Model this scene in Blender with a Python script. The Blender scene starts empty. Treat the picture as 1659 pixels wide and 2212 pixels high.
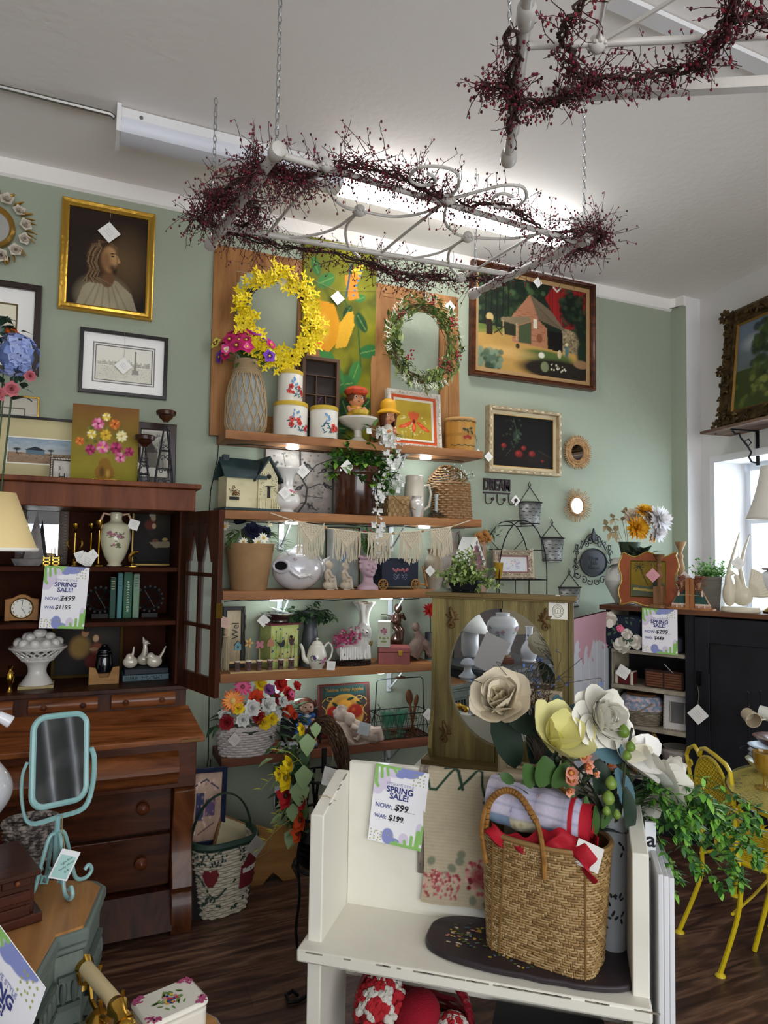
import bpy, math, random
import numpy as np
from mathutils import Vector as V, Matrix, Euler
PI=math.pi;cos,sin=math.cos,math.sin
class RR(random.Random): U=random.Random.uniform
sc=bpy.context.scene;COL=sc.collection
# ---------------- camera ----------------
F,yaw,pitch,roll=1491.233,.41022965,.05803425,.01599693
CX,CY=829.5,1106.0
_f=V((sin(yaw)*cos(pitch),cos(yaw)*cos(pitch),sin(pitch)))
_r0=V((cos(yaw),-sin(yaw),0));_u0=_r0.cross(_f)
_r=_r0*cos(roll)+_u0*sin(roll);_u=_u0*cos(roll)-_r0*sin(roll)
O=V((0,0,1.6))
cam=bpy.data.objects.new('camera',bpy.data.cameras.new('camera'));COL.objects.link(cam)
cam.matrix_world=Matrix(((_r.x,_u.x,-_f.x,O.x),(_r.y,_u.y,-_f.y,O.y),(_r.z,_u.z,-_f.z,O.z),(0,0,0,1)))
cam.data.sensor_fit='VERTICAL';cam.data.sensor_height=36;cam.data.lens=F/2212*36;cam.data.clip_start=.02
sc.camera=cam
# ---------------- light ----------------
sc.view_settings.view_transform='Standard';sc.view_settings.look='None';sc.view_settings.gamma=1
sc.view_settings.exposure=0.12;sc.view_settings.use_curve_mapping=False
WORLD_STRENGTH=1.9;SHOP_WIN=105;SIDE_WIN=27;TUBE=14;PUCK=1.0
w=bpy.data.worlds.new('world');sc.world=w;w.use_nodes=True
w.node_tree.nodes['Background'].inputs[0].default_value=(.80,.90,1,1)
w.node_tree.nodes['Background'].inputs[1].default_value=WORLD_STRENGTH
def area(name,loc,target,sx,sy,power,col=(1,1,1)):
 l=bpy.data.lights.new(name,'AREA');l.shape='RECTANGLE';l.size=sx;l.size_y=sy;l.energy=power;l.color=col
 o=bpy.data.objects.new(name,l);COL.objects.link(o);o.location=loc
 o.rotation_euler=(V(target)-V(loc)).to_track_quat('-Z','Y').to_euler();return o
area('shop_window_light',(1.0,-3.2,1.5),(1.2,3,2.6),4.5,2.2,SHOP_WIN,(1,.97,.93))
def ray(px,py): return _f+_r*((px-CX)/F)-_u*((py-CY)/F)
def _ax(px,py,a,c): d=ray(px,py);return O+d*((c-O[a])/d[a])
def ay(px,py,Y): return _ax(px,py,1,Y)
def az(px,py,z): return _ax(px,py,2,z)
def ad(px,py,dep): return O+ray(px,py)*dep
def hd(px,py,X,Y):
 d=ray(px,py);return 1.6+d.z*math.hypot(X,Y)/math.hypot(d.x,d.y)
# ---------------- materials ----------------
def H(h):
 if not isinstance(h,str): return tuple(h)
 c=[int(h[i:i+2],16)/255 for i in (0,2,4)]
 return tuple(x/12.92 if x<=.04045 else ((x+.055)/1.055)**2.4 for x in c)
_M={}
def mat(col,rough=.55,metal=0,var=None,bump=None,trans=0,coat=0,emit=0,sub=0,ior=1.45,stretch=None,alpha=1,spec=.4):
 key=(str(col),rough,metal,str(var),str(bump),trans,coat,emit,sub,str(stretch),alpha,spec)
 if key in _M: return _M[key]
 m=bpy.data.materials.new('m%d'%len(_M));_M[key]=m;m.use_nodes=True
 N=m.node_tree.nodes;L=m.node_tree.links;b=N['Principled BSDF']
 c=H(col);b.inputs['Base Color'].default_value=(*c,1);b.inputs['Roughness'].default_value=rough
 b.inputs['Metallic'].default_value=metal;b.inputs['Specular IOR Level'].default_value=spec;b.inputs['Transmission Weight'].default_value=trans
 b.inputs['Coat Weight'].default_value=coat;b.inputs['Coat Roughness'].default_value=.08;b.inputs['IOR'].default_value=ior
 b.inputs['Subsurface Weight'].default_value=sub;b.inputs['Alpha'].default_value=alpha
 if emit: b.inputs['Emission Color'].default_value=(*c,1);b.inputs['Emission Strength'].default_value=emit
 if var or bump:
  tc=N.new('ShaderNodeTexCoord');mp=N.new('ShaderNodeMapping');L.new(tc.outputs['Object'],mp.inputs['Vector'])
  if stretch: mp.inputs['Scale'].default_value=stretch
 if var:   # (colour2, scale, low, high)
  n=N.new('ShaderNodeTexNoise');n.inputs['Scale'].default_value=var[1];n.inputs['Detail'].default_value=6
  n.inputs['Roughness'].default_value=.6;n.inputs['Distortion'].default_value=var[4] if len(var)>4 else 0
  L.new(mp.outputs['Vector'],n.inputs['Vector'])
  r=N.new('ShaderNodeValToRGB');r.color_ramp.elements[0].position=var[2];r.color_ramp.elements[1].position=var[3]
  r.color_ramp.elements[0].color=(*c,1);r.color_ramp.elements[1].color=(*H(var[0]),1)
  L.new(n.outputs['Fac'],r.inputs['Fac']);L.new(r.outputs['Color'],b.inputs['Base Color'])
 if bump:  # (scale, strength)
  n2=N.new('ShaderNodeTexNoise');n2.inputs['Scale'].default_value=bump[0];n2.inputs['Detail'].default_value=5
  L.new(mp.outputs['Vector'],n2.inputs['Vector'])
  bp=N.new('ShaderNodeBump');bp.inputs['Strength'].default_value=bump[1];bp.inputs['Distance'].default_value=.01
  L.new(n2.outputs['Fac'],bp.inputs['Height']);L.new(bp.outputs['Normal'],b.inputs['Normal'])
 return m
def wood(c1,c2,ax='x',scale=9,rough=.45,coat=0,lo=.35,hi=.65,dist=1.2):
 s={'x':(.12,1,1),'y':(1,.12,1),'z':(1,1,.12)}[ax]
 return mat(c1,rough,var=(c2,scale,lo,hi,dist),bump=(scale*3,.12),stretch=s,coat=coat*.5,spec=.22)
def pmat():
 if 'pm' in _M: return _M['pm']
 m=bpy.data.materials.new('painted');_M['pm']=m;m.use_nodes=True;N=m.node_tree.nodes
 a=N.new('ShaderNodeAttribute');a.attribute_name='Col';m.node_tree.links.new(a.outputs['Color'],N['Principled BSDF'].inputs['Base Color'])
 N['Principled BSDF'].inputs['Roughness'].default_value=.6;N['Principled BSDF'].inputs['Specular IOR Level'].default_value=.2;return m
GLASS=lambda:mat('f4fbfb',.02,trans=1,ior=1.1)
MIRROR=lambda:mat('e8ecec',.01,metal=1)
WHITE='eeebe4';CERAM=dict(rough=.12,coat=.6)
def gold(): return mat('b08a3c',.3,metal=1,bump=(60,.3))
def brass(): return mat('b7903f',.22,metal=1)
def iron(): return mat('15151a',.45,metal=.3)
# ---------------- mesh builder ----------------
class MB:
 def __init__(s): s.v=[];s.f=[];s.m=[];s.X=None
 def add(s,vs,fs,m=0):
  n=len(s.v)
  s.v+= [tuple(s.X@V(v)) for v in vs] if s.X is not None else [tuple(v) for v in vs]
  s.f+=[tuple(n+i for i in f) for f in fs];s.m+=[m]*len(fs);return s
 def box(s,x0,y0,z0,x1,y1,z1,m=0):
  return s.add([(x0,y0,z0),(x1,y0,z0),(x1,y1,z0),(x0,y1,z0),(x0,y0,z1),(x1,y0,z1),(x1,y1,z1),(x0,y1,z1)],
          [(0,3,2,1),(4,5,6,7),(0,1,5,4),(1,2,6,5),(2,3,7,6),(3,0,4,7)],m)
 def cb(s,c,d,m=0,rot=None):
  vs=[V((sx*d[0]/2,sy*d[1]/2,sz*d[2]/2)) for sz in(-1,1) for sx,sy in((-1,-1),(1,-1),(1,1),(-1,1))]
  if rot is not None: R=Euler(rot).to_matrix();vs=[R@v for v in vs]
  return s.add([v+V(c) for v in vs],[(0,3,2,1),(4,5,6,7),(0,1,5,4),(1,2,6,5),(2,3,7,6),(3,0,4,7)],m)
 def La(s,prof,c=(0,0,0),n=28,m=0,sx=1,sy=1,fn=None,cap=True):
  vs=[];fs=[];k=len(prof)
  for i in range(n):
   a=2*PI*i/n
   for r,z in prof:
    q=fn(a,r,z) if fn else r
    vs.append((c[0]+q*cos(a)*sx,c[1]+q*sin(a)*sy,c[2]+z))
  for i in range(n):
   j=(i+1)%n
   for t in range(k-1): fs.append((i*k+t,j*k+t,j*k+t+1,i*k+t+1))
  if cap:
   if prof[0][0]>1e-4: fs.append(tuple(i*k for i in reversed(range(n))))
   if prof[-1][0]>1e-4: fs.append(tuple(i*k+k-1 for i in range(n)))
  return s.add(vs,fs,m)
 def tu(s,pts,r,n=6,m=0,closed=False,flat=1):
  pts=[V(p) for p in pts];K=len(pts);vs=[];fs=[]
  up=None
  for i,p in enumerate(pts):
   t=(pts[(i+1)%K]-pts[i-1]) if closed else (pts[min(i+1,K-1)]-pts[max(i-1,0)])
   if t.length<1e-9: t=V((0,0,1))
   t.normalize()
   if up is None: up=V((0,0,1)) if abs(t.z)<.9 else V((1,0,0))
   a=t.cross(up)
   if a.length<1e-4: a=t.cross(V((0,1,0)))
   a.normalize();b=a.cross(t);up=b
   rr=r[i] if isinstance(r,(list,tuple)) else r
   for j in range(n):
    th=2*PI*j/n;vs.append(p+a*cos(th)*rr+b*sin(th)*rr*flat)
  for i in range(K if closed else K-1):
   i2=(i+1)%K
   for j in range(n): fs.append((i*n+j,i*n+(j+1)%n,i2*n+(j+1)%n,i2*n+j))
  if not closed: fs+= [tuple(reversed(range(n))),tuple((K-1)*n+j for j in range(n))]
  return s.add(vs,fs,m)
 def cyl(s,a,b,r0,r1=None,n=16,m=0):
  return s.tu([a,b],[r0,r0 if r1 is None else r1],n,m)
 def ell(s,c,r,n=12,k=8,m=0,rot=None,fn=None):
  vs=[];fs=[];R=Euler(rot).to_matrix() if rot else None
  if not isinstance(r,(list,tuple)): r=(r,r,r)
  for i in range(1,k):
   ph=PI*i/k
   for j in range(n):
    th=2*PI*j/n;d=V((sin(ph)*cos(th),sin(ph)*sin(th),cos(ph)))
    q=1+(fn(d) if fn else 0);v=V((d.x*r[0]*q,d.y*r[1]*q,d.z*r[2]*q));vs.append(v)
  vs+= [V((0,0,r[2])),V((0,0,-r[2]))]
  if R: vs=[R@v for v in vs]
  vs=[v+V(c) for v in vs]
  for i in range(k-2):
   for j in range(n): fs.append((i*n+j,(i+1)*n+j,(i+1)*n+(j+1)%n,i*n+(j+1)%n))
  T=len(vs)-2
  for j in range(n): fs.append((T,j,(j+1)%n));fs.append((T+1,(k-2)*n+(j+1)%n,(k-2)*n+j))
  return s.add(vs,fs,m)
 def prism(s,o,y0,y1,m=0):   # outline in XZ (CCW seen from -Y), extruded in Y
  n=len(o);vs=[(x,y0,z) for x,z in o]+[(x,y1,z) for x,z in o]
  return s.add(vs,[tuple(range(n)),tuple(reversed(range(n,2*n)))]+[(i,i+n,(i+1)%n+n,(i+1)%n) for i in range(n)],m)
 def prismx(s,o,x0,x1,m=0):  # outline in YZ extruded in X
  n=len(o);vs=[(x0,y,z) for y,z in o]+[(x1,y,z) for y,z in o]
  return s.add(vs,[tuple(reversed(range(n))),tuple(range(n,2*n))]+[(i,(i+1)%n,(i+1)%n+n,i+n) for i in range(n)],m)
 def prismz(s,o,z0,z1,m=0):
  n=len(o);vs=[(x,y,z0) for x,y in o]+[(x,y,z1) for x,y in o]
  return s.add(vs,[tuple(reversed(range(n))),tuple(range(n,2*n))]+[(i,(i+1)%n,(i+1)%n+n,i+n) for i in range(n)],m)
 def frame(s,w,h,loops,c=(0,0,0),m=0,oval=0,ms=None):  # mitred frame, loops=[(inset,y)], centre c
  K=len(loops);vs=[];
  def ring(d):
   if oval: return [((w/2-d)*cos(2*PI*i/oval),(h/2-d)*sin(2*PI*i/oval)) for i in range(oval)]
   a,b=w/2-d,h/2-d;return [(-a,-b),(a,-b),(a,b),(-a,b)]
  n=oval or 4
  for d,y in loops: vs+=[(c[0]+x,c[1]+y,c[2]+z) for x,z in ring(d)]
  for k in range(K-1):
   s.add([vs[k*n+i] for i in range(n)]+[vs[(k+1)*n+i] for i in range(n)],
                  [(i,(i+1)%n,(i+1)%n+n,i+n) for i in range(n)],ms[k] if ms else m)
  return s
 def disc(s,c,nrm,r,m=0,n=8,ry=None,ang=0):
  nrm=V(nrm).normalized();a=nrm.cross(V((0,0,1)))
  if a.length<.01: a=V((1,0,0))
  a.normalize();b=nrm.cross(a)*-1;ry=ry or r;c=V(c);vs=[]
  for i in range(n):
   t=2*PI*i/n;x,y=r*cos(t),ry*sin(t);x,y=x*cos(ang)-y*sin(ang),x*sin(ang)+y*cos(ang)
   vs.append(c+a*x+b*y)
  return s.add(vs,[tuple(range(n))],m)
 def text(s,t,size,c,m=0,bold=0,rot=None,extr=.0006,shear=0,align='CENTER'):  # faces -Y
  cu=bpy.data.curves.new('t','FONT');cu.body=t;cu.size=size;cu.align_x=align;cu.align_y='CENTER'
  cu.extrude=extr;cu.offset=bold;cu.shear=shear;cu.resolution_u=3
  o=bpy.data.objects.new('t',cu);me=bpy.data.meshes.new_from_object(o)
  R=Matrix.Translation(V(c))@(Euler(rot).to_matrix().to_4x4() if rot else Matrix())@Matrix.Rotation(PI/2,4,'X')
  s.add([R@v.co for v in me.vertices],[tuple(p.vertices) for p in me.polygons],m)
  bpy.data.objects.remove(o);bpy.data.curves.remove(cu);bpy.data.meshes.remove(me);return s
 def leaf(s,p,d,L,W,m=0,bend=.3,up=None,fold=.15,seg=3):
  p=V(p);d=V(d).normalized();up=V(up) if up is not None else V((0,0,1))
  a=d.cross(up)
  if a.length<.05: a=d.cross(V((1,.3,0)))
  a.normalize();nn=a.cross(d).normalized();vs=[];fs=[]
  for i in range(seg+1):
   t=i/seg;w=(W*sin(PI*min(.97,.06+.94*t)**.8)*.5 if 0<i<seg else W*.04) if seg<6 else W*.5*sin(PI*(.05+.84*t))**.75*(.45 if i==seg else 1)
   q=p+d*(L*t)-nn*(bend*L*t*t)
   vs+=[q-a*w+nn*(fold*w),q,q+a*w+nn*(fold*w)]
  for i in range(seg):
   b=3*i;fs+=[(b,b+1,b+4,b+3),(b+1,b+2,b+5,b+4)]
  return s.add(vs,fs,m)
 def B(s,name,mats,parent=None,smooth=True,bevel=0,loc=None,rot=None,label=None,ang=40,solid=0):
  me=bpy.data.meshes.new(name);me.from_pydata(s.v,[],s.f)
  if not isinstance(mats,(list,tuple)): mats=[mats]
  for x in mats: me.materials.append(x)
  if len(mats)>1: me.polygons.foreach_set('material_index',s.m)
  if smooth: me.polygons.foreach_set('use_smooth',[True]*len(me.polygons));me.set_sharp_from_angle(angle=math.radians(ang))
  me.update()
  o=bpy.data.objects.new(name,me);COL.objects.link(o)
  if parent: o.parent=parent
  if loc is not None: o.location=loc
  if rot is not None: o.rotation_euler=rot
  if label: o['label']=label
  if solid:
   md=o.modifiers.new('solid','SOLIDIFY');md.thickness=solid
  if bevel:
   md=o.modifiers.new('bevel','BEVEL');md.width=bevel;md.segments=2;md.limit_method='ANGLE';md.angle_limit=math.radians(50)
  return o
def thing(name,label,cat,loc=(0,0,0),rz=0,group=None,rx=0):
 o=bpy.data.objects.new(name,None);COL.objects.link(o);o.empty_display_size=.02
 o.location=loc;o.rotation_euler=(rx,0,rz);o['label']=label;o['category']=cat
 if group: o['group']=group
 return o
def tag(o,label,cat,group=None):
 o['label']=label;o['category']=cat
 if group: o['group']=group
 return o
def struct(name,mb,m,**k):
 o=mb.B(name,m,**k);o['kind']='structure';return o
def copy_tree(o,parent=None,**kw):
 c=o.copy();COL.objects.link(c);c.parent=parent
 for ch in o.children: copy_tree(ch,c)
 for k,v in kw.items(): c[k]=v
 return c
def inst(proto,parent,p,d,scale=1,spin=0):
 o=proto.copy();COL.objects.link(o);o.parent=parent
 q=V(d).normalized().to_track_quat('Z','Y').to_matrix().to_4x4()
 s=scale if isinstance(scale,(tuple,list)) else (scale,)*3
 o.matrix_local=Matrix.Translation(V(p))@q@Matrix.Rotation(spin,4,'Z')@Matrix.Diagonal((*s,1));return o
def fit(x0,x1,yt,yb,Y,zb=None):
 xc=(x0+x1)/2;a=ay(x0,yb,Y);b=ay(x1,yb,Y);t=ay(xc,yt,Y);q=ay(xc,yb,Y)
 dep=(q-O).dot(_f);z=q.z if zb is None else zb
 return V(((a.x+b.x)/2,Y,z)), abs(b.x-a.x), t.z-q.z, (x1-x0)*dep/F
# ---------------- painted pictures: canvas (u right, v up, 0..1) ----------------
class Canvas:
 def __init__(s,nx,ny,top,bot=None):
  s.nx,s.ny=nx,ny;s.U,s.V=np.meshgrid(np.linspace(0,1,nx),np.linspace(0,1,ny))
  t=np.array(H(top));b=np.array(H(bot or top));s.A=b+(t-b)*s.V[...,None];s.asp=nx/ny
  s.rng=np.random.RandomState(3)
 def put(s,mask,c,a=1):
  a=mask*a;s.A=s.A*(1-a[...,None])+np.array(H(c))*a[...,None];return s
 def ell(s,u,v,ru,rv,c,a=1,rot=0,soft=.15):
  dx=(s.U-u)*s.asp;dy=s.V-v;x=dx*cos(rot)+dy*sin(rot);y=-dx*sin(rot)+dy*cos(rot)
  d=np.sqrt((x/(ru*s.asp))**2+(y/rv)**2);return s.put(np.clip((1-d)/soft,0,1),c,a)
 def poly(s,pts,c,a=1):
  m=np.zeros_like(s.U,bool);n=len(pts)
  for i in range(n):
   x0,y0=pts[i];x1,y1=pts[(i+1)%n]
   if y0==y1: continue
   k=((s.V>=min(y0,y1))&(s.V<max(y0,y1))&(s.U<x0+(s.V-y0)*(x1-x0)/(y1-y0)));m^=k
  return s.put(m.astype(float),c,a)
 def line(s,pts,w,c,a=1):
  for (x0,y0),(x1,y1) in zip(pts,pts[1:]):
   dx,dy=(x1-x0)*s.asp,y1-y0;L=dx*dx+dy*dy+1e-9
   t=np.clip(((s.U-x0)*s.asp*dx+(s.V-y0)*dy)/L,0,1)
   d=np.hypot((s.U-x0)*s.asp-t*dx,s.V-y0-t*dy);s.put(np.clip((w-d)/(w*.4),0,1),c,a)
  return s
 def spots(s,n,u0,u1,v0,v1,r,cols,a=.9,asp=1):
  for _ in range(n):
   q=s.rng.uniform(.5,1)*r;s.ell(s.rng.uniform(u0,u1),s.rng.uniform(v0,v1),q/s.asp*asp,q,cols[s.rng.randint(len(cols))],a,s.rng.uniform(0,3),.4)
  return s
 def noise(s,amt=.1,k=6):
  g=s.rng.rand(k+2,k+2);ui=s.U*k;vi=s.V*k;i=ui.astype(int);j=vi.astype(int);fu=ui-i;fv=vi-j
  n=g[j,i]*(1-fu)*(1-fv)+g[j,i+1]*fu*(1-fv)+g[j+1,i]*(1-fu)*fv+g[j+1,i+1]*fu*fv
  s.A*=(1+amt*(n[...,None]*2-1)+amt*.5*(s.rng.rand(s.ny,s.nx,1)*2-1));return s
 def B(s,name,w,h,parent,fn=None,m=None,c=(0,0,0),label=None,thick=0):
  nx,ny=s.nx,s.ny;U=s.U.ravel()-.5;V=s.V.ravel()
  if fn: co=np.array([fn(u,v) for u,v in zip(s.U.ravel(),s.V.ravel())])
  else: co=np.stack([U*w+c[0],np.full_like(U,c[1]),(V-.5)*h+c[2]],1)
  idx=np.arange(nx*ny).reshape(ny,nx)
  q=np.stack([idx[:-1,:-1],idx[:-1,1:],idx[1:,1:],idx[1:,:-1]],-1).reshape(-1,4)
  me=bpy.data.meshes.new(name);me.from_pydata(co.tolist(),[],q.tolist());me.materials.append(m or pmat())
  at=me.attributes.new('Col','FLOAT_COLOR','POINT');buf=np.ones((nx*ny,4),np.float32);buf[:,:3]=np.clip(s.A.reshape(-1,3),0,1);at.data.foreach_set('color',buf.ravel())
  me.polygons.foreach_set('use_smooth',[True]*len(me.polygons));me.update()
  o=bpy.data.objects.new(name,me);COL.objects.link(o);o.parent=parent
  if label: o['label']=label
  return o
def PT(parent,p,size=.035,rz=0,rx=0,col='f2efe9',string=.04,tilt=PI/4):
 mb=MB();R=Euler((rx,tilt,rz)).to_matrix();h=size/2
 vs=[V(p)+R@V((x,y,z)) for y in(-.0006,.0006) for x,z in((-h,-h),(h,-h),(h,h),(-h,h))]
 mb.add(vs,[(0,1,2,3),(7,6,5,4),(0,4,5,1),(1,5,6,2),(2,6,7,3),(3,7,4,0)])
 for k in range(3):
  a=V(p)+R@V((-h*.5,-.0012,h*(.3-.3*k)));b=V(p)+R@V((h*.5,-.0012,h*(.3-.3*k)))
  mb.tu([a,b],.0004,3,1)
 if string:
  top=V(p)+V((0,0,size*.68));mb.tu([top,top+V((.004,0,string*.5)),top+V((0,0,string))],.0008,4,2)
 return mb.B('price_tag',[mat(col,.7),mat('777777'),mat('a89878')],parent,smooth=False)
def mitred(mb,w,h,fw,dep,c=(0,0,0),m=0,style=0):
 if style==0: L=[(0,dep),(0,0),(fw*.15,-.003),(fw*.5,.004),(fw*.8,-.001),(fw,.004),(fw,dep*.7)]
 elif style==1: L=[(0,dep),(0,0),(fw*.1,-.002),(fw*.9,-.002),(fw,0),(fw,dep*.7)]
 else: L=[(0,dep),(0,0),(fw*.2,-.012),(fw*.45,-.006),(fw*.7,.004),(fw*.85,-.002),(fw,.006),(fw,dep*.8)]
 return mb.frame(w,h,L,c,m)
def picture(name,label,cat,box,Y,fw,fm,cv,lean=0,mats=None,dep=.02,style=0,zb=None,rz=0,tags=None,group=None,hang=True):
 """framed picture;mats=[(width,colour)...] mat boards outside-in"""
 loc,w,h,_=fit(*box,Y,zb);
 if rz or lean: pass
 t=thing(name,label,cat,loc-V((0,dep,0)),rz,group,rx=-lean);c=(0,0,h/2)
 mitred(MB(),w,h,fw,dep,c,0,style).B('frame',fm,t)
 MB().box(-w/2+.004,dep*.85,.004,w/2-.004,dep-.001,h-.004).B('backing',mat('3a2c20'),t)
 iw,ih=w-2*fw,h-2*fw;yy=dep*.55
 for k,(mw,mc) in enumerate(mats or []):
  mb=MB();mb.frame(iw,ih,[(0,yy),(mw,yy),(mw,yy+.0015)],c);mb.B('mat_board',mat(mc,.9),t,smooth=False);iw-=2*mw;ih-=2*mw;yy+=.0005
 cv.B('artwork',iw,ih,t,c=(0,yy+.0012,h/2))
 for p in tags or []: PT(t,((p[0]-.5)*w,-.012,p[1]*h),p[2],string=max(.03,h*(1-p[1])-p[2]*.7))
 return t,w,h

def rem(o,vox=.004,it=4):
 m=o.modifiers.new('remesh','REMESH');m.mode='VOXEL';m.voxel_size=vox;m.use_smooth_shade=True
 s=o.modifiers.new('smooth','SMOOTH');s.iterations=it;s.factor=.5;return o
def proto(name,mb,mats,**k):
 o=mb.B(name,mats,**k);COL.objects.unlink(o);return o
def sph(a,el): return V((cos(a)*cos(el),sin(a)*cos(el),sin(el)))
def flower(layers,center=None,seg=3,fold=.15,jit=.12,seed=1):
 mb=MB();R=RR(seed)
 for n,L,el,W,b,m in layers:
  o=R.U(0,6)
  for k in range(n):
   a=o+2*PI*k/n+R.U(-jit,jit);e=el+R.U(-jit,jit)
   mb.leaf((0,0,0),sph(a,e),L*R.U(.9,1.06),W,m,b,(0,0,1) if e<1.2 else (-cos(a),-sin(a),.2),fold,seg)
 if center: mb.ell((0,0,center[1]),(center[0],center[0],center[0]*.6),8,5,center[2])
 return mb
def leaves(mb,pts,n,L,W,m=(0,),spread=.02,R=None,up=.3,bend=.3,out=None):
 R=R or RR(4)
 for _ in range(n):
  i=R.randrange(len(pts));p=V(pts[i])+V((R.U(-1,1),R.U(-1,1),R.U(-1,1)))*spread
  d=V((R.U(-1,1),R.U(-1,1),R.U(-1,1)+up))
  if out is not None: d=d*.6+(p-V(out)).normalized()
  q=R.U(.7,1.15);mb.leaf(p,d,L*q,W*q,m[R.randrange(len(m))],bend)
def curve(p,d,L,sag=.3,n=6,R=None,j=.15):
 R=R or random;p=V(p);d=V(d).normalized();out=[p.copy()]
 for i in range(n):
  d=(d+V((R.U(-j,j),R.U(-j,j),R.U(-j,j)-sag/n*1.0))).normalized();p=p+d*(L/n);out.append(p.copy())
 return out
def wicker(mb,rows,h,rad,n=26,r=.004,m=0,sx=1,sy=1,z0=0,amp=None,c=(0,0,0),cx=None,rot=0):
 """woven rows between uprights;rad(z01)->radius;cx(z01) superellipse power"""
 amp=amp or r*.9
 for i in range(rows):
  t=(i+.5)/rows;R_=rad(t);pts=[]
  for k in range(n*4):
   a=2*PI*k/(n*4);q=R_+amp*sin(n*a/1.0*.5+PI*(i%2))
   x,y=cos(a),sin(a)
   if cx: e=cx;x,y=math.copysign(abs(x)**e,x),math.copysign(abs(y)**e,y)
   pts.append((c[0]+q*x*sx,c[1]+q*y*sy,c[2]+z0+h*t))
  mb.tu(pts,h/rows*.56 if r is None else r,4,m,closed=True)
 return mb
def stakes(mb,h,rad,n,r,m=0,sx=1,sy=1,c=(0,0,0),cx=None):
 for k in range(n):
  a=2*PI*k/n;x,y=cos(a),sin(a)
  if cx: x,y=math.copysign(abs(x)**cx,x),math.copysign(abs(y)**cx,y)
  mb.tu([(c[0]+rad(t)*x*sx,c[1]+rad(t)*y*sy,c[2]+h*t) for t in(0,.33,.66,1)],r,4,m)
def motif(mb,surf,a,z,s,cols,seed=1,n=5):
 """painted spray of flowers lying on a surface;surf(a,z)->(pos,normal);cols=(petal,petal2,leaf,centre) slots"""
 R=RR(seed);k=0
 for _ in range(n*3):
  da,dz=R.U(-1,1)*s,R.U(-1,.7)*s;p,nn=surf(a+da,z+dz*.8);k+=1
  mb.disc(p+nn*(.0006+.00003*k),nn,s*.32,cols[2],6,s*.10,R.U(-1,1))
 for j in range(n):
  da,dz=R.U(-.8,.8)*s,R.U(-.5,.6)*s;q=s*R.U(.22,.4)
  for i in range(5):
   an=i*1.256;p,nn=surf(a+da+cos(an)*q*.6,z+dz+sin(an)*q*.6);k+=1;mb.disc(p+nn*(.001+.00003*k),nn,q*.55,cols[j%2],6)
  p,nn=surf(a+da,z+dz);mb.disc(p+nn*(.0016+.00003*k),nn,q*.3,cols[3],6)
def cylsurf(R,c=(0,0,0),sy=1):
 def f(u,z):   # u in metres round the front
  a=u/R;n=V((sin(a),-cos(a),0));return V(c)+n*R+V((0,0,z)),n
 return f
def latsurf(prof):
 def f(u,z):
  z=max(prof[0][1],min(prof[-1][1],z));r=prof[0][0];sl=0
  for (r0,z0),(r1,z1) in zip(prof,prof[1:]):
   if z0<=z<=z1 and z1>z0: t=(z-z0)/(z1-z0);r=r0+(r1-r0)*t;sl=(r0-r1)/(z1-z0)
  a=u/max(r,.01);n=V((sin(a),-cos(a),0));return n*(r+.0015)+V((0,0,z)),(n+V((0,0,sl))).normalized()
 return f
def SM(pr,n=4):
 out=[]
 for i in range(len(pr)-1):
  p0=pr[max(i-1,0)];p1=pr[i];p2=pr[i+1];p3=pr[min(i+2,len(pr)-1)]
  for k in range(n):
   t=k/n;out.append(tuple(.5*(2*b+(c-a)*t+(2*a-5*b+4*c-d)*t*t+(3*b-a-3*c+d)*t**3) for a,b,c,d in zip(p0,p1,p2,p3)))
 out.append(pr[-1]);return [(max(0,a[0]),a[1]) if len(a)==2 else a for a in out]
def Wb(root):
 mb=MB();mb.X=(Matrix.Translation(root.location)@root.rotation_euler.to_matrix().to_4x4()).inverted();return mb
D=3.65;CZ=3.44
C0=ay(1448,650,D);C0=V((C0.x,D,0))
dg=V((.358,-.934,0));C1=C0+dg*.16
def pxof(P): d=V(P)-O;return CX+F*d.dot(_r)/d.dot(_f)
for i in range(60):
 C1=C0+dg*(.02+.01*i)
 if pxof(V((C1.x,C1.y,1.8)))>=1484: break
C2=C1.copy()
while pxof(V((C2.x,C2.y,1.8)))<1516: C2.x+=.005
RA=V((-.16,-.987,0));RN=V((-.987,.16,0))       # right wall: along, and into the room
def arw(px,py,off=0):
 d=ray(px,py);P0=C2+RN*off;return O+d*((P0-O).dot(RN)/d.dot(RN))
def rs(P): return (P-C2).dot(RA)
# ---- floor ----
fm=bpy.data.materials.new('floor_planks');fm.use_nodes=True;N=fm.node_tree.nodes;L=fm.node_tree.links
tc=N.new('ShaderNodeTexCoord');br=N.new('ShaderNodeTexBrick');L.new(tc.outputs['Object'],br.inputs['Vector'])
br.inputs['Scale'].default_value=1;br.inputs['Brick Width'].default_value=1.22;br.inputs['Row Height'].default_value=.155
br.inputs['Mortar Size'].default_value=.0018;br.inputs['Color1'].default_value=(.35,.35,.35,1);br.inputs['Color2'].default_value=(1,1,1,1);br.inputs['Mortar'].default_value=(.1,.1,.1,1);br.inputs['Bias'].default_value=0
mp=N.new('ShaderNodeMapping');mp.inputs['Scale'].default_value=(1.3,9,1);L.new(tc.outputs['Object'],mp.inputs['Vector'])
ns=N.new('ShaderNodeTexNoise');ns.inputs['Scale'].default_value=2.2;ns.inputs['Detail'].default_value=8;ns.inputs['Distortion'].default_value=1.6;L.new(mp.outputs['Vector'],ns.inputs['Vector'])
rp=N.new('ShaderNodeValToRGB');e=rp.color_ramp.elements;e[0].position=.33;e[0].color=(*H('33201a'),1);e[1].position=.72;e[1].color=(*H('8a6852'),1);q=e.new(.5);q.color=(*H('573a2e'),1)
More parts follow.
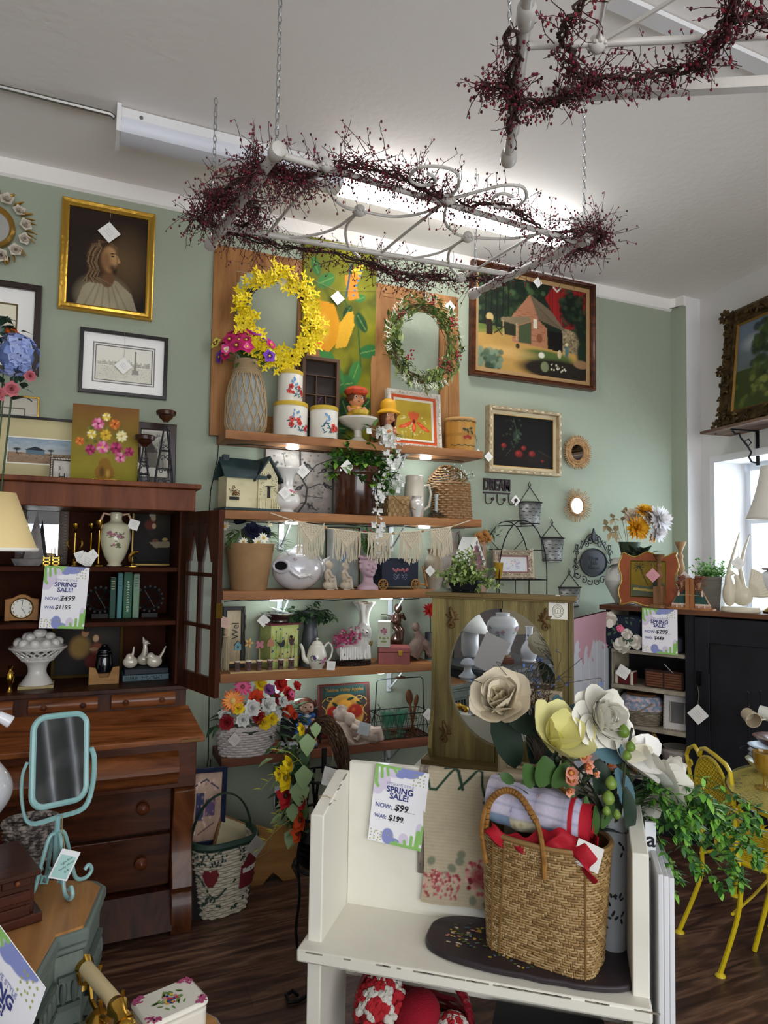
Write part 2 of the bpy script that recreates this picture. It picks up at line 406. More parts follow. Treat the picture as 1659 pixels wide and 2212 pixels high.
L.new(ns.outputs['Fac'],rp.inputs['Fac']);mx=N.new('ShaderNodeMix');mx.data_type='RGBA';mx.blend_type='MULTIPLY';mx.inputs['Factor'].default_value=.55
L.new(rp.outputs['Color'],mx.inputs[6]);L.new(br.outputs['Color'],mx.inputs[7]);L.new(mx.outputs[2],N['Principled BSDF'].inputs['Base Color'])
N['Principled BSDF'].inputs['Roughness'].default_value=.38
bp=N.new('ShaderNodeBump');bp.inputs['Strength'].default_value=.25;bp.inputs['Distance'].default_value=.004;L.new(ns.outputs['Fac'],bp.inputs['Height']);L.new(bp.outputs['Normal'],N['Principled BSDF'].inputs['Normal'])
struct('floor',MB().box(-2.7,-3.4,-.06,5.2,4.0,0),fm)
ceil_m=mat('f0ebe6',.9,bump=(30,.25));green=mat('9ca491',.85,bump=(22,.22));white=mat('e3e0df',.8,bump=(25,.15))
struct('ceiling',MB().box(-2.7,-3.4,CZ,5.2,4.0,CZ+.08),ceil_m)
struct('wall_back',MB().box(-2.7,D,0,C0.x,D+.12,CZ),green)
struct('wall_left',MB().box(-2.72,-3.4,0,-2.6,D+.12,CZ),white)
struct('wall_corner',MB().prismz([(C0.x,D),(C1.x,C1.y),(C1.x+.02,D+.12),(C0.x,D+.12)],0,CZ),green)
struct('wall_jog',MB().box(C1.x,C1.y,0,C2.x+.02,C1.y+.12,CZ),white)
# ---- right wall with window ----
pw=arw(1548,1000);s0=rs(pw);zt=pw.z;s1=s0+1.25;zs=1.18;T=.30
def RP(s,z,off=0): p=C2+RA*s+RN*off;return (p.x,p.y,z)
def rbox(mb,s0,s1,o0,o1,z0,z1,m=0):
 vs=[RP(s0,z0,o0),RP(s1,z0,o0),RP(s1,z0,o1),RP(s0,z0,o1),RP(s0,z1,o0),RP(s1,z1,o0),RP(s1,z1,o1),RP(s0,z1,o1)]
 return mb.add(vs,[(0,3,2,1),(4,5,6,7),(0,1,5,4),(1,2,6,5),(2,3,7,6),(3,0,4,7)],m)
mb=MB()
for a,b,c,d in((-.02,s0,0,CZ),(s1,6.6,0,CZ),(s0,s1,0,zs),(s0,s1,zt,CZ)): rbox(mb,a,b,-T,0,c,d)
struct('wall_right',mb,white,smooth=False)
mb=MB();e=.045
for a,b,c,d in((s0-e,s0,zs,zt+e),(s1,s1+e,zs,zt+e),(s0,s1,zt,zt+e),(s0-.04,s1+.04,zs-.04,zs)): rbox(mb,a,b,0,.02,c,d)
struct('trim_1',mb,mat('eceaf0',.5),smooth=False)
mb=MB()
for a,b,c,d in((s0,s0+.05,zs,zt),(s1-.05,s1,zs,zt),(s0,s1,zt-.05,zt),(s0,s1,zs,zs+.05),(s0,s1,(zs+zt)/2+.12,(zs+zt)/2+.155)): rbox(mb,a,b,-T+.02,-T+.07,c,d)
wf=struct('window_1',mb,mat('dfe3ea',.5),smooth=False)
g=rbox(MB(),s0+.04,s1-.04,-T+.04,-T+.046,zs+.04,zt-.04).B('window_pane',GLASS(),wf,smooth=False)
mb=MB()
for (za,zb) in((3.36,3.44),): mb.prismx([(D,za-.005),(D,CZ),(D-.016,CZ),(D-.014,za+.005)],-2.6,C0.x)
struct('trim_2',mb,ceil_m)
mb=MB();mb.prismz([(C0.x-.03,D),(C0.x,D-.03),(C1.x-.035,C1.y-.01),(C1.x,C1.y)],3.37,CZ);struct('trim_3',mb,ceil_m)
area('side_window_light',RP((s0+s1)/2,(zs+zt)/2,-T-.1),RP((s0+s1)/2+.1,1.2,2),s1-s0,zt-zs,SIDE_WIN,(.80,.88,1))
mb=MB();P=V(RP(s0-.02,0,-T-.05))
for r in range(26):
 o=(r%2)*.1
 for k in range(3): rbox(mb,s0-.65+k*.21+o*(k<2),s0-.45+k*.21+o-.008 if k<2 else s0-.11,-T-.12,-T-.025,.9+r*.07,.9+r*.07+.062,0)
rbox(mb,s0-.65,s0-.118,-T-.113,-T-.03,.9,2.75,1)
tag(mb.B('brick_pier',[mat('b5606a',.9,var=('c98088',30,.4,.6)),mat('a08080')],smooth=False),'painted reddish pink brick pier outside the window','pier')
tr=thing('tree','bare spring tree with sparse pale green leaves outside the window','tree',RP(s0+1.2,0,-T-3.0))
mb=MB();lf=MB();rr=RR(5)
def br_(p,d,L,r,k):
 q=[p+d*(L*i/4)+V((rr.U(-1,1),rr.U(-1,1),rr.U(-1,1)))*L*.04*i for i in range(5)]
 mb.tu(q,[r*(1-.12*i) for i in range(5)],5)
 if k==0:
  for _ in range(14): lf.leaf(q[rr.randint(1,4)]+V((rr.U(-.1,.1),)*3),(rr.U(-1,1),rr.U(-1,1),rr.U(-.5,1)),.09,.05)
  return
 for _ in range(4): br_(q[rr.randint(2,4)],(d+V((rr.U(-1,1),rr.U(-1,1),rr.U(-.3,.6)))*.8).normalized(),L*.62,r*.5,k-1)
br_(V((0,0,0)),V((0,0,1)),1.9,.08,3);mb.B('trunk',mat('7a706c'),tr);lf.B('foliage',mat('9db36a'),tr)
# ---- fluorescent strip light ----
zf=CZ-.003;fx0=ay(255,245,3.05).x;t=thing('ceiling_light','long white fluorescent strip fixture, its right tube lit','ceiling light',(fx0,3.05,zf))
M1=mat('e9e7e6',.5);Lh=1.16
MB().box(0,-.06,-.045,2*Lh,.06,0).B('housing',M1,t,bevel=.004)
MB().box(0,-.055,-.052,2*Lh,.055,-.046).B('seam',mat('222222'),t)
for k,(nm,mm) in enumerate((('diffuser',mat('dcdde6',.35)),('diffuser',mat('ffffff',.5,emit=TUBE)))):
 mb=MB();x0=.012+k*Lh*.82 if k==0 else .012+Lh*.86;x1=Lh*.86 if k==0 else 2*Lh-.01
 mb.prismx([(-.075,-.053),(-.075,-.08),(-.055,-.105),(0,-.115),(.055,-.105),(.075,-.08),(.075,-.053)],x0,x1)
 o=mb.B(nm,mm,t)
 o['label']='glowing white diffuser' if k else 'unlit greyish white diffuser'
MB().box(-.006,-.08,-.118,.011,.08,0).B('end_cap',M1,t);MB().box(2*Lh-.01,-.08,-.118,2*Lh+.004,.08,0).B('end_cap',M1,t)
MB().cyl((.09,-.061,-.03),(.09,-.064,-.03),.008,n=10).B('latch',mat('999999',.3,metal=1),t)
tag(MB().tu([(-2.6,3.04,CZ-.02),(fx0-.03,3.04,CZ-.02),(fx0-.012,3.04,CZ-.03)],.011,8).B('conduit',mat('8f8b86',.35,metal=.9)),'thin grey metal electrical conduit running along the ceiling','conduit')

# ================= secretary desk =================
wl=wood('2b130a','552b16','x',14,.28,coat=.3);wd=wood('241008','46210f','z',12,.42);wi=mat('30150b',.7,var=('45200f',8,.3,.7),spec=.12)
crn=wood('5a2c16','7c4526','z',10,.5);lidm=wood('4a2512','8a512c','x',8,.25,coat=.4,dist=3)
X0,X1=-.72,.445;Yf=3.2
zz=lambda px,py,Y: ay(px,py,Y).z
zc=zz(418,1046,3.14);z1=zz(382,1226,Yf);z2=zz(378,1341,Yf);z3=zz(380,1478,Yf);zlid=zz(402,1522,Yf)
t=thing('secretary_desk','tall dark mahogany secretary desk with open shelves and glazed door','desk',((X0+X1)/2,3.35,0));SEC=t
Wb(t).box(X0-.03,3.13,zc-.022,X1+.03,3.64,zc).B('cornice_slab',crn,t,bevel=.004)
Wb(t).box(X0-.01,3.16,zc-.12,X1+.01,3.64,zc-.022).B('cornice',crn,t,bevel=.004)
mb=Wb(t);zb_=z3-.10
mb.box(X0,Yf,zb_,X0+.05,3.64,zc-.12);mb.box(X1-.05,Yf,zb_,X1,3.64,zc-.12);mb.box(X0,3.62,zb_,X1,3.645,zc-.12)
mb.B('bookcase_carcass',wi,t)
for zq,n in((z1,'shelf'),(z2,'shelf')): Wb(t).box(X0+.05,Yf+.015,zq-.02,X1-.05,3.62,zq).B(n,wi,t,bevel=.003)
Wb(t).box(X0-.005,Yf-.03,z3-.02,X1+.005,3.62,z3).B('deck',wd,t,bevel=.003)
Wb(t).box(X0,Yf-.01,zlid-.01,X1,3.6,z3-.02).B('drawer_rail',wd,t)
kn=[(.0,-.014),(.008,-.012),(.006,-.004),(.011,.004),(.011,.009),(0,.013)]
def knob(par,p,sc_=1,m=None):
 mb=MB();mb.X=Matrix.Translation(p)@Matrix.Rotation(PI/2,4,'X')@Matrix.Scale(sc_,4);mb.La([(.007,-.012),(.005,0),(.012,.004),(.014,.01),(.009,.016),(0,.018)],n=14)
 return mb.B('knob',m or wood('3a1c10','6a3a22','x',20,.3,coat=.3),par)
dz0,dz1=zlid+.004,z3-.026
for a,b in((-.66,-.245),(ay(62,1510,Yf).x,ay(212,1505,Yf).x),(ay(240,1503,Yf).x,ay(378,1498,Yf).x)):
 a2,b2=(X0+.03,ay(30,1515,Yf).x) if a==-.66 else (a,b)
 mb=Wb(t);prof=[(Yf-.012,dz0),(Yf-.03,dz0+.012),(Yf-.036,(dz0+dz1)/2),(Yf-.03,dz1-.012),(Yf-.012,dz1)]
 mb.prismx(prof,a2,b2);d=mb.B('drawer',lidm,t,bevel=.002)
 for fx in(.22,.78): knob(d,V((a2+(b2-a2)*fx,Yf-.034,(dz0+dz1)/2))-t.location,.9)
xl=ay(443,1590,3.0).x;zl=zz(443,1590,3.0);XL=2*((X0+X1)/2)-xl
mb=Wb(t);mb.add([(XL,3.0,zl),(xl,3.0,zl),(X1+.01,Yf-.01,zlid),(X0-.01,Yf-.01,zlid),(XL,3.0,zl-.022),(xl,3.0,zl-.022),(X1+.01,3.3,zlid-.05),(X0-.01,3.3,zlid-.05)],[(0,1,2,3),(4,7,6,5),(0,4,5,1),(1,5,6,2),(2,6,7,3),(3,7,4,0)])
mb.B('writing_lid',lidm,t,bevel=.003)
MB.box(Wb(t),xl-.1,2.993,zl-.016,xl-.02,3.0,zl-.006).B('lid_hinge',mat('6a4f2a',.5,metal=.6),t)
for sx in(XL+.02,):
 pass
mb=Wb(t);xr=xl-.025;xL=XL+.025;mb.box(xL,3.05,.60,xr,3.62,zl-.022);mb.B('frieze',wood('32170c','5c3019','x',10,.3,coat=.3),t,bevel=.003)
Wb(t).box(xL+.06,3.16,.10,xr-.06,3.62,.60).B('carcass',wd,t)
mb=Wb(t);yb0=3.045
mb.prismx([(3.055,.615),(3.02,.64),(3.0,.68),(3.02,.735),(3.05,.755),(3.1,.755),(3.1,.615)],xL+.03,xr-.075);mb.B('bulging_drawer',lidm,t)
for za,zb2 in((.405,.615),(.18,.39)):
 mb=Wb(t);mb.box(xL+.09,3.125,za,xr-.085,3.17,zb2);d=mb.B('drawer',wood('2a1209','4e2713','x',8,.3,coat=.3,dist=3),t,bevel=.004)
 for px_ in(308,):
  kx=ay(px_,1760,3.12).x
  for kk in(kx,(X0+X1)-kx): knob(d,V((kk,3.125,(za+zb2)/2))-t.location,1.9)
mb=Wb(t);mb.prismx([(3.10,.165),(3.03,.03),(3.05,.03),(3.15,.165)],xL+.07,xr-.08);mb.B('apron',wd,t)
cm=wood('36190e','6e4023','z',9,.3,coat=.35)
for a,b in((xr-.085,xr),(xL,xL+.085)):
 o=[(3.08,.60),(3.045,.585),(3.06,.5),(3.10,.40),(3.09,.3),(3.06,.24),(3.045,.19),(3.06,.165),(3.04,.13),(3.035,.06),(3.05,.0),(3.16,.0),(3.17,.6)]
 Wb(t).prismx(o,a,b).B('scroll_column',cm,t,bevel=.004)
hx,hy=X1-.03,Yf-.01;Pf=ad(474,1300,2.80);dv=V((Pf.x-hx,Pf.y-hy,0));wdr=dv.length;ang=math.atan2(dv.y,dv.x)
dt_=bpy.data.objects.new('door',None);COL.objects.link(dt_);dt_.parent=t;dt_.location=V((hx,hy,z3-.0))-t.location;dt_.rotation_euler=(0,0,ang)
hh=zc-.125-z3;st=.055;mm=wd
mb=MB();th=.011
for a,b,c,d in((0,st,0,hh),(wdr-st,wdr,0,hh),(st,wdr-st,0,st+.02),(st,wdr-st,hh-st,hh)): mb.box(a,-th,c,b,th,d)
iw=wdr-2*st;mb.box(wdr/2-.009,-th,st,wdr/2+.009,th,hh-st)
r1,r2=st+.02+(hh-.13)*.32,st+.02+(hh-.13)*.66
for r_ in(r1,r2): mb.box(st,-th,r_-.008,wdr-st,th,r_+.008)
for k in range(2):
 xa=st+k*iw/2;xb=xa+iw/2;xm=(xa+xb)/2;zt_=hh-st+.002;za=hh-st-.16
 mb.prism([(xa,za),(xa+.014,za),(xm,zt_-.02),(xm,zt_),(xa,zt_)],-th,th);mb.prism([(xb-.014,za),(xb,za),(xb,zt_),(xm,zt_),(xm,zt_-.02)],-th,th)
mb.B('door_frame',mm,dt_,bevel=.002)
for k in range(2):
 for za,zb2 in((st+.02,r1),(r1,r2),(r2,hh-st)): MB().box(st+k*iw/2+.005,-.0015,za,st+(k+1)*iw/2-.005,.0015,zb2).B('glass_pane',mat('dfe8e6',.03,trans=.0,alpha=.12,coat=.4),dt_,smooth=False)
MB().box(wdr-.01,-.014,hh*.42,wdr+.002,.014,hh*.50).B('lock_plate',brass(),dt_)

# ================= pictures on the left wall =================
rg=RR(11)
def cv_portrait():
 c=Canvas(120,150,'2a1d14','231810');c.ell(.72,.5,.5,.45,'6b5334',.75,soft=.9)
 c.ell(.45,.12,.40,.26,'8f8468',1,soft=.5);c.poly([(.12,.0),(.2,.2),(.38,.32),(.62,.30),(.82,.18),(.9,0)],'a0957a',.8)
 for k in range(6): c.line([(.22+k*.11,.0),(.36+k*.05,.24)],.012,'6f6449',.45)
 c.ell(.50,.33,.10,.12,'6a4a2e');c.ell(.40,.53,.19,.22,'3e2917',1,soft=.35);c.ell(.34,.38,.13,.15,'3e2917',1,soft=.5)
 c.ell(.52,.52,.115,.155,'b58a5c',1,soft=.3);c.ell(.47,.5,.09,.15,'7a5434',.8,soft=.6)
 c.poly([(.62,.57),(.665,.50),(.63,.485)],'b58a5c');c.ell(.56,.43,.07,.06,'3a2414',.9,soft=.8);c.ell(.59,.395,.045,.045,'2b1a10',.9,soft=.8);c.ell(.56,.555,.022,.008,'22150d');c.line([(.53,.578),(.60,.585)],.006,'2b1a10')
 c.line([(.60,.455),(.645,.452)],.005,'6e3d2a')
 for k in range(34):
  a=k/34;x0=.33+.13*a
  c.line([(.50-.004*k,.70),(x0-.04,.65-.03*a),(x0-.08+.02*sin(k*2),.55),(x0-.10+.015*cos(k),.46),(x0-.06,.38),(x0-.10+.01*sin(k),.31),(x0-.15+.008*k,.25)],.0042,['4a3320','8f7656','6b5136','35230f'][k%4],.9)
 c.line([(.50,.70),(.60,.65),(.615,.58)],.014,'6b5136');return c.noise(.12,9)
picture('portrait_painting','brown toned portrait of a bearded long-haired figure in gold frame','painting',(124,327.5,447,682),D,.035,mat('c79c3f',.3,metal=.85,bump=(40,.2)),cv_portrait(),tags=[(.5,.74,.075)],dep=.03,style=0)
def cv_sketch(seed,dens=220,tower=True,base='e9e6da'):
 c=Canvas(130,90,base,'e6e2d4');R=RR(seed);c.put((c.V<.42).astype(float),'d8d4c4',.6)
 for k in range(26):
  x=.03+k*.036;h=R.U(.06,.16);c.poly([(x,.45),(x+.034,.45),(x+.034,.45+h),(x,.45+h)],R.choice(['b9b5a8','c9c5b8','a5a196']),.8)
  for j in range(3): c.line([(x+.004,.47+j*.03),(x+.03,.47+j*.03)],.003,'77736a',.8)
 for k in range(dens): x,y=R.U(.03,.97),R.U(.08,.45);c.line([(x,y),(x+R.U(-.03,.03),y+R.U(-.01,.01))],.0028,'6d6a63',.7)
 if tower:
  c.poly([(.68,.35),(.72,.35),(.715,.88),(.69,.88)],'8f8c84');c.poly([(.64,.22),(.77,.24),(.76,.36),(.65,.36)],'98958c');c.ell(.70,.9,.02,.03,'7a776f');c.poly([(.57,.45),(.60,.45),(.585,.74)],'8a877f')
 return c
picture('framed_etching','black-framed etching of a city square with tall column','framed print',(167.5,358.5,720,857),D,.018,mat('1a1211',.3,coat=.4),cv_sketch(1),mats=[(.042,'f4f2ee'),(.006,'8a8582'),(.006,'e8e5e0'),(.004,'6d6966')],tags=[(.49,.46,.06)],dep=.025,style=1)
picture('framed_architecture_print','dark-framed cream print at left edge, partly behind blue hydrangea','framed print',(-130,84.5,605,803),D,.03,mat('24120e',.3,coat=.4),cv_sketch(2,120,False,'e3dcc0'),mats=[(.07,'f2efea'),(.008,'6a5a40')],dep=.03,style=1)
def cv_plain(a,b): return Canvas(20,20,a,b).noise(.2)
picture('thin_gold_frame','thin gold frame with grey triple mats behind the farmhouse print','framed print',(-150,80,848,1000),3.635,.008,gold(),cv_plain('8f8577','7f776c'),mats=[(.05,'c7c0b2'),(.006,'7a7266'),(.04,'cbc5b8'),(.012,'5d564c')],dep=.012,style=1)
def cv_farm():
 c=Canvas(150,90,'8fa3b4','c9c5b8');c.put((c.V<.42).astype(float),'9a7f66',1);c.spots(70,0,1,.05,.4,.03,['7e6a50','b59a7c','5f5b45','6d4a3a']);c.spots(30,0,1,.6,.95,.1,['b6c0c8','7d93a6'],.4)
 for x,r_ in((.09,.07),(.42,.06)): c.ell(x,.55,r_*.7,r_,'333a2e',1,soft=.5);c.line([(x,.38),(x,.55)],.008,'2b2620')
 c.poly([(.18,.36),(.18,.56),(.26,.66),(.36,.54),(.36,.36)],'5f7585');c.poly([(.16,.54),(.26,.68),(.29,.66),(.38,.52),(.35,.52)],'2d3238')
 for k in range(8): c.line([(.1+k*.11,.3),(.1+k*.11,.4)],.004,'4a3c30')
 c.line([(.08,.36),(.95,.33)],.004,'4a3c30');return c.noise(.08)
tp=zc
picture('farmhouse_print','wide farmhouse landscape print in beige mat leaning on the secretary top','framed print',(-42,279,884,1030),3.61,.012,mat('150f0e',.35,coat=.3),cv_farm(),mats=[(.085,'c9bd92'),(.006,'f3efe2')],dep=.02,zb=tp,lean=.05,style=1)
t,w_,h_=picture('word_sign','small sign with striped border and letter H','sign',(107,160,968,1026),3.50,.014,mat('4a3a30',.7),cv_plain('cfc8bd','d6d0c6'),dep=.015,zb=tp,lean=.08,style=1)
mb=MB()
for k in range(11):
 for s in(-1,1): mb.cyl((s*(w_/2-.006),-.002,.01+k*h_/11),(s*(w_/2-.009),-.004,.018+k*h_/11),.003,n=5)
for k in range(9): mb.cyl((-w_/2+.01+k*w_/9,-.002,h_-.006),(-w_/2+.018+k*w_/9,-.004,h_-.009),.003,n=5)
mb.text('H',.045,(.0,.006,.035),1);mb.text('S',.02,(-.01,.006,.075),1);mb.B('border_and_lettering',[mat('d8cfc0'),mat('1c1815')],t)
def cv_flowers():
 c=Canvas(100,120,'7c5228','8a8420');c.ell(.5,.3,.8,.4,'93842c',.7,soft=.9)
 c.ell(.5,.13,.16,.12,'8a6420');c.ell(.5,.23,.10,.1,'8a6420');c.ell(.46,.14,.05,.09,'4e3312',.8,soft=.6);c.ell(.55,.12,.04,.07,'c9a247',.7,soft=.6)
 c.spots(40,.2,.85,.35,.75,.04,['5c6a2a','7a8236','4a5626'],.7)
 def fl(u,v,r,cl,cc,n=9):
  for k in range(n):
   a=k*2*PI/n;c.ell(u+cos(a)*r*.55*1.15,v+sin(a)*r*.55,r*.32*1.15,r*.5,cl[k%len(cl)],1,a-PI/2,.4)
  c.ell(u,v,r*.22,r*.2,cc)
 R=['a02a5a','c2487a','8a1f4a'];Y=['e8d25a','f3ecc0','d9b53a'];Og=['c8602a','e08838'];Pk=['d9729a','c2487a','e79ab5']
 for u,v,r,cl,cc in((.5,.86,.06,Y,'c9a247'),(.38,.76,.085,Pk,'7a2040'),(.63,.77,.075,Og,'6a2a10'),(.29,.62,.065,Y,'e0a030'),(.50,.62,.08,['d9b53a','c89a30'],'8a6020'),(.74,.62,.08,['f3ecc0','e8d98a'],'c9a247'),(.12,.52,.06,Og,'6a2a10'),(.28,.42,.075,R,'5a1030'),(.46,.46,.09,Pk,'d9b53a'),(.66,.46,.09,R,'5a1030'),(.86,.42,.07,R,'5a1030'),(.73,.34,.075,Pk,'5a1030')): fl(u,v,r,cl,cc)
 return c.noise(.08,8)
loc,w_,h_,_=fit(151,297,860,1030,3.44,tp);t=thing('flower_canvas','unframed canvas painting of zinnias in a brown vase on small easel','painting',loc,0,None,-.1)
cv_flowers().B('artwork',w_,h_,t,c=(0,-.0008,h_/2+.012));MB().box(-w_/2,0,.012,w_/2,.018,h_+.012).B('canvas',mat('cfc6a8',.9),t)
mb=MB();a=.05
mb.tu([(-a,-.03,.0),(-a,-.034,.012),(-a,-.03,.024),(a,-.03,.024),(a,-.034,.012),(a,-.03,.0)],.0028,6);mb.tu([(-a,-.03,.004),(-a,.06,.004)],.0025,6);mb.tu([(a,-.03,.004),(a,.06,.004)],.0025,6)
for k in range(18): mb.ell((-a+k*a/8.5,-.031,.0255),.0032,6,4)
tag(mb.B('brass_easel',brass(),loc=loc),'small beaded brass easel holding the zinnia canvas','easel')
def cv_photo():
 c=Canvas(70,80,'b9b6aa','8d8a80');c.poly([(.1,.2),(.1,.55),(.35,.72),(.6,.55),(.6,.2)],'6f6a62');c.poly([(.05,.53),(.35,.78),(.65,.53)],'4a4540')
 for k in range(7): c.line([(.7+.03*k,.15),(.68+.04*k,.85)],.006,'4d4a44');
 c.spots(60,.5,1,.5,.95,.03,['6f6c62','8a877c','55524a']);c.put((c.V<.18).astype(float),'d5d3ca',1);return c.noise(.15)
picture('framed_winter_photo','dark brown framed grey photograph behind the iron candle holders','framed picture',(286,378,880,1012),3.60,.035,mat('26110c',.3,coat=.5),cv_photo(),mats=[(.008,'d9d4c8')],dep=.03,zb=tp+.03,lean=.05,style=1,tags=[(-.05,.28,.07)])
def candle_tower(lab,px0,px1,yt,yb,Y):
 loc,w_,h_,_=fit(px0,px1,yt,yb,Y,tp);t=thing('candle_holder',lab,'candle holder',loc,0,'iron scroll candle holders on the secretary');hb=h_*.80
 mb=MB();I=[(w_/2,w_/2),(-w_/2,w_/2),(-w_/2,-w_/2),(w_/2,-w_/2)]
 for x,y in I: mb.tu([(x,y*.7,0),(x*.8,y*.6,hb*.3),(x*.45,y*.4,hb*.65),(x*.15,y*.15,hb)],.0035,5)
 mb.tu([(x*.8,y*.6,hb*.3) for x,y in I],.0025,5,closed=True);mb.tu([(x*.5,y*.42,hb*.6) for x,y in I],.0025,5,closed=True)
 mb.B('leg_frame',iron(),t);mb=MB()
 for zc_,r_ in((.05,.017),(.19,.014),(.34,.012),(.47,.010)):
  for s in(-1,1):
   for yy in(-w_*.3,):
    pts=[(s*(r_*1.1-r_*(1-k/16)*cos(k*.55)),yy,zc_*h_/.9+r_*(1-k/16)*sin(k*.55)*1.2+.0) for k in range(14)]
    mb.tu(pts,.0022,5)
 mb.B('scrollwork',iron(),t)
 MB().La([(.012,0),(.018,.01),(.03,.018),(.034,.03),(.045,.034),(.047,.05),(.043,.055),(.036,.052),(0,.05)],(0,0,h_-.055),20).B('cup',wood('24110b','4a2818','x',12,.3,coat=.3),t);return t
candle_tower('tall iron scroll tower candle holder with dark wooden cup',334,374,869,1036,3.42)
candle_tower('shorter iron scroll tower candle holder beside the zinnia canvas',297,322,922,1033,3.40)
# ================= wall shelves =================
ZS=[2.19,1.795,1.398,.999,.596];SY=3.40
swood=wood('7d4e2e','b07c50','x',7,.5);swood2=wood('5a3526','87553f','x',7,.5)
steel=mat('cfd3d4',.4,metal=.2)
shx=[(ay(487,930,SY).x,ay(1044,978,SY).x),(ay(486,1103,SY).x,ay(1041,1121,SY).x),(.632,1.80),(.632,1.80),(.648,1.80)]
slab=['topmost wooden wall shelf, holding canisters and tall rustic frames','second wooden wall shelf from the top, holding birdhouse and crock','middle wooden wall shelf, holding ceramic fish and pink bust','fourth wooden wall shelf from the top, holding teapot','lowest wooden wall shelf, holding wicker basket of bright flowers']
for i,z in enumerate(ZS):
 a,b=shx[i];t=thing('wall_shelf',slab[i],'shelf',((a+b)/2,3.525,z),0,'wooden wall shelves')
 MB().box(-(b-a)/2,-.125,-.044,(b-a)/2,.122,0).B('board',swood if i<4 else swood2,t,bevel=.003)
 for bx in ((1.63,.98) if i else (1.63,)):
  x=bx-t.location.x;mb=MB();mb.box(x-.014,.112,-.19,x+.014,.12,-.045);mb.box(x-.014,-.09,-.05,x+.014,.12,-.045)
  mb.tu([(x,.112,-.17),(x,.07,-.15),(x,.0,-.10),(x,-.06,-.055)],.006,5);mb.B('bracket',steel,t)
  MB().cyl((x,.108,-.165),(x,.112,-.165),.005,n=8).B('screw',mat('888888',.3,metal=1),t)
 for px in((.25,.78) if i<3 else (.3,.75) if i==3 else ()):
  x=(b-a)*(px-.5);
  MB().La([(.032,0),(.034,.004),(.034,.012)],(x,-.03,-.057),18).B('puck_light',mat('ffffff',.4,emit=5),t)
  l=bpy.data.lights.new('puck','POINT');l.energy=PUCK;l.shadow_soft_size=.03;l.color=(.78,.92,1);lo=bpy.data.objects.new('puck',l);COL.objects.link(lo);lo.parent=t;lo.location=(x,-.03,-.08)
 if i<3:
  mb=MB();R=RR(i);mb.tu([(-(b-a)/2+.03+k*(b-a)/14,-.04+R.U(-.02,.04),-.048-R.U(0,.012)) for k in range(14)],.0022,4);mb.B('light_cable',mat('2a2a2a'),t)
for (pts,lab) in (([(472,960),(470,990),(455,1060),(452,1110),(468,1200),(470,1300),(452,1500),(450,1640),(440,1700)],'thin black cable hanging down the wall beside the shelves'),([(455,1640),(452,1700),(440,1735),(448,1775),(465,1790),(458,1740),(449,1700)],'looped black lamp cord with inline switch near the floor basket')):
 mb=MB();mb.tu(SM([tuple(ay(x,y,3.638)) for x,y in pts],4) if 0 else [ay(x,y,3.638) for x,y in pts],.0022,4);o=tag(mb.B('power_cord',mat('18181a',.5)),lab,'cord')
t=thing('wall_outlet','wall outlet with black adapter plugged in above the heart-shaped board','outlet',ay(606,1722,3.645));MB().box(-.035,-.006,-.05,.035,.005,.06).B('cover_plate',mat('e4e6e8',.4),t,bevel=.002)
MB().box(-.032,-.04,-.045,.03,-.006,.02).B('adapter',mat('1a1a1c',.4),t,bevel=.003)

# ---------- top shelf ----------
z=ZS[0]
rw=wood('7a4c26','b07f4e','z',8,.5)
def rustic(lab,x0,x1,yt,yb,bw):
 loc,w_,h_,_=fit(x0,x1,yt,yb,3.60,z);t=thing('rustic_picture_frame',lab,'frame',loc,0,'rustic frames without glass',-.045)
 mitred(MB(),w_,h_,bw*.6,.03,(0,0,h_/2),0,1).B('outer_frame',rw,t,bevel=.003)
 mb=MB();mb.frame(w_-bw*1.15,h_-bw*1.15,[(0,.006),(.004,.002),(bw*.45,.010),(bw*.45,.028)],(0,0,h_/2));
 iw,ih=w_/2-bw,h_/2-bw;c=.035
 for sx in(-1,1):
  for sz in(-1,1):
   o=[(sx*iw,h_/2+sz*ih),(sx*(iw-c*1.6),h_/2+sz*ih),(sx*(iw-c*1.3),h_/2+sz*(ih-c*.5)),(sx*(iw-c*.5),h_/2+sz*(ih-c*.7)),(sx*(iw-c*.4),h_/2+sz*(ih-c*1.6)),(sx*iw,h_/2+sz*(ih-c*1.8))]
   if sx*sz>0: o=o[::-1]
   mb.prism(o,.008,.024)
 mb.B('inner_moulding',rw,t,bevel=.002);return t,w_,h_
rustic('large rustic wooden frame behind the yellow forsythia wreath',453,690,532,942,.125)
rustic('rustic wooden frame behind the green berry wreath',801,994,612,968,.125)
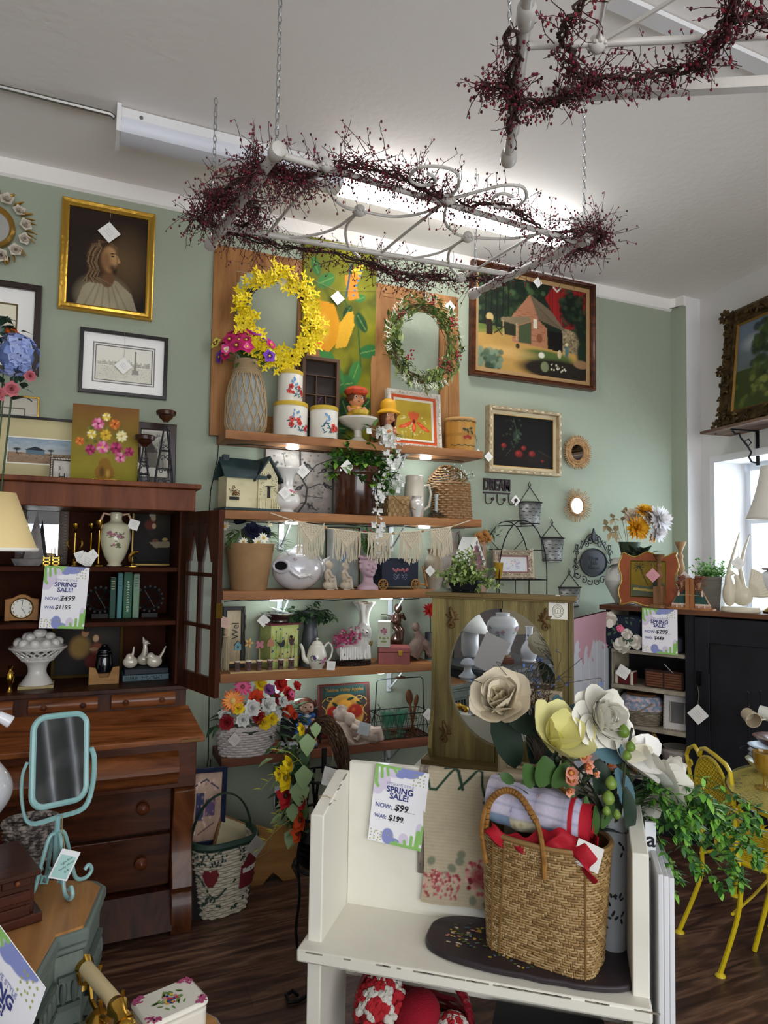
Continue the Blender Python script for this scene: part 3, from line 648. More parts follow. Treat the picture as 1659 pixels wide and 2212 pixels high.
def cv_tulip():
 c=Canvas(90,190,'6f7012','4a4e0e');c.spots(60,0,1,0,1,.10,['8f8c16','4f5a10','7a7a16','38460e','a09a1c'],.45)
 G=['1e4a22','2f6a35','163a1c','3d7a3a']
 for u,v,r,a in((.3,.80,.09,.5),(.16,.86,.07,2),(.6,.66,.06,1),(.8,.62,.08,2.2),(.9,.48,.09,.3),(.72,.36,.10,1.2),(.55,.30,.12,.2),(.3,.22,.14,.7),(.62,.16,.13,2.0),(.2,.1,.12,1.4),(.85,.2,.09,.8),(.12,.68,.07,2.6),(.78,.74,.05,.4),(.45,.08,.12,.1)):
  c.ell(u,v,r*1.6,r*.42,G[int(u*10)%4],1,a,.2);c.line([(u-r*1.2*cos(a),v-r*.5*sin(a)),(u+r*1.2*cos(a),v+r*.5*sin(a))],.003,'8fae5a',.6)
 c.line([(.3,.45),(.42,.2),(.35,0)],.012,'2f6a35');c.line([(.5,.75),(.75,.6),(.8,.4)],.006,'2f5a2a')
 c.poly([(.12,.62),(.20,.70),(.42,.69),(.50,.60),(.46,.50),(.36,.45),(.16,.47)],'d8940f');c.poly([(.44,.47),(.60,.49),(.70,.60),(.68,.67),(.60,.66),(.50,.60)],'dca726');c.ell(.28,.56,.10,.09,'e0b03a',.8,soft=.6);c.ell(.22,.48,.10,.05,'e87a1a',.8,soft=.6)
 c.poly([(.12,.46),(.4,.45),(.55,.36),(.6,.28),(.45,.36),(.3,.30),(.2,.36)],'3d7a3a')
 c.poly([(.55,.84),(.80,.88),(.72,.80),(.76,.74),(.62,.72),(.58,.78)],'f2902a');c.poly([(.62,.87),(.82,.92),(.78,.86)],'f7c53a');c.line([(.64,.90),(.58,.74)],.008,'2a5a6a')
 for k in range(6): c.ell(.78-.02*k,.88-.026*k,.02,.007,'2f8aa8')
 return c.noise(.08,10)
loc,w_,h_,_=fit(646,806,500,938,3.635,z);t=thing('tulip_canvas','tall green canvas with yellow tulip and orange butterfly','painting',loc)
MB().box(-w_/2,-.012,0,w_/2,.008,h_).B('canvas',mat('8a8420',.9),t);cv_tulip().B('artwork',w_-.002,h_-.002,t,c=(0,-.0128,h_/2));PT(t,(-.02,-.022,h_*.72),.06,string=0)
mb=MB();mb.tu([(-w_/2,-.018,h_*.80),(-.02,-.02,h_*.755),(w_/2,-.018,h_*.79)],.001,4);mb.B('string',mat('b8a888'),t)
def wreath(name,lab,px,py,wpx,hpx,Y,twigs,col):
 c=ay(px,py,Y);dep=(c-O).dot(_f);rx,rz=wpx/2*dep/F*.80,hpx/2*dep/F*.84
 t=thing(name,lab,'wreath',c);mb=MB();R=RR(px)
 for k in range(twigs):
  a0=R.U(0,2*PI);sp=R.U(1.2,3);q=R.U(.86,1.1);dy=R.U(-.02,.02)
  mb.tu([(rx*q*cos(a0+sp*i/9)*(1+.03*sin(i*2)),dy+.01*sin(i),rz*q*sin(a0+sp*i/9)) for i in range(10)],.0016,4)
 mb.B('vine_ring',mat(col,.8),t);return t,rx,rz,R
t,rx,rz,R=wreath('forsythia_wreath','wreath of yellow forsythia blossoms hung in front of the large rustic frame',600,692,190,218,3.50,70,'4a3322')
fb_=MB()
for q_ in((0,0,0),(.028,.012,.006),(-.014,.026,-.004),(-.02,-.02,.008)):
 g_=flower([(4,.027,.35,.0125,.1,0)],(.004,.004,1),seed=int(q_[0]*999));fb_.add([V(v)+V(q_) for v in g_.v],g_.f);fb_.m[-len(g_.m):]=g_.m
fy=proto('blossom',fb_,[mat('f0d81e',.55),mat('d8a818')])
for k in range(84):
 a=R.U(0,2*PI);q=R.U(.80,1.22);p=V((rx*q*cos(a),-.03-R.U(0,.03),rz*q*sin(a)))
 if 2.2<a<3.1 and R.random()<.4: continue
 inst(fy,t,p,V((R.U(-.7,.7)+cos(a)*.3,-1,R.U(-.6,.6)+sin(a)*.3)),R.U(.9,1.25))
mb=MB()
for k in range(90):
 a=R.U(0,2*PI);q=R.U(.85,1.25);mb.leaf((rx*q*cos(a),-.02,rz*q*sin(a)),(R.U(-1,1),-R.random(),R.U(-1,1)),.03,.012,0)
mb.B('foliage',mat('55652c'),t);PT(t,(.0,-.06,rz*.86),.05,col='c9bd92',string=0)
t,rx,rz,R=wreath('berry_wreath','green leafy wreath with dark red berries on the smaller rustic frame',910,742,176,192,3.50,60,'6a5138')
mb=MB()
for k in range(900):
 a=R.U(0,2*PI);q=R.U(.74,1.28);p=V((rx*q*cos(a),-.02-R.U(0,.035),rz*q*sin(a)))
 tg=V((-sin(a),0,cos(a)));d=tg*R.choice((-1,-1,1))+V((R.U(-.6,.6)+cos(a)*.5,-R.random()*.6,R.U(-.6,.6)+sin(a)*.5));mb.leaf(p,d,R.U(.025,.05),R.U(.010,.022),R.randrange(3))
for k in range(60):
 a=R.choice((R.U(1.7,3.4),R.U(.2,1.6),R.U(4,5.4)));p=V((rx*1.1*cos(a),-.04,rz*1.1*sin(a)));d=V((cos(a)+R.U(-.6,.6),-.4,sin(a)+R.U(-.6,.6))).normalized()
 mb.tu([p,p+d*.05],.0018,3,3)
 for i in range(7): mb.ell(p+d*(.015+i*.006)+V((R.U(-.006,.006),R.U(-.004,.004),R.U(-.006,.006))),.0028,5,4,3)
mb.B('foliage',[mat('7f9148',.6),mat('4f6b38'),mat('9aa86a'),mat('dfe3cf')],t)
for (u,v) in((.9,.65),(.15,1.15),(-.85,.6),(-.55,-.45),(.55,-.55),(.85,-.6),(1.15,-.3)):
 mb=MB()
 for k in range(14): mb.ell((rx*u+R.U(-.025,.025),-.06+R.U(-.01,.01),rz*v+R.U(-.03,.03)),.0055,7,5)
 mb.B('berry_cluster',mat('8a1726',.25,coat=.4),t)
PT(t,(rx*.85,-.05,rz*1.05),.05)
loc,w_,h_,d_=fit(486,573,775,934,3.50,z);R0=d_/2
t=thing('macrame_vase','glass vase wrapped in knotted beige cord net on top shelf','vase',loc)
pr=SM([(R0*.75,0),(R0*.96,h_*.10),(R0*.98,h_*.35),(R0*.86,h_*.62),(R0*.66,h_*.80),(R0*.60,h_*.88),(R0*.6,h_*.99)])
rad=lambda zz_:next((a[0]+(b[0]-a[0])*(zz_-a[1])/(b[1]-a[1]+1e-9) for a,b in zip(pr,pr[1:]) if a[1]<=zz_<=b[1]),pr[-1][0])
MB().La(pr,n=32,cap=False).B('glass_body',mat('cfd6d2',.05,alpha=.35,coat=.5),t)
rope=mat('b39a76',.95,bump=(400,.5));mb=MB();n=16
for s in(-1,1):
 for k in range(n):
  pts=[]
  for i in range(27):
   zz_=h_*.02+h_*.80*i/26;a=2*PI*k/n+s*(2*PI/n)*(1.4*min(1,zz_/(h_*.4))+1.0*max(0,(zz_/h_-.4)/.45));q=rad(zz_)+.004;pts.append((q*cos(a),q*sin(a),zz_))
  mb.tu(pts,.0036,5)
mb.B('cord_net',rope,t);mb=MB()
for k in range(12): mb.tu([(R0*.63*cos(a),R0*.63*sin(a),h_*(.86+.012*k)) for a in [2*PI*i/24 for i in range(24)]],.0033,4,closed=True)
for q in(.80,.825,.85): mb.tu([((R0*.70+.002*sin(a*9))*cos(a),(R0*.70)*sin(a),h_*q) for a in [2*PI*i/30 for i in range(30)]],.0048,5,closed=True)
mb.B('neck_wrap',rope,t)
loc2=loc+V((0,0,h_-.02));t=thing('pansy_bouquet','bouquet of magenta, purple and yellow pansies in the corded vase','flowers',loc2);R=RR(2)
pans=[proto('flower',flower([(5,.03,.25,.034,.15,0),(3,.017,.5,.02,.1,1)],(.005,.004,2),seed=i),[mat(c_,.7),mat(d_),mat('e8c832')]) for i,(c_,d_) in enumerate((('c2186a','e85a9a'),('7a3ab0','4a1a7a'),('d8d058','6a3a20'),('b01858','7a0f3a'),('9a50c0','e0d040'),('d83a78','e8c8d0')))]
mb=MB()
for k in range(46):
 a=R.U(0,2*PI);el=R.U(-.1,1.4);d=sph(a,el);q=R.U(.10,.16);p=V((0,-.01,.04))+V((d.x*q*1.15,d.y*q*.7,d.z*q*.85))
 mb.tu([(0,0,-.05),p*.5,p],.0016,3)
 inst(pans[R.randrange(6)],t,p,d+V((0,-.7,.1)),R.U(1.05,1.5),R.U(0,6))
mb.B('stems',mat('3f5a26'),t);mb=MB();leaves(mb,[(0,0,.05)],60,.05,.024,(0,),.06,R,.2,out=(0,0,0));mb.B('foliage',mat('48622c'),t)
def canister(lab,x0,x1,yt,yb,zb,Y=3.48,sd=1):
 loc,w_,h_,d_=fit(x0,x1,yt,yb,Y,zb);R0=d_/2;t=thing('canister',lab,'canister',loc,0,'white poppy canisters')
 MB().La([(R0*.98,0),(R0,.004),(R0,h_*.86),(R0*.985,h_*.87)],n=36).B('body',mat('ddd8cc',.35,var=('b9ad98',9,.55,.9)),t)
 MB().La([(R0*1.02,h_*.86),(R0*1.03,h_*.93),(R0*1.0,h_*.975),(R0*.9,h_)],n=36).B('lid',mat('c9a938',.35,var=('a08030',20,.5,.8)),t)
 mb=MB();sf=cylsurf(R0);motif(mb,sf,.005,h_*.33,h_*.22,(0,1,2,3),sd,4);motif(mb,sf,R0*.75,h_*.28,h_*.18,(1,0,2,3),sd+3,3)
 for k in range(7): p,n_=sf(RR(k+sd).U(-.02,.03),h_*(.5+.035*k));mb.disc(p+n_*.002,n_,.005,4,6,.008)
 mb.B('painted_poppies',[mat('c02a22'),mat('d8473a'),mat('35606a'),mat('3a1a1a'),mat('6a9ac8')],t,smooth=False);return loc,h_,d_
l1,h1,_=canister('widest white tin canister with yellow lid and poppies, lower left of the stack',589,663,866,940,z,3.48,1)
canister('tall white poppy canister stacked on top of the wider one',599,653,797,865,l1.z+h1+.001,3.48,5)
canister('white poppy canister standing right of the stacked pair',668,729,874,944,z,3.46,8)
loc,w_,h_,_=fit(651,733,771,880,3.545,z);h_=ay(690,771,3.545).z-z
t=thing('shadow_box','brown wooden shadow box with tiny shelves and dried flowers','shadow box',loc);wm=mat('5a4130',.6)
mitred(MB(),w_,h_,.02,.05,(0,0,h_/2),0,1).B('frame',wm,t);MB().box(-w_/2+.005,.04,.005,w_/2-.005,.05,h_-.005).B('back_panel',mat('2c201c'),t)
mb=MB()
for q in(.28,.55,.78): mb.box(-w_/2+.02,.01,h_*q,w_/2-.02,.04,h_*q+.004)
mb.box(-.025,.012,h_*.28,-.021,.04,h_*.78);mb.box(.03,.012,.02,.034,.04,h_*.55);mb.B('divider',wm,t)
mb=MB();R=RR(6)
for k in range(50): mb.ell((.01+R.gauss(0,.013),.018,h_*.28+.02+R.gauss(0,.01)),.003,5,4,k%2)
for k in range(5): mb.leaf((0,.015,h_*.5),(cos(k*1.3),-.2,sin(k*1.3)),.022,.012,2)
mb.B('dried_flowers',[mat('b87868'),mat('8a4a40'),mat('a868b0')],t)
loc,w_,h_,d_=fit(728,816,910,962,3.47,z);t=thing('pedestal_dish','off-white footed dish carrying the child figurine','dish',loc);r_=d_/2
MB().La([(r_*.5,0),(r_*.45,.01),(r_*.2,.03),(r_*.2,h_*.5),(r_*.8,h_*.75),(r_,h_*.92),(r_,h_),(r_*.93,h_*.97),(0,h_*.93)],n=32).B('dish',mat('cfc8ba',.3,coat=.3),t);dishz=z+h_*.95;dishl=loc
def child(lab,x0,x1,yt,yb,zb,Y,hat,shirt,girl):
 loc,w_,h_,d_=fit(x0,x1,yt,yb,Y,zb);s=(ay((x0+x1)/2,yt,Y).z-zb);t=thing('child_figurine',lab,'figurine',loc,0,'child figurines on the top shelf');sk=mat('c98a62',.4,coat=.3);R=d_*.30
 mb=MB();mb.ell((0,-.005,s*.60),(R,R*.95,R*1.02),20,14);mb.cyl((0,0,s*.38),(0,0,s*.5),R*.42,R*.4)
 for q in(-1,1): mb.ell((q*R*.98,0,s*.6),(R*.16,R*.12,R*.22),8,6)
 mb.ell((0,-R*1.0,s*.57),(R*.14,R*.16,R*.13),8,6)
 for q in(-1,1):
  mb.ell((q*R*.5,-R*.75,s*.53),(R*.3,R*.25,R*.25),8,6)
  mb.tu([(q*R*1.0,-.005,s*.34),(q*R*1.1,-R*.8,s*.22),(q*R*.4,-R*1.5,s*.25)],[R*.3,R*.24,R*.22],8);mb.ell((q*R*.35,-R*1.55,s*.26),(R*.26,R*.2,R*.2),8,6)
 rem(mb.B('body',sk,t),.003,3)
 mb=MB()
 for q in(-1,1): mb.ell((q*R*.38,-R*.93,s*.63),(R*.17,R*.08,R*.2),8,6,0);mb.ell((q*R*.38,-R*1.0,s*.63),(R*.08,R*.05,R*.11),8,6,1)
 mb.ell((0,-R*.98,s*.505),(R*.14,R*.06,R*.09),8,6,2);mb.B('face_details',[mat('efe6da'),mat('2a1810',.2),mat('8a3a2a')],t)
 mb=MB();mb.La([(R*1.25,0),(R*1.2,s*.1),(R*.9,s*.25),(R*.75,s*.38),(R*.45,s*.44),(0,s*.45)],n=20,sy=.85);mb.B('shirt',mat(shirt,.45,coat=.2),t)
 mb=MB();rr=RR(3)
 for k in range(26):
  a=PI*(-.25+1.5*k/25);mb.tu([(R*.9*cos(a),R*.9*sin(a),s*.74),(R*1.12*cos(a),R*1.05*sin(a),s*.62),(R*1.05*cos(a),R*sin(a),s*(.40 if girl else .52))],[R*.2,R*.24,R*.12],5)
 for k in range(6): mb.tu([(R*(-.7+.28*k),-R*.6,s*.77),(R*(-.75+.3*k),-R*.98,s*.70)],[R*.22,R*.1],5)
 rem(mb.B('hair',mat('5a3018',.5),t),.003,2)
 mb=MB()
 if girl: mb.La([(R*1.75,s*.66),(R*1.8,s*.68),(R*1.15,s*.76),(R*1.2,s*.86),(R*1.0,s*.95),(R*.5,s),(0,s)],n=24,fn=lambda a,r,zq:r*(1+(.08*sin(a*6) if zq<s*.7 else .02*sin(a*12))))
 else: mb.La([(R*1.0,s*.70),(R*1.35,s*.78),(R*1.45,s*.86),(R*1.1,s*.96),(R*.3,s),(0,s)],n=24,fn=lambda a,r,zq:r*(1+.05*sin(a*8)));mb.ell((0,-R*1.1,s*.73),(R*.9,R*.7,R*.13),14,6)
 mb.B('hat',mat(hat,.5),t);return t,s,R
t,s,R=child('child figurine in orange cap holding a yellow bowl, on the dish',738,798,835,912,dishz+.002,3.47,'c0482a','d8a838',False)
MB().La([(R*.5,0),(R*.9,.012),(R*1.0,.03),(R*.85,.03),(0,.02)],(0,-R*1.55,.004),18).B('bowl',mat('d8b23a',.4),t)
t,s,R=child('child figurine in wavy yellow sun hat beside the orange-framed iris',812,862,862,968,z,3.44,'d8a020','d8d0c0',True)
def cv_iris():
 c=Canvas(80,95,'c2a43a','a8902c');c.spots(60,.1,.9,.05,.6,.03,['e6dfa8','8a9a4a','d8d090'],.7);c.line([(.45,.05),(.5,.5)],.012,'4f6a2c')
 for u,v,a,b,ro in((.5,.62,.10,.13,0),(.42,.60,.07,.14,.3),(.58,.60,.07,.14,-.3)): c.ell(u,v,a,b,'e0643a',1,ro,.3)
 for u,v,ro in((.32,.38,.9),(.70,.38,-.9),(.5,.32,0),(.22,.33,1.2),(.80,.30,-1.1)): c.ell(u,v,.06,.16,'d8482a',1,-ro,.3);c.ell(u,v,.03,.1,'f08a5a',.7,-ro,.6)
 c.ell(.5,.47,.05,.06,'8a2418');return c.noise(.1)
loc,w_,h_,_=fit(838,957,838,966,3.50,z);h_=ay(897,842,3.50).z-z;t=thing('iris_painting','orange iris painting in white carved frame with orange liner','painting',loc,.06,None,-.09)
mb=MB();c=(0,0,h_/2);mitred(mb,w_,h_,.028,.03,c,0,2);R=RR(1)
for k in range(90):
 s=R.randrange(4);q=R.U(-.5,.5);x,zz_=((q*w_,h_/2+(h_/2-.014)*(1 if s==0 else -1)) if s<2 else ((w_/2-.014)*(1 if s==2 else -1),h_/2+q*h_));mb.ell((x,-.006,zz_),(.009,.004,.005),6,4,0,(0,R.U(0,3),0))
mb.B('frame',mat('e4ded2',.6,var=('a89878',60,.5,.75)),t)
mb=MB();mb.frame(w_-.056,h_-.056,[(0,.006),(.016,.012)],c);mb.B('liner',mat('c9501e',.5),t);mb=MB();mb.frame(w_-.088,h_-.088,[(0,.010),(.004,.006),(.013,.014)],c);mb.B('inner_frame',mat('e9e4d6',.5),t)
cv_iris().B('artwork',w_-.112,h_-.112,t,c=(0,.014,h_/2));MB().box(-w_/2+.01,.016,.01,w_/2-.01,.028,h_-.01).B('backing',mat('6a5a40'),t)
loc,w_,h_,d_=fit(959,1027,900,970,3.49,z);R0=d_/2;t=thing('wooden_bucket','small ochre wooden bucket painted with cherries','bucket',loc)
MB().La([(R0*.92,0),(R0*.93,.004),(R0,h_),(R0*.93,h_),(R0*.86,.01),(0,.01)],n=32).B('staves',wood('a8742f','c8954a','z',10,.5),t)
mb=MB();mb.La([(R0*1.02,h_*.9),(R0*1.02,h_)],n=32,cap=False);mb.B('rim_hoop',mat('b9905a',.6),t,solid=.003);MB().La([(R0*.97,h_*.42),(R0*.975,h_*.52)],n=32,cap=False).B('hoop',mat('a5762f',.6),t)
mb=MB();sf=cylsurf(R0*.99)
for u in(-.018,.0,.016): p,n_=sf(u,h_*(.38+(u==0)*.03));mb.disc(p+n_*.001,n_,.010,0,10)
for u,v,a in((-.02,.62,.4),(.02,.66,-.3),(0,.58,1.2),(.03,.55,.8)): p,n_=sf(u,h_*v);mb.disc(p+n_*.001,n_,.014,1,8,.007,a)
for zq in(.14,.88):
 for k in range(34): p,n_=sf((k-17)*.006,h_*zq+.003*sin(k));mb.disc(p+n_*.0015,n_,.004,1,6,.0025)
mb.B('painted_cherries',[mat('9a2a28'),mat('2f3d28')],t,smooth=False)
MB().tu([(R0*1.0,0,h_*.85),(R0*1.12,-.02,h_*.3),(R0*1.08,-.03,h_*.05)],.0015,4).B('handle',mat('4a4038',.4),t);PT(t,(R0*1.2,-.02,-.005),.04,string=.06)

# ---------- second shelf ----------
z=ZS[1]
loc,w_,h_,d_=fit(459,592,987,1104,3.50,z);W2=w_;t=thing('birdhouse','cream wooden birdhouse with dark green roof and picket fence','birdhouse',loc+V((0,.0,0)),.12)
cr=mat('ddd3ab',.7,var=('c4b88c',14,.5,.8));gr=mat('26383a',.5,var=('3a4c4c',12,.5,.8));H2=h_;a=.062;bw=W2*.36;dp=.085
MB().box(-W2*.42,-dp*1.15,0,W2*.5,dp,.014).B('base',gr,t,bevel=.002)
mb=MB();xa,xb=-.06,.155;xm=.095;xl_=xm-.052;xr_=xm+.052;eave=H2*.62;mb.prism([(xl_,.014),(xr_,.014),(xr_,eave),(xm,H2*.95),(xl_,eave)],-dp,dp*.8);mb.box(-.115,-dp*.82,.014,xl_,dp*.8,eave);mb.B('walls',cr,t)
mb=MB();dk=.012
for s in(-1,1): mb.prism([(xm,H2*.96),(xm,H2*.96+dk*1.3),(xm+s*.074,eave-.012),(xm+s*.074,eave-.012-dk)][::-s],-dp-.02,dp)
mb.prismx([(-dp*1.1,eave-.012),(-dp*1.1,eave),(dp*.0,H2*.97),(dp,eave),(dp,eave-.012),(0,H2*.93)],-.135,xm-.01);mb.B('roof',gr,t)
MB().box(-.118,-.015,H2*.8,-.088,.015,H2*1.02).B('chimney',mat('2a3236'),t)
mb=MB();mb.disc((xm+.002,-dp-.0015,H2*.64),(0,-1,0),.017,0,16);mb.B('entrance_rim',mat('c9bd92'),t);mb=MB();mb.disc((xm+.002,-dp-.003,H2*.64),(0,-1,0),.0125,0,16);mb.B('entrance_hole',mat('0c0a0a'),t)
mb=MB();mb.box(xm-.016,-dp-.03,H2*.455,xm+.022,-dp,H2*.462);mb.box(xm-.004,-dp-.018,H2*.25,xm+.006,-dp,H2*.455);mb.B('perch',mat('1c1a1c'),t)
def fence(mb,x0,x1,y,n):
 for k in range(n):
  x=x0+(x1-x0)*k/(n-1);mb.prism([(x-.003,.014),(x+.003,.014),(x+.003,.060),(x,.066),(x-.003,.060)],y-.003,y)
 mb.box(x0,y-.001,.026,x1,y+.002,.031);mb.box(x0,y-.001,.046,x1,y+.002,.051)
mb=MB();fence(mb,xl_+.0,xm-.012,-dp-.008,6);fence(mb,xm+.02,xr_+.006,-dp-.008,5);mb.B('picket_fence',cr,t,smooth=False)
MB().box(-.10,-dp*.82-.016,.052,-.055,-dp*.82,.066).B('window_box',mat('1c1a1c'),t);mb=MB();R=RR(4)
for k in range(70): mb.ell((-.078+R.gauss(0,.010),-dp*.82-.01+R.U(-.005,.004),.074+abs(R.gauss(0,.018))),.0028,5,4,k%2)
mb.B('dried_blooms',[mat('8a5a2a'),mat('5a3a1c')],t);mb=MB()
for k in range(70):
 x=R.U(xl_,xr_);zq=R.U(.08,eave+.03)
 if abs(x-xm)<.018 and zq<H2*.7: continue
 mb.disc((x,-dp-.001,zq),(0,-1,0),.0035,0,5,.0016,R.U(0,3))
mb.B('painted_ivy',mat('454a38'),t)
def cv_birds():
 c=Canvas(110,110,'978d84','857b73');c.spots(90,0,1,0,1,.10,['a59b91','776f68','b3a99e','837b74'],.4)
 c.ell(.5,.05,.6,.18,'6f6a68',.6,soft=.8);K='35322f'
 for p,w in(([(.45,-.02),(.6,.2),(.62,.42),(.52,.6),(.50,1)],.018),([(.62,.42),(.8,.5),(1,.47)],.01),([(.55,.55),(.75,.8),(1,.92)],.010),([(.6,.2),(.35,.12),(.2,.16)],.012),([(.5,.62),(.28,.7),(.05,.62)],.009),([(.3,.7),(.25,.95)],.007),([(.62,.3),(.85,.28)],.008),([(.2,.4),(.45,.45)],.008)): c.line(p,w,K)
 c.spots(70,.02,.98,.02,.98,.028,['4a4744','6b6763','57534f'],.85)
 for u,v,f in((.12,.76,1),(.62,.78,-1),(.87,.72,1),(.17,.5,-1),(.5,.42,1),(.92,.47,-1),(.68,.13,-1)):
  c.ell(u,v,.055,.038,'2b2a2c',1,.5*f,.25);c.ell(u+.045*f,v+.045,.022,.022,'2b2a2c');c.ell(u-.01*f,v-.01,.03,.02,'7b7672',.7,.5*f,.5);c.line([(u-.03*f,v-.02),(u-.09*f,v-.05)],.012,'2b2a2c')
 return c.noise(.1)
loc,w_,h_,_=fit(571,716,963,1109,3.61,z);h_=min(h_,.345);t=thing('bird_canvas','grey canvas print of dark birds on branches behind white vase','canvas print',loc);MB().box(-w_/2,0,0,w_/2,.03,h_).B('canvas',mat('a79e96',.9),t);cv_birds().B('artwork',w_,h_,t,c=(0,-.001,h_/2))
def vase(name,lab,box,Y,zb,prof,m,flute=None,cap=True,group=None,cat='vase',n=32):
 loc,w_,h_,d_=fit(*box,Y,zb);h_=ay((box[0]+box[1])/2,box[2],Y).z-zb;R0=d_/2;t=thing(name,lab,cat,loc,0,group);pr=SM([(r*R0,q*h_) for r,q in prof]);MB().La(pr,n=n,fn=flute,cap=cap).B('body',m,t);return t,pr,h_,R0
cw=mat('e6e3dc',.15,coat=.6)
t,pr,h_,R0=vase('porcelain_vase','white porcelain vase with flared rim and pink roses',(588,648,1012,1107),3.46,z,[(.55,0),(.6,.02),(.5,.05),(.9,.16),(1,.28),(.85,.42),(.5,.55),(.48,.68),(.62,.85),(.9,.98),(.86,1),(.55,.86),(0,.6)],cw)
mb=MB();motif(mb,latsurf(pr[:24]),.012,h_*.42,.022,(0,1,2,3),2,4);MB.tu(mb,[(.86*R0*cos(a),.86*R0*sin(a),h_*1.0) for a in [2*PI*i/24 for i in range(24)]],.0015,4,0,closed=True);mb.B('painted_roses',[mat('c9607a'),mat('d88a9a'),mat('6a7a50'),mat('a83a50')],t);PT(t,(-.03,-R0*1.05,h_*.42),.05,string=.05);PT(t,(.075,-.03,h_*.95),.055,string=0)
loc,w_,h_,d_=fit(716,822,998,1111,3.50,z);h_=.30*h_/.30;R0=d_/2;t=thing('stoneware_crock','large glossy brown stoneware crock on the second shelf','crock',loc);hc=h_*.92
MB().La([(R0*.9,0),(R0*.93,.006),(R0*.95,hc*.8),(R0*.96,hc*.84),(R0*1.0,hc*.86),(R0*1.0,hc*.98),(R0*.97,hc),(R0*.9,hc*.98),(R0*.86,hc*.5),(0,hc*.5)],n=40).B('body',mat('452718',.12,coat=.7,var=('2a140c',4,.4,.7)),t);PT(t,(-R0*.75,-R0*.85,hc*.95),.055,string=0)
t=thing('ivy_plant','bushy green ivy growing in the brown crock','plant',loc+V((0,0,hc*.75)));R=RR(8);mb=MB();st=MB()
for k in range(60):
 a=R.U(0,2*PI);q=curve((0,0,0),sph(a,R.U(.5,1.4)),R.U(.14,.26),R.U(.3,1.6),6,R);q=[V((v.x,v.y*.6-.02,v.z)) for v in q];st.tu(q,.0016,3)
 for v in q[2:]:
  for _ in range(3): mb.leaf(v,(R.U(-1,1),R.U(-1.2,.4),R.U(-.8,.6)),R.U(.04,.062),R.U(.024,.038),R.randrange(3))
mb.B('foliage',[mat('3f6a24',.45),mat('6f9a38',.45),mat('284f1a',.45)],t);st.B('stems',mat('3d5220'),t)
t=thing('wisteria_spray','long trailing spray of white wisteria blossoms hanging over the shelf','flowers',ay(835,1000,3.43));R=RR(5);bl=proto('blossom',flower([(4,.018,.5,.02,.1,0)],seg=2),[mat('eceae6',.7)]);st=MB()
org=t.location;ch=[[ay(x,y,3.40)-org for x,y in q] for q in([(800,925),(850,945),(858,985),(855,1050)],[(820,930),(830,960),(838,1000),(862,1060)],[(835,1030),(822,1055),(812,1100),(815,1160),(820,1190)])]
mb=MB()
for q in ch:
 st.tu(q,.002,4)
 for _ in range(55 if len(q)<5 else 60):
  i=R.randrange(len(q)-1);f=R.random();p=q[i].lerp(q[i+1],f)+V((R.U(-.03,.03),R.U(-.03,.01),R.U(-.02,.02)))
  if R.random()<.5: inst(bl,t,p,(R.U(-1,1),-1,R.U(-1,.4)),R.U(.8,1.3)) if sum(c.name.startswith('blossom') for c in t.children)<95 else None
  else:
   for k in range(3): mb.leaf(p,(R.U(-1,1),-1,R.U(-1,.6)),.018,.018,0)
st.B('stem',mat('b9c09a'),t);mb.B('petals',mat('eceae6',.7),t);mb=MB()
for k in range(14): mb.leaf(ch[0][k%3]+V((R.U(-.03,.03),0,.01)),(R.U(-1,1),-.5,R.U(-.3,.6)),.07,.02,0)
mb.B('foliage',mat('6f9a48'),t)
loc,w_,h_,d_=fit(832,876,1070,1114,3.47,z);t=thing('splint_basket','tiny split-wood basket beside the brown crock','basket',loc);mb=MB();hb=h_
for i in range(5):
 for k in range(8):
  if (i+k)%2: continue
  for (ax,sg) in((0,-1),(0,1),(1,-1),(1,1)):
   u=-w_/2+w_*(k+.5)/8;c=(u,sg*w_*.35,hb*(i+.5)/5) if ax==0 else (sg*w_/2,u*.7,hb*(i+.5)/5);mb.cb(c,(w_/7.5,.004,hb/5.2) if ax==0 else (.004,w_/10,hb/5.2),0)
mb.box(-w_/2+.002,-w_*.34,.002,w_/2-.002,w_*.34,hb-.002,1);mb.box(-w_/2-.003,-w_*.37,hb*.85,w_/2+.003,w_*.37,hb,0);mb.B('weave',[mat('b39468',.8,var=('8a6a44',30,.4,.7)),mat('8f7248',.8)],t)
MB().tu([(-w_*.3,-w_*.4,hb),(0,-w_*.45,hb*.7),(w_*.7,-w_*.6,hb*.35)],.006,6,flat=.3).B('handle',mat('a8885c'),t)
t,pr,h_,R0=vase('stoneware_jug','cream stoneware jug with a tall side handle',(866,922,1030,1116),3.50,z,[(.6,0),(.72,.03),(.8,.3),(.78,.7),(.70,.9),(.72,1),(.62,.98),(.6,.6),(0,.6)],mat('cfc6b4',.3,coat=.3))
MB().tu([(R0*.7,0,h_*.78),(R0*1.25,0,h_*.82),(R0*1.45,0,h_*.6),(R0*1.3,0,h_*.3),(R0*.8,0,h_*.2)],.008,8).B('handle',mat('cfc6b4',.3,coat=.3),t)
mb=MB();motif(mb,latsurf(pr[:14]),-.005,h_*.32,.025,(0,0,1,1),4,4);mb.B('painted_berries',[mat('b06a7a'),mat('3a3a30')],t)
t,pr,h_,R0=vase('lustre_vase','small pearly white bud vase in front of stoneware jug',(885,915,1072,1117),3.42,z,[(.5,0),(.55,.05),(.9,.45),(1,.7),(.6,.88),(.55,.92),(.7,1),(.5,.97),(0,.9)],mat('e3ddd6',.12,coat=1,metal=.15))
loc,w_,h_,d_=fit(918,966,1056,1118,3.44,z);t=thing('dried_arrangement','glass funnel standing in a mound of grey dried moss','decoration',loc);R=RR(9);mb=MB()
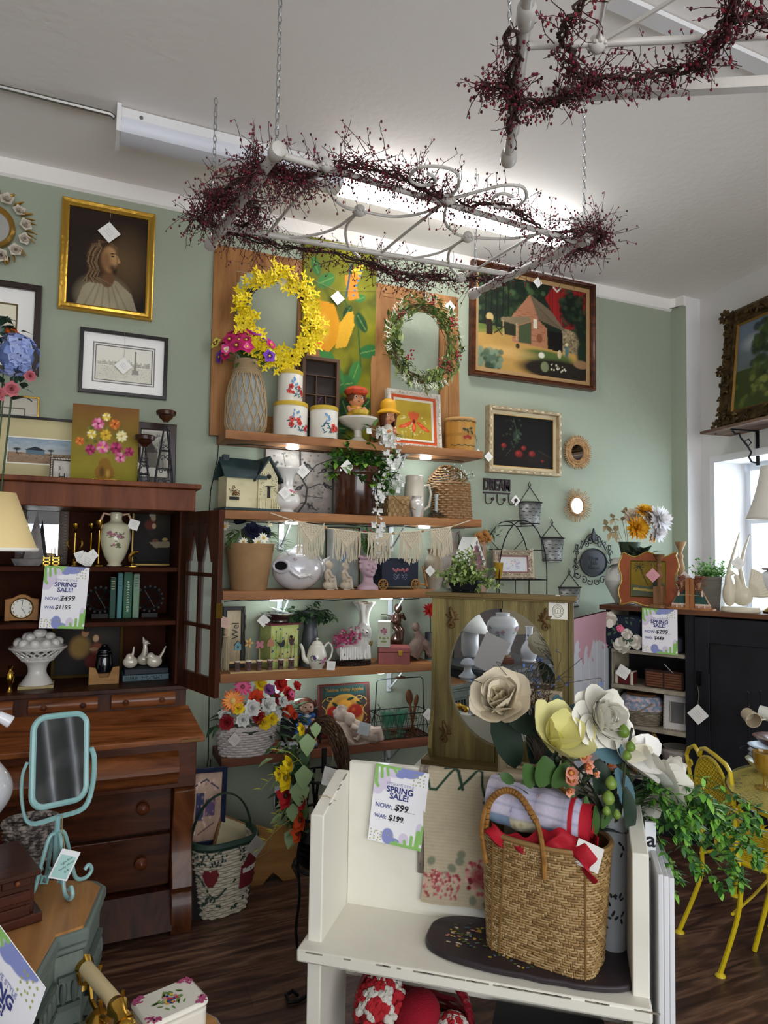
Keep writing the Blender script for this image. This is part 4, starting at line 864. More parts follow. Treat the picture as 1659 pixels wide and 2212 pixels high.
for k in range(160):
 a=R.U(0,6.28);q=R.U(0,.05);mb.leaf((q*cos(a),q*sin(a),.004+.03*(1-q/.05)),(cos(a),sin(a),R.U(0,1)),.022,.007,R.randrange(2))
mb.B('moss',[mat('6a6a60'),mat('4a4c46')],t);MB().La([(.009,.03),(.009,.10),(.013,.135),(.012,.135),(.007,.1)],n=16).B('glass_tube',mat('b8c4c4',.05,alpha=.5,coat=1),t)
loc,w_,h_,d_=fit(931,1019,1040,1119,3.51,z);R0=d_/2;wk=mat('a8825a',.7,var=('7a5a38',60,.4,.7));t=thing('wicker_creel','tall tan wicker basket with its domed lid tipped open','basket',loc);rf=lambda q:R0*(.98-.12*q)
mb=MB();wicker(mb,15,h_,rf,28,.0048,0);stakes(mb,h_,rf,22,.003);mb.La([(R0*.95,0),(R0*.85,h_*.9),(0,h_*.9)],n=24);mb.B('body',wk,t);mb=MB();cz=h_*1.12
wicker(mb,9,.10,lambda q:R0*.98*cos(q*1.35),28,.0045,0);mb.B('lid',wk,t,loc=(-.012,.035,h_*1.02),rot=(.25,-.35,0))
t=thing('white_flower_sprig','sprigs of tiny white flowers tucked in the wicker creel','flowers',loc+V((0.01,-.02,h_)));R=RR(3);mb=MB();
for k in range(50):
 q=curve((0,0,0),sph(R.U(0,6.28),R.U(.1,1)),R.U(.05,.115),.3,4,R);mb.tu(q,.001,3,0)
 for v in q[1:]: mb.leaf(v,(R.U(-1,1),R.U(-1,1),R.U(-1,1)),.015,.009,0);mb.ell(v+V((R.U(-.008,.008),-.006,.008)),.0042,5,4,1)
mb.B('sprigs',[mat('5f7a48'),mat('e8ebe4')],t)
t=thing('macrame_garland','cream macrame bunting of five fringed pennants strung below second shelf','garland',ay(800,1140,3.37));org=t.location;cot=mat('d9cdb4',.95,bump=(500,.4))
cord=[(584,1108),(640,1127),(705,1141),(790,1151),(850,1153),(915,1147),(975,1138),(1016,1124)];cp=[ay(x,y,3.385)-org for x,y in cord];MB().tu(cp,.003,5).B('cord',cot,t)
for x,y in((635,1123),(704,1140),(850,1152),(913,1147),(981,1136)): MB().ell(ay(x,y,3.383)-org,.008,10,8).B('bead',mat('b08a5c',.5),t)
for xa,ya,xb,yb,mid,bot in((645,1128,700,1138,1172,1208),(721,1144,778,1150,1183,1218),(795,1152,845,1152,1180,1218),(864,1150,910,1147,1183,1220),(930,1144,974,1139,1172,1208)):
 A,B=ay(xa,ya,3.38)-org,ay(xb,yb,3.38)-org;Mz=(ay((xa+xb)/2,mid,3.38)-org).z;Bz=(ay((xa+xb)/2,bot,3.38)-org).z;mb=MB();R=RR(xa);cx_=(A.x+B.x)/2
 mb.tu([A,(cx_,A.y-.004,Mz),B],.0042,5);mb.tu([A,B],.003,5)
 for i in range(9):
  f=i/9;a1=A.lerp(B,f);
  for jj in range(5):
   pz=a1.z-(jj+.5)*.011;x=a1.x+.006+(jj%2)*.004
   lim=A.z+(Mz-A.z)*(1-abs((x-cx_)/((B.x-A.x)/2)))
   if pz>lim+.002: mb.ell((x,A.y,pz),(.0055,.004,.0045),6,4)
 mb.add([A+V((0,.002,0)),(cx_,A.y+.002,Mz),B+V((0,.002,0))],[(0,1,2)]);o=mb.B('pennant',cot,t);mb=MB()
 for i in range(26):
  f=i/25;x=A.x+(B.x-A.x)*f;top=A.z+(Mz-A.z)*(1-abs(2*f-1));le=Bz+.03*abs(2*f-1)+R.U(-.006,.012)
  mb.tu([(x,A.y-.001,top),(x+R.U(-.006,.006),A.y-.006+R.U(-.004,.004),(top+le)/2),(x+R.U(-.01,.01),A.y-.004,le)],.0027,4)
 mb.B('fringe',cot,o)
# ================= middle shelf =================
z=ZS[2]
def pot_lathe(name,lab,cat,box,Y,zb,prof,m,n=36,group=None,**k):
 loc,w_,h_,d_=fit(*box,Y,zb);h_=ay((box[0]+box[1])/2,box[2],Y).z-zb;R0=d_/2;t=thing(name,lab,cat,loc,0,group);pr=SM([(r*R0,q*h_) for r,q in prof],3)
 MB().La(pr,n=n,cap=False,**k).B('body',m,t);return t,pr,h_,R0
t,pr,h_,R0=pot_lathe('planter','large tan tapered planter pot at left end of middle shelf','planter',(483,590,1176,1280),3.50,z,[(0,.01),(.68,0),(.72,.02),(.97,.93),(1,1),(.93,1),(.9,.92),(0,.9)],mat('a37f58',.75,var=('8a6844',5,.35,.7)))
pl=t.location;t=thing('navy_bouquet','arrangement of navy and cream flowers with silvery leaves in tan planter','flowers',pl+V((0,0,h_*.9)));R=RR(12)
rose=lambda c,c2,seed=1:proto('flower',flower([(8,.042,.15,.046,-.1,0),(7,.036,.6,.040,-.3,0),(6,.028,1.0,.032,-.3,1),(5,.018,1.3,.024,-.2,1)],seed=seed),[mat(c,.8),mat(c2,.8)])
navy=rose('171a33','232849');crm=rose('e6e2cc','f0edd8',2);dsy=proto('flower',flower([(11,.032,.15,.014,.05,0)],(.009,.004,1)),[mat('ebe8d6',.7),mat('c9a848')])
for p,d,q,s in(((-.0,-.05,.09),(-.1,-1,.4),navy,1.25),((.065,-.03,.085),(.6,-.8,.5),navy,1.0),((-.055,.0,.13),(-.2,-.4,1),navy,.9),((.02,.0,.145),(0,-.5,1),crm,.9),((.09,.01,.13),(.4,-.5,.8),crm,.8),((-.13,-.02,.11),(-.8,-.6,.4),dsy,1.0),((-.11,-.01,.07),(-.8,-.6,.0),dsy,.9),((.02,-.09,.03),(.1,-1,.2),dsy,1.1),((.045,-.095,.055),(.3,-1,.3),dsy,1.0),((-.05,-.08,.035),(-.3,-1,.1),dsy,.8)): inst(q,t,p,d,s,R.U(0,3));
mb=MB()
for k in range(44):
 a=R.choice((R.U(-1.2,.4),R.U(2.4,4.0)));p=V((cos(a)*.09,-.04,.03+R.U(-.02,.06)));mb.leaf(p,(cos(a),-.4+R.U(-.5,.3),R.U(-.7,.5)),.062,.026,R.randrange(2))
for k in range(30): mb.leaf((.11+R.U(-.02,.05),-.06,.02+R.U(-.03,.03)),(1,-.3,R.U(-.8,.5)),.06,.022,2)
mb.B('foliage',[mat('5f7a48'),mat('7f9a66'),mat('a9b8a4')],t);MB().cyl((0,0,-.03),(0,0,.1),.03,.05,10).B('stems',mat('4a5a38'),t)
loc,w_,h_,d_=fit(583,697,1187,1279,3.49,z);L=w_/2;t=thing('ceramic_fish','glossy pearl-white ceramic fish vase with gaping mouth','fish vase',loc,.0);pe=mat('c9c8d0',.12,coat=1,metal=.1,var=('dcd6d2',5,.4,.6))
mb=MB();zc_=h_*.48
mb.ell((-.0,0,zc_),(L*.95,L*.72,h_*.5),30,20);mb.ell((L*.75,0,zc_*1.05),(L*.3,L*.25,h_*.3),14,10)
mb.tu([(-L*.50,-L*.60,zc_*1.12),(-L*.36,-L*.68,zc_*.88),(-L*.1,-L*.74,zc_*.66),(L*.3,-L*.68,zc_*.72)],[.010,.013,.012,.004],8)
FC=V((-.71*L,-.45*L,zc_*1.16));FN=V((-.675,-.738,.12));FT=V((.738,-.675,0));mb.tu([FC+FN*.004+FT*(L*.30*cos(a))+V((0,0,h_*.135*sin(a))) for a in[2*PI*i/20 for i in range(20)]],.010,6,closed=True)
rem(mb.B('body',pe,t),.0035,5)
mb=MB();mb.add([FC+FN*.0105+FT*(L*.24*cos(a))+V((0,0,h_*.10*sin(a))) for a in[2*PI*i/20 for i in range(20)]],[tuple(range(20))]);mb.B('mouth_opening',mat('0a0a0c',.9),t)
MB().ell((-L*.25,-L*.62,zc_*1.50),(.010,.006,.008),10,6).B('eye',mat('b8a8a8',.2,coat=.5),t)
mb=MB()
for k in range(6):
 a=-.6+k*.28;mb.tu([(L*.85,0,zc_*1.1),(L*1.0,-.012,zc_*(1.15)+.02*sin(a)*2),(L*1.28,-.005,zc_*1.05+.055*sin(a)*1.6)],[.004,.011,.005],6)
rem(mb.B('tail_fin',pe,t),.003,2)
mb=MB()
for s in(0,1): mb.leaf((L*.1,-L*.68,zc_*.8),(1,-.05,-.2-.3*s),.05,.028,0,.1)
mb.leaf((-L*.2,0,h_*.97),(1,0,.15),.09,.03,0,.2,(0,1,0));mb.B('fins',pe,t,solid=.003)
plast=mat('d3c4b0',.85,var=('b9a892',40,.4,.7),bump=(120,.2))
def sitter(lab,x0,x1,yt,yb,Y,zb,facing,m=plast,group='small seated plaster children'):
 loc,w_,h_,d_=fit(x0,x1,yt,yb,Y,zb);h_=ay((x0+x1)/2,yt,Y).z-zb;u=h_/1.9;t=thing('seated_figurine',lab,'figurine',loc,0,group);f=facing;mb=MB()
 mb.ell((-f*.05*u,0,.30*u),(.42*u,.38*u,.30*u),16,10);mb.ell((-f*.12*u,0,.95*u),(.26*u,.24*u,.42*u),16,12);mb.ell((-f*.02*u,-.03*u,1.58*u),(.23*u,.24*u,.27*u),16,12);mb.ell((-f*.08*u,.02*u,1.68*u),(.25*u,.24*u,.22*u),12,8)
 mb.ell((f*.0*u,-.26*u,1.54*u),(.05*u,.05*u,.05*u),6,5)
 for q in(-1,1):
  mb.tu([(-f*.12*u,q*.16*u-.04*u,.62*u),(f*.26*u,q*.14*u-.1*u,.70*u),(f*.34*u,q*.14*u-.12*u,.12*u),(f*.46*u,q*.14*u-.16*u,.06*u)],[.17*u,.14*u,.10*u,.08*u],8)
  mb.tu([(-f*.12*u,q*.24*u-.04*u,1.22*u),(f*.02*u,q*.27*u-.14*u,.92*u),(f*.22*u,q*.06*u-.24*u,.86*u)],[.11*u,.09*u,.07*u],8)
  mb.ell((f*.24*u,q*.05*u-.26*u,.87*u),(.08*u,.07*u,.06*u),8,6)
 rem(mb.B('body',m,t),.0025,2);mb=MB();
 for k in range(3): mb.tu([(-f*.30*u+.02*k,-.36*u,.05*u+.12*u*k),(f*.22*u,-.38*u,.07*u+.12*u*k)],.035*u,5)
 mb.B('log_seat',m,t);return t
sitter('small plaster seated child facing left pair, nearest the ceramic fish',695,728,1211,1276,3.44,z,1)
sitter('small plaster seated child with bowed head, between fish and pink bust',730,764,1214,1276,3.44,z,1)
loc,w_,h_,_=fit(701,772,1146,1240,3.62,z);h_=ay(735,1146,3.62).z-z
t,_,_=picture('thin_black_frame','thin black-framed pale print behind the fringe pennants','framed print',(701,775,1146,1278),3.60,.006,mat('1c1a18',.3),cv_plain('b9bdb8','9ea6a2'),mats=[(.004,'b89a5a')],dep=.015,zb=z,style=1,lean=.03)
MB().box(-.012,-.004,.15,.02,-.001,.20).B('blue_label',mat('4a7ab8',.5),t)
loc,w_,h_,d_=fit(768,820,1195,1276,3.44,z);h_=ay(794,1195,3.44).z-z;u=h_/3;t=thing('head_bust_planter','matte pink classical head bust planter','bust',loc,.15);pk=mat('c3a3ae',.6,coat=.1)
mb=MB();mb.La([(.95*u,0),(.9*u,.25*u),(.5*u,.6*u),(.44*u,1.0*u),(.5*u,1.3*u)],n=24,sy=.8);mb.ell((0,0,1.95*u),(.72*u,.80*u,.88*u),24,18);mb.ell((0,-.25*u,1.45*u),(.5*u,.5*u,.45*u),16,12)
mb.tu([(0,-.76*u,2.1*u),(0,-.95*u,1.85*u),(0,-.80*u,1.74*u)],[.06*u,.11*u,.08*u],8)
for s in(-1,1): mb.ell((s*.28*u,-.70*u,2.12*u),(.2*u,.12*u,.06*u),8,6);mb.ell((s*.73*u,.0,1.9*u),(.08*u,.16*u,.22*u),8,6);mb.ell((s*.33*u,-.6*u,1.78*u),(.2*u,.15*u,.2*u),8,6);mb.ell((s*.27*u,-.68*u,2.02*u),(.14*u,.09*u,.07*u),8,6)
mb.ell((0,-.80*u,1.56*u),(.2*u,.09*u,.06*u),8,6);mb.ell((0,-.78*u,1.48*u),(.16*u,.08*u,.05*u),8,6);mb.ell((0,-.62*u,1.22*u),(.22*u,.18*u,.14*u),8,6)
for k in range(22):
 a=PI*(-.02)+PI*1.04*k/21;
 for e_ in(.15,.55): mb.ell((.75*u*cos(a),.0+.55*u*sin(a)*.9-.1*u,2.15*u+e_*u),(.17*u,.17*u,.15*u),6,5)
for k in range(9): a=PI+PI*k/8;mb.ell((.68*u*cos(a),.62*u*sin(a),2.62*u),(.17*u,.16*u,.15*u),6,5)
rem(mb.B('head',pk,t),.0026,2)
t2=thing('small_red_flower_plant','small green plant with tiny red flowers in pink bust','plant',loc+V((0,.0,h_*.92)));R=RR(21);mb=MB()
for k in range(26):
 q=curve((0,0,0),sph(R.U(0,6.28),R.U(.9,1.5)),R.U(.06,.17),.0,4,R);mb.tu(q,.0012,3,0)
 for v in q[1:]: [mb.leaf(v,(R.U(-1,1),R.U(-1,1),R.U(-.5,1)),.02,.012,0) for _ in range(3)]
for k in range(16): mb.ell((R.U(-.03,.03),R.U(-.03,0),R.U(.08,.19)),.006,6,5,1)
mb.B('foliage',[mat('4a7a34'),mat('b83a4a')],t2)
loc,w_,h_,d_=fit(815,893,1206,1268,3.50,z);hb=ay(855,1206,3.5).z-z;nv=mat('171f33',.5);t=thing('painted_cart','navy blue wooden cart box with wheels and pink floral scroll','cart',loc,.0)
MB().box(-w_/2,-.06,.018,w_/2,.07,hb).B('box',nv,t,bevel=.003);wh=wood('8a6234','b8894f','y',12,.5)
for sx in(-w_/2+.005,w_/2-.02,):
 mb=MB();mb.tu([(sx+.026*cos(a),-.068,.028+.026*sin(a)) for a in[2*PI*i/20 for i in range(20)]],.004,5,closed=True)
 for k in range(4): a=k*PI/4;mb.tu([(sx-.024*cos(a),-.068,.028-.024*sin(a)),(sx+.024*cos(a),-.068,.028+.024*sin(a))],.0028,4)
 mb.ell((sx,-.07,.028),(.008,.006,.008),8,6);mb.B('wheel',wh,t)
mb=MB();mb.tu([(w_/2,-.06,.03),(w_/2+.055,-.06,.022)],.006,5);mb.tu([(w_/2+.05,-.07,.0+.012),(w_/2+.028,-.06,.13)],.006,5);mb.B('handle_bar',wh,t)
mb=MB();
for s in(-1,1):
 for k in range(5): mb.disc((s*(.006+.009*k),-.0612,hb*.62+.006*sin(k*2)),(0,-1,0),.009,0,7,.006,k)
 for q in range(3): mb.tu([(s*(.008+.032*i/8),-.0615,hb*(.35+.06*q)+.006*sin(i*.9+q)) for i in range(9)],.0011,3,1)
mb.B('painted_scroll',[mat('a8606a'),mat('8a96a8')],t)
pot=mat('8f7d66',.5,coat=.15,var=('a8a294',6,.4,.65))
def jug(lab,box,Y,sp,m,hd_=0,group=None):
 t,pr,h_,R0=pot_lathe('pottery_jug',lab,'jug',box,Y,z,[(0,.01),(.62,0),(.70,.03),(.95,.28),(1,.5),(.92,.68),(.62,.82),(.55,.9),(.66,1),(.56,1),(.5,.88),(0,.8)],m)
 if hd_: MB().tu([(R0*.5,0,h_*.93),(R0*1.0,0,h_*1.0),(R0*1.15,0,h_*.9),(R0*1.0,0,h_*.7)],.010,8).B('handle',m,t)
 return t,h_,R0
t,h_,R0=jug('grey drip-glazed pottery jug under the rightmost fringe pennants',(914,958,1185,1273),3.47,1,pot);PT(t,(-R0*.9,-R0,h_*.45),.045,string=.03)
t,h_,R0=jug('taller brownish pottery jug with handle behind the pink birdhouse',(950,993,1150,1272),3.56,1,mat('7c6f66',.5,coat=.2,var=('98908a',6,.4,.65)),1)
# ================= fourth shelf =================
z=ZS[3]
def blob_thing(name,lab,cat,loc,m,fn,vox=.003,rz=0,group=None,part='body',it=2):
 t=thing(name,lab,cat,loc,rz,group);mb=MB();fn(mb);rem(mb.B(part,m,t),vox,it);return t
p=ay(489,1335,3.37);hb=p.z-z+.02;t=thing('hanging_tassel','beige fringed tassel hanging at left end of fourth shelf','tassel',ay(489,1330,3.385));mb=MB();R=RR(2)
MB().tu([(0,0,.02),(.002,0,-.03),(0,0,-.05)],.002,4).B('cord',mat('1c1a1c'),t);mb.ell((0,0,-.075),(.012,.012,.022),12,8);mb.ell((0,0,-.10),(.016,.016,.006),12,6);mb.B('knot',mat('a8977a',.9),t);mb=MB()
for k in range(60): a=R.U(0,6.28);q=R.U(.006,.016);mb.tu([(q*.6*cos(a),q*.6*sin(a),-.10),(q*cos(a),q*sin(a),-.17),(q*1.2*cos(a),q*1.1*sin(a),-.265+R.U(0,.02))],.0018,3)
mb.B('fringe',mat('b5a78a',.95),t);PT(t,(-.012,-.02,-.03),.05,col='c9a898',string=0,tilt=.3)
t,w_,h_=picture('welcome_frame','dark framed welcome sign partly hidden at left end of fourth shelf','sign',(478,526,1320,1452),3.58,.02,mat('1e1c1b',.5),cv_plain('c9b99a','b5a484'),dep=.02,zb=z,style=1,lean=.05);MB().text('Wel',.05,(.01,.008,h_*.6),0,rot=(0,-PI/2,0)).B('lettering',mat('2a211c'),t)
mb=MB();R=RR(5);mb.tu([(w_/2-.005+R.U(-.006,.006),-.005,h_*k/12) for k in range(13)],.004,5);mb.B('grapevine',mat('3a2c22'),t)
t0=ay(500,1452,3.41);spw=(ay(640,1446,3.41).x-t0.x);t=thing('spool_sign','row of wooden spools lettered ELCOME carrying painted garden cutouts','sign',(t0.x+spw/2,3.41,z));bw=mat('5f4440',.6)
MB().box(-spw/2-.01,-.018,0,spw/2,.018,.008).B('base_rail',mat('b99a6a',.6),t);MB().box(-spw/2-.01,.008,.045,spw/2,.014,.056).B('back_rail',mat('c9ad7c',.6),t)
zz_=lambda y:(ay(600,y,3.41).z-z)
tops=[('house','5f8a90'),('flower','c9a060'),('butterfly','a86a70'),('beehive','a8765a'),('bird','22252c'),('tulip','4a2c30')]
for k,ch in enumerate('ELCOME'):
 x=-spw/2+spw*(k+.5)/6;mb=MB();mb.La([(.0145,.008),(.0145,.014),(.0125,.018),(.0125,.046),(.0145,.050),(.0145,.058)],(x,0,0),18);sp=mb.B('spool',bw,t)
 mb=MB();mb.La([(.0147,.0535),(.0147,.059),(0,.059)],(x,0,0),18);mb.B('spool_rim',mat('d8d0c0'),sp);MB().text(ch,.026,(x,-.0135,.031),0,bold=.0004,extr=.0015).B('letter',mat('1c1416'),sp)
 hgt=.115+.012*(k%2);MB().cyl((x,0,.05),(x,0,hgt),.0025,n=6).B('stick',mat('a88a5c'),sp)
 nm,cl=tops[k];mb=MB();
 if nm=='house': o=[(-.016,0),(.016,0),(.016,.022),(.0,.038),(-.016,.022)]
 elif nm=='tulip': o=[(-.012,.02),(-.006,.002),(.006,.002),(.012,.02),(.013,.034),(.006,.024),(0,.036),(-.006,.024),(-.013,.034)]
 elif nm=='bird': o=[(-.024,.03),(-.014,.016),(-.004,.004),(.012,.006),(.02,.02),(.016,.036),(.008,.036),(.006,.024),(-.008,.022)]
 elif nm=='beehive': o=[(-.018,0),(.018,0),(.018,.012),(.012,.026),(0,.036),(-.012,.026),(-.018,.012)]
 elif nm=='flower': o=[((.012+.007*cos(5*a))*1.2*cos(a),.018+(.012+.007*cos(5*a))*1.2*sin(a)) for a in[2*PI*i/40 for i in range(40)]]
 else: o=[((.010+.010*abs(sin(a*2)))*math.copysign(1,1)*cos(a)*1.2,.02+(.008+.012*abs(sin(a*2)))*sin(a)) for a in[2*PI*i/40 for i in range(40)]]
 mb.prism([(x+a,hgt-.004+b*1.15) for a,b in o],-.004,.004);c_=mb.B('cutout',mat(cl,.6),sp,label={'house':'blue birdhouse cutout','flower':'tan flower cutout','butterfly':'dusty pink butterfly cutout','beehive':'tan beehive cutout','bird':'black bird cutout','tulip':'dark red tulip cutout'}[nm])
 if nm=='house': mb=MB();mb.box(x-.004,-.006,hgt+.006,x+.004,-.004,hgt+.016);mb.tu([(x-.019,-.001,hgt+.018),(x,-.001,hgt+.041),(x+.019,-.001,hgt+.018)],.003,4);mb.B('roof_and_hole',mat('241c1c'),c_)
 if nm=='flower': MB().ell((x,-.004,hgt+.017),(.006,.003,.006),8,6).B('centre',mat('a8762a'),c_)
loc,w_,h_,d_=fit(566,641,1346,1432,3.52,z);hb=ay(600,1346,3.5).z-z-.0;t=thing('painted_cabinet_box','small yellow-green painted cabinet with flowers and knobs','small cabinet',loc,.25)
MB().box(-w_*.44,-.05,0,w_*.44,.07,hb-.008).B('body',mat('a3b86a',.6,var=('cfd486',10,.4,.7)),t,bevel=.002);MB().box(-w_*.48,-.057,hb-.008,w_*.48,.075,hb).B('top',mat('7a3a42',.5),t)
for k in range(2):
 MB().box(-w_*.1,-.054,.012+hb*.47*k,w_*.40,-.05,hb*.44+hb*.47*k).B('drawer',mat('cdd28a',.6),t)
 MB().ell((w_*.16,-.062,hb*(.22+.48*k)),.008,10,8).B('knob',mat('2a1c18',.3),t)
mb=MB();R=RR(14)
for k in range(8):
 x=-w_*.4+w_*.8*k/7;mb.tu([(x,-.0555,.005),(x+R.U(-.006,.006),-.0555,hb*R.U(.6,.9))],.0008,3,0)
 for j in range(4): q=hb*R.U(.2,.9);mb.disc((x+R.U(-.006,.006),-.0562,q),(0,-1,0),.0045,1+(j%2),6)
mb.B('painted_flowers',[mat('3f5a34'),mat('d8b020'),mat('3a4a7a')],t)
loc,w_,h_,d_=fit(562,648,1312,1347,3.52,z+hb);R0=d_/2;t=thing('silver_bowl','scalloped silver bowl on top of painted cabinet','bowl',loc);MB().La(SM([(.012*1,0),(R0*.45,.002),(R0*.5,.02),(R0*.75,.036),(R0,.05),(R0*.97,.051),(R0*.7,.036),(0,.02)]),n=40,fn=lambda a,r,q:r*(1+(.04*sin(a*12) if q>.04 else 0))).B('bowl',mat('a8a8a8',.25,metal=1),t)
mb=MB();mb.La([(.0,.05),(R0*.55,.05),(R0*.75,.06),(R0*.72,.062),(0,.053)],n=28,sy=.7);mb.B('dish',mat('d8dcd8',.15,coat=.5),t,rot=(0,.3,0));PT(t,(-R0*.9,-.02,.015),.05,string=0)
t,pr,h_,R0=pot_lathe('galvanized_pitcher','dark galvanised metal pitcher with leafy greenery','pitcher',(645,692,1320,1438),3.52,z,[(0,.01),(.98,0),(1,.03),(.72,.55),(.60,.72),(.9,.98),(.95,1),(.85,.97),(.5,.72),(0,.5)],mat('4d5053',.5,metal=.6,var=('6a6e70',12,.4,.7)))
t=thing('leafy_branches','dark green leafy branches filling metal pitcher','plant',(t.location.x,t.location.y,z+h_*.9));R=RR(17);mb=MB()
for k in range(26):
 q=curve((0,0,0),sph(R.U(0,6.28),R.U(.1,.7)),R.U(.09,.17),.5,5,R);q=[V((v.x,v.y*.5-.01,min(v.z,.075))) for v in q];mb.tu(q,.0014,3,0)
 for v in q[1:]: [mb.leaf(v,(R.U(-1,1),R.U(-1,.3),R.U(-.6,.4)),.04,.024,R.randrange(2)) for _ in range(2)]
mb.B('foliage',[mat('2c4a30',.5),mat('48683f',.5)],t)
loc,w_,h_,d_=fit(655,712,1370,1447,3.42,z);h_=ay(690,1372,3.42).z-z;R0=.052;t=thing('teapot','white china teapot painted with pink roses','teapot',loc);cr=mat('e0dccf',.12,coat=.7);hb=h_*.72
pr=SM([(R0*.6,0),(R0*.62,.006),(R0*.95,hb*.3),(R0*1.0,hb*.55),(R0*.75,hb*.9),(R0*.55,hb),(R0*.5,hb)]);MB().La(pr,n=32).B('body',cr,t)
MB().La(SM([(R0*.56,hb),(R0*.52,hb+.008),(R0*.3,hb+.018),(.004,hb+.022),(.008,hb+.03),(0,hb+.036)]),n=24).B('lid',cr,t)
MB().tu(SM([(-R0*.8,0,hb*.3),(-R0*1.3,0,hb*.45),(-R0*1.45,0,hb*.8),(-R0*1.7,0,hb*1.05)]),[.017,.016,.015,.014,.012,.011,.010,.010,.009,.008,.008,.007,.007],10).B('spout',cr,t)
MB().tu(SM([(R0*.7,0,hb*.85),(R0*1.2,0,hb*1.05),(R0*1.6,0,hb*.8),(R0*1.4,0,hb*.4),(R0*.9,0,hb*.25)]),.005,8).B('handle',cr,t)
mb=MB();sf=latsurf(pr);motif(mb,sf,.018,hb*.42,.026,(0,1,2,3),4,3);motif(mb,sf,-.03,hb*.5,.02,(3,3,2,3),8,3);mb.B('painted_roses',[mat('b8688a'),mat('c98aa8'),mat('4f5a34'),mat('5a3a70')],t);PT(t,(R0*1.1,-.06,.02),.045,string=0,tilt=.1)
loc,w_,h_,d_=fit(722,800,1432,1438,3.48,z);t=thing('beaded_stand','dark oval beaded stand under the spaniel planter','stand',loc);hs=.022;MB().La([(w_*.46,0),(w_*.5,.004),(w_*.46,.01),(w_*.5,hs),(0,hs)],n=36,sy=.62).B('stand',mat('2c211c',.4),t)
mb=MB()
for k in range(30): a=2*PI*k/30;mb.ell((w_*.49*cos(a),w_*.49*.62*sin(a),.011),.0045,6,5)
mb.B('beads',mat('3a2c24',.4),t)
hz_=ay(770,1340,3.48).z-z-hs
def spaniel(mb):
 mb.ell((-.02,0,.055),(.075,.05,.052),20,14);mb.ell((.045,-.01,.07),(.045,.042,.07),16,12);mb.ell((.05,-.02,hz_-.048),(.036,.036,.040),16,12);mb.ell((.05,-.058,hz_-.062),(.018,.018,.015),10,8)
 for s in(-1,1): mb.ell((.05+s*.036,-.022,hz_-.075),(.012,.016,.042),10,8);mb.tu([(.05+s*.02,-.035,.08),(.05+s*.022,-.055,.01)],[.016,.013],8)
 for k in range(12): mb.tu([(-.085+.014*k,-.045,.08),(-.088+.014*k,-.052,.01)],.006,5)
t=blob_thing('spaniel_planter','white ceramic spaniel dog planter holding pink flowers','planter',loc+V((0,0,hs)),mat('dcd9d2',.15,coat=.7),spaniel)
mb=MB()
for s in(-1,1): mb.ell((.05+s*.013,-.054,hz_-.045),.0035,6,5)
mb.ell((.05,-.076,hz_-.058),(.006,.004,.004),6,5);mb.B('eyes_and_nose',mat('4a4a48'),t)
t=thing('pink_blossoms','cluster of bright pink blossoms in the spaniel planter','flowers',loc+V((-.035,0,hs+.10)));R=RR(23);mb=MB()
for k in range(150):
 p=V((R.U(-.075,.06),R.U(-.05,.03),R.U(-.03,.03)+.05*R.random()*(1 if R.random()<.5 else .3)));p.z+=.35*max(0,p.x);d=V((R.U(-1,1),-1,R.U(-.5,1)))
 for j in range(4): mb.leaf(p,d+V((R.U(-1,1),0,R.U(-1,1))),.014,.012,k%2)
mb.B('blossoms',[mat('d8508a',.7),mat('e88ab0',.7)],t);mb=MB();leaves(mb,[(0,0,0)],20,.03,.014,(0,),.03,R);mb.B('foliage',mat('4a7a3a'),t)
t,pr,h_,R0=pot_lathe('ruffled_vase','white ruffled porcelain vase with gilt edge behind the spaniel','vase',(768,804,1301,1412),3.56,z,[(0,.01),(.75,0),(.8,.05),(.95,.3),(.8,.55),(.55,.7),(.75,.88),(1.15,.98),(1.1,1),(.6,.88),(0,.7)],mat('e0dcd4',.12,coat=.7),fn=lambda a,r,q:r*(1+.10*sin(a*5+1)*(q/.23)**3))
mb=MB();mb.tu([(1.13*R0*(1+.1*sin(a*5+1))*cos(a),1.13*R0*(1+.1*sin(a*5+1))*sin(a),h_*.99) for a in[2*PI*i/40 for i in range(40)]],.0016,4,closed=True);motif(mb,latsurf(pr[:20]),.02,h_*.32,.03,(0,1,1,1),2,5);mb.B('gilt_decoration',[mat('9a7a3a',.4),mat('6a5a3a')],t)
loc,w_,h_,d_=fit(790,907,1388,1438,3.47,z);hb=.105;t=thing('pink_case','dusty pink wooden case with brass clasp','box',loc,-.35);pc=mat('a85f5c',.5,var=('8f4c4a',8,.4,.7));ww=.17
MB().box(-ww/2,-.06,0,ww/2,.06,hb*.58).B('body',pc,t,bevel=.002);MB().box(-ww/2,-.06,hb*.6,ww/2,.06,hb*.86).B('lid',pc,t,bevel=.002);MB().box(.02,-.066,hb*.42,.045,-.06,hb*.70).B('clasp',brass(),t,bevel=.002);l5=loc+V((0,0,hb*.86))
loc,w_,h_,d_=fit(808,858,1340,1390,3.46,l5.z);t=thing('floral_box','square cream box painted with pink urn bouquets','box',(loc.x-.01,3.46,l5.z+.001),-.45);q=.033;hb2=ay(833,1342,3.46).z-l5.z
MB().box(-q,-q,0,q,q,hb2).B('body',mat('cfd0bf',.5),t);mb=MB()
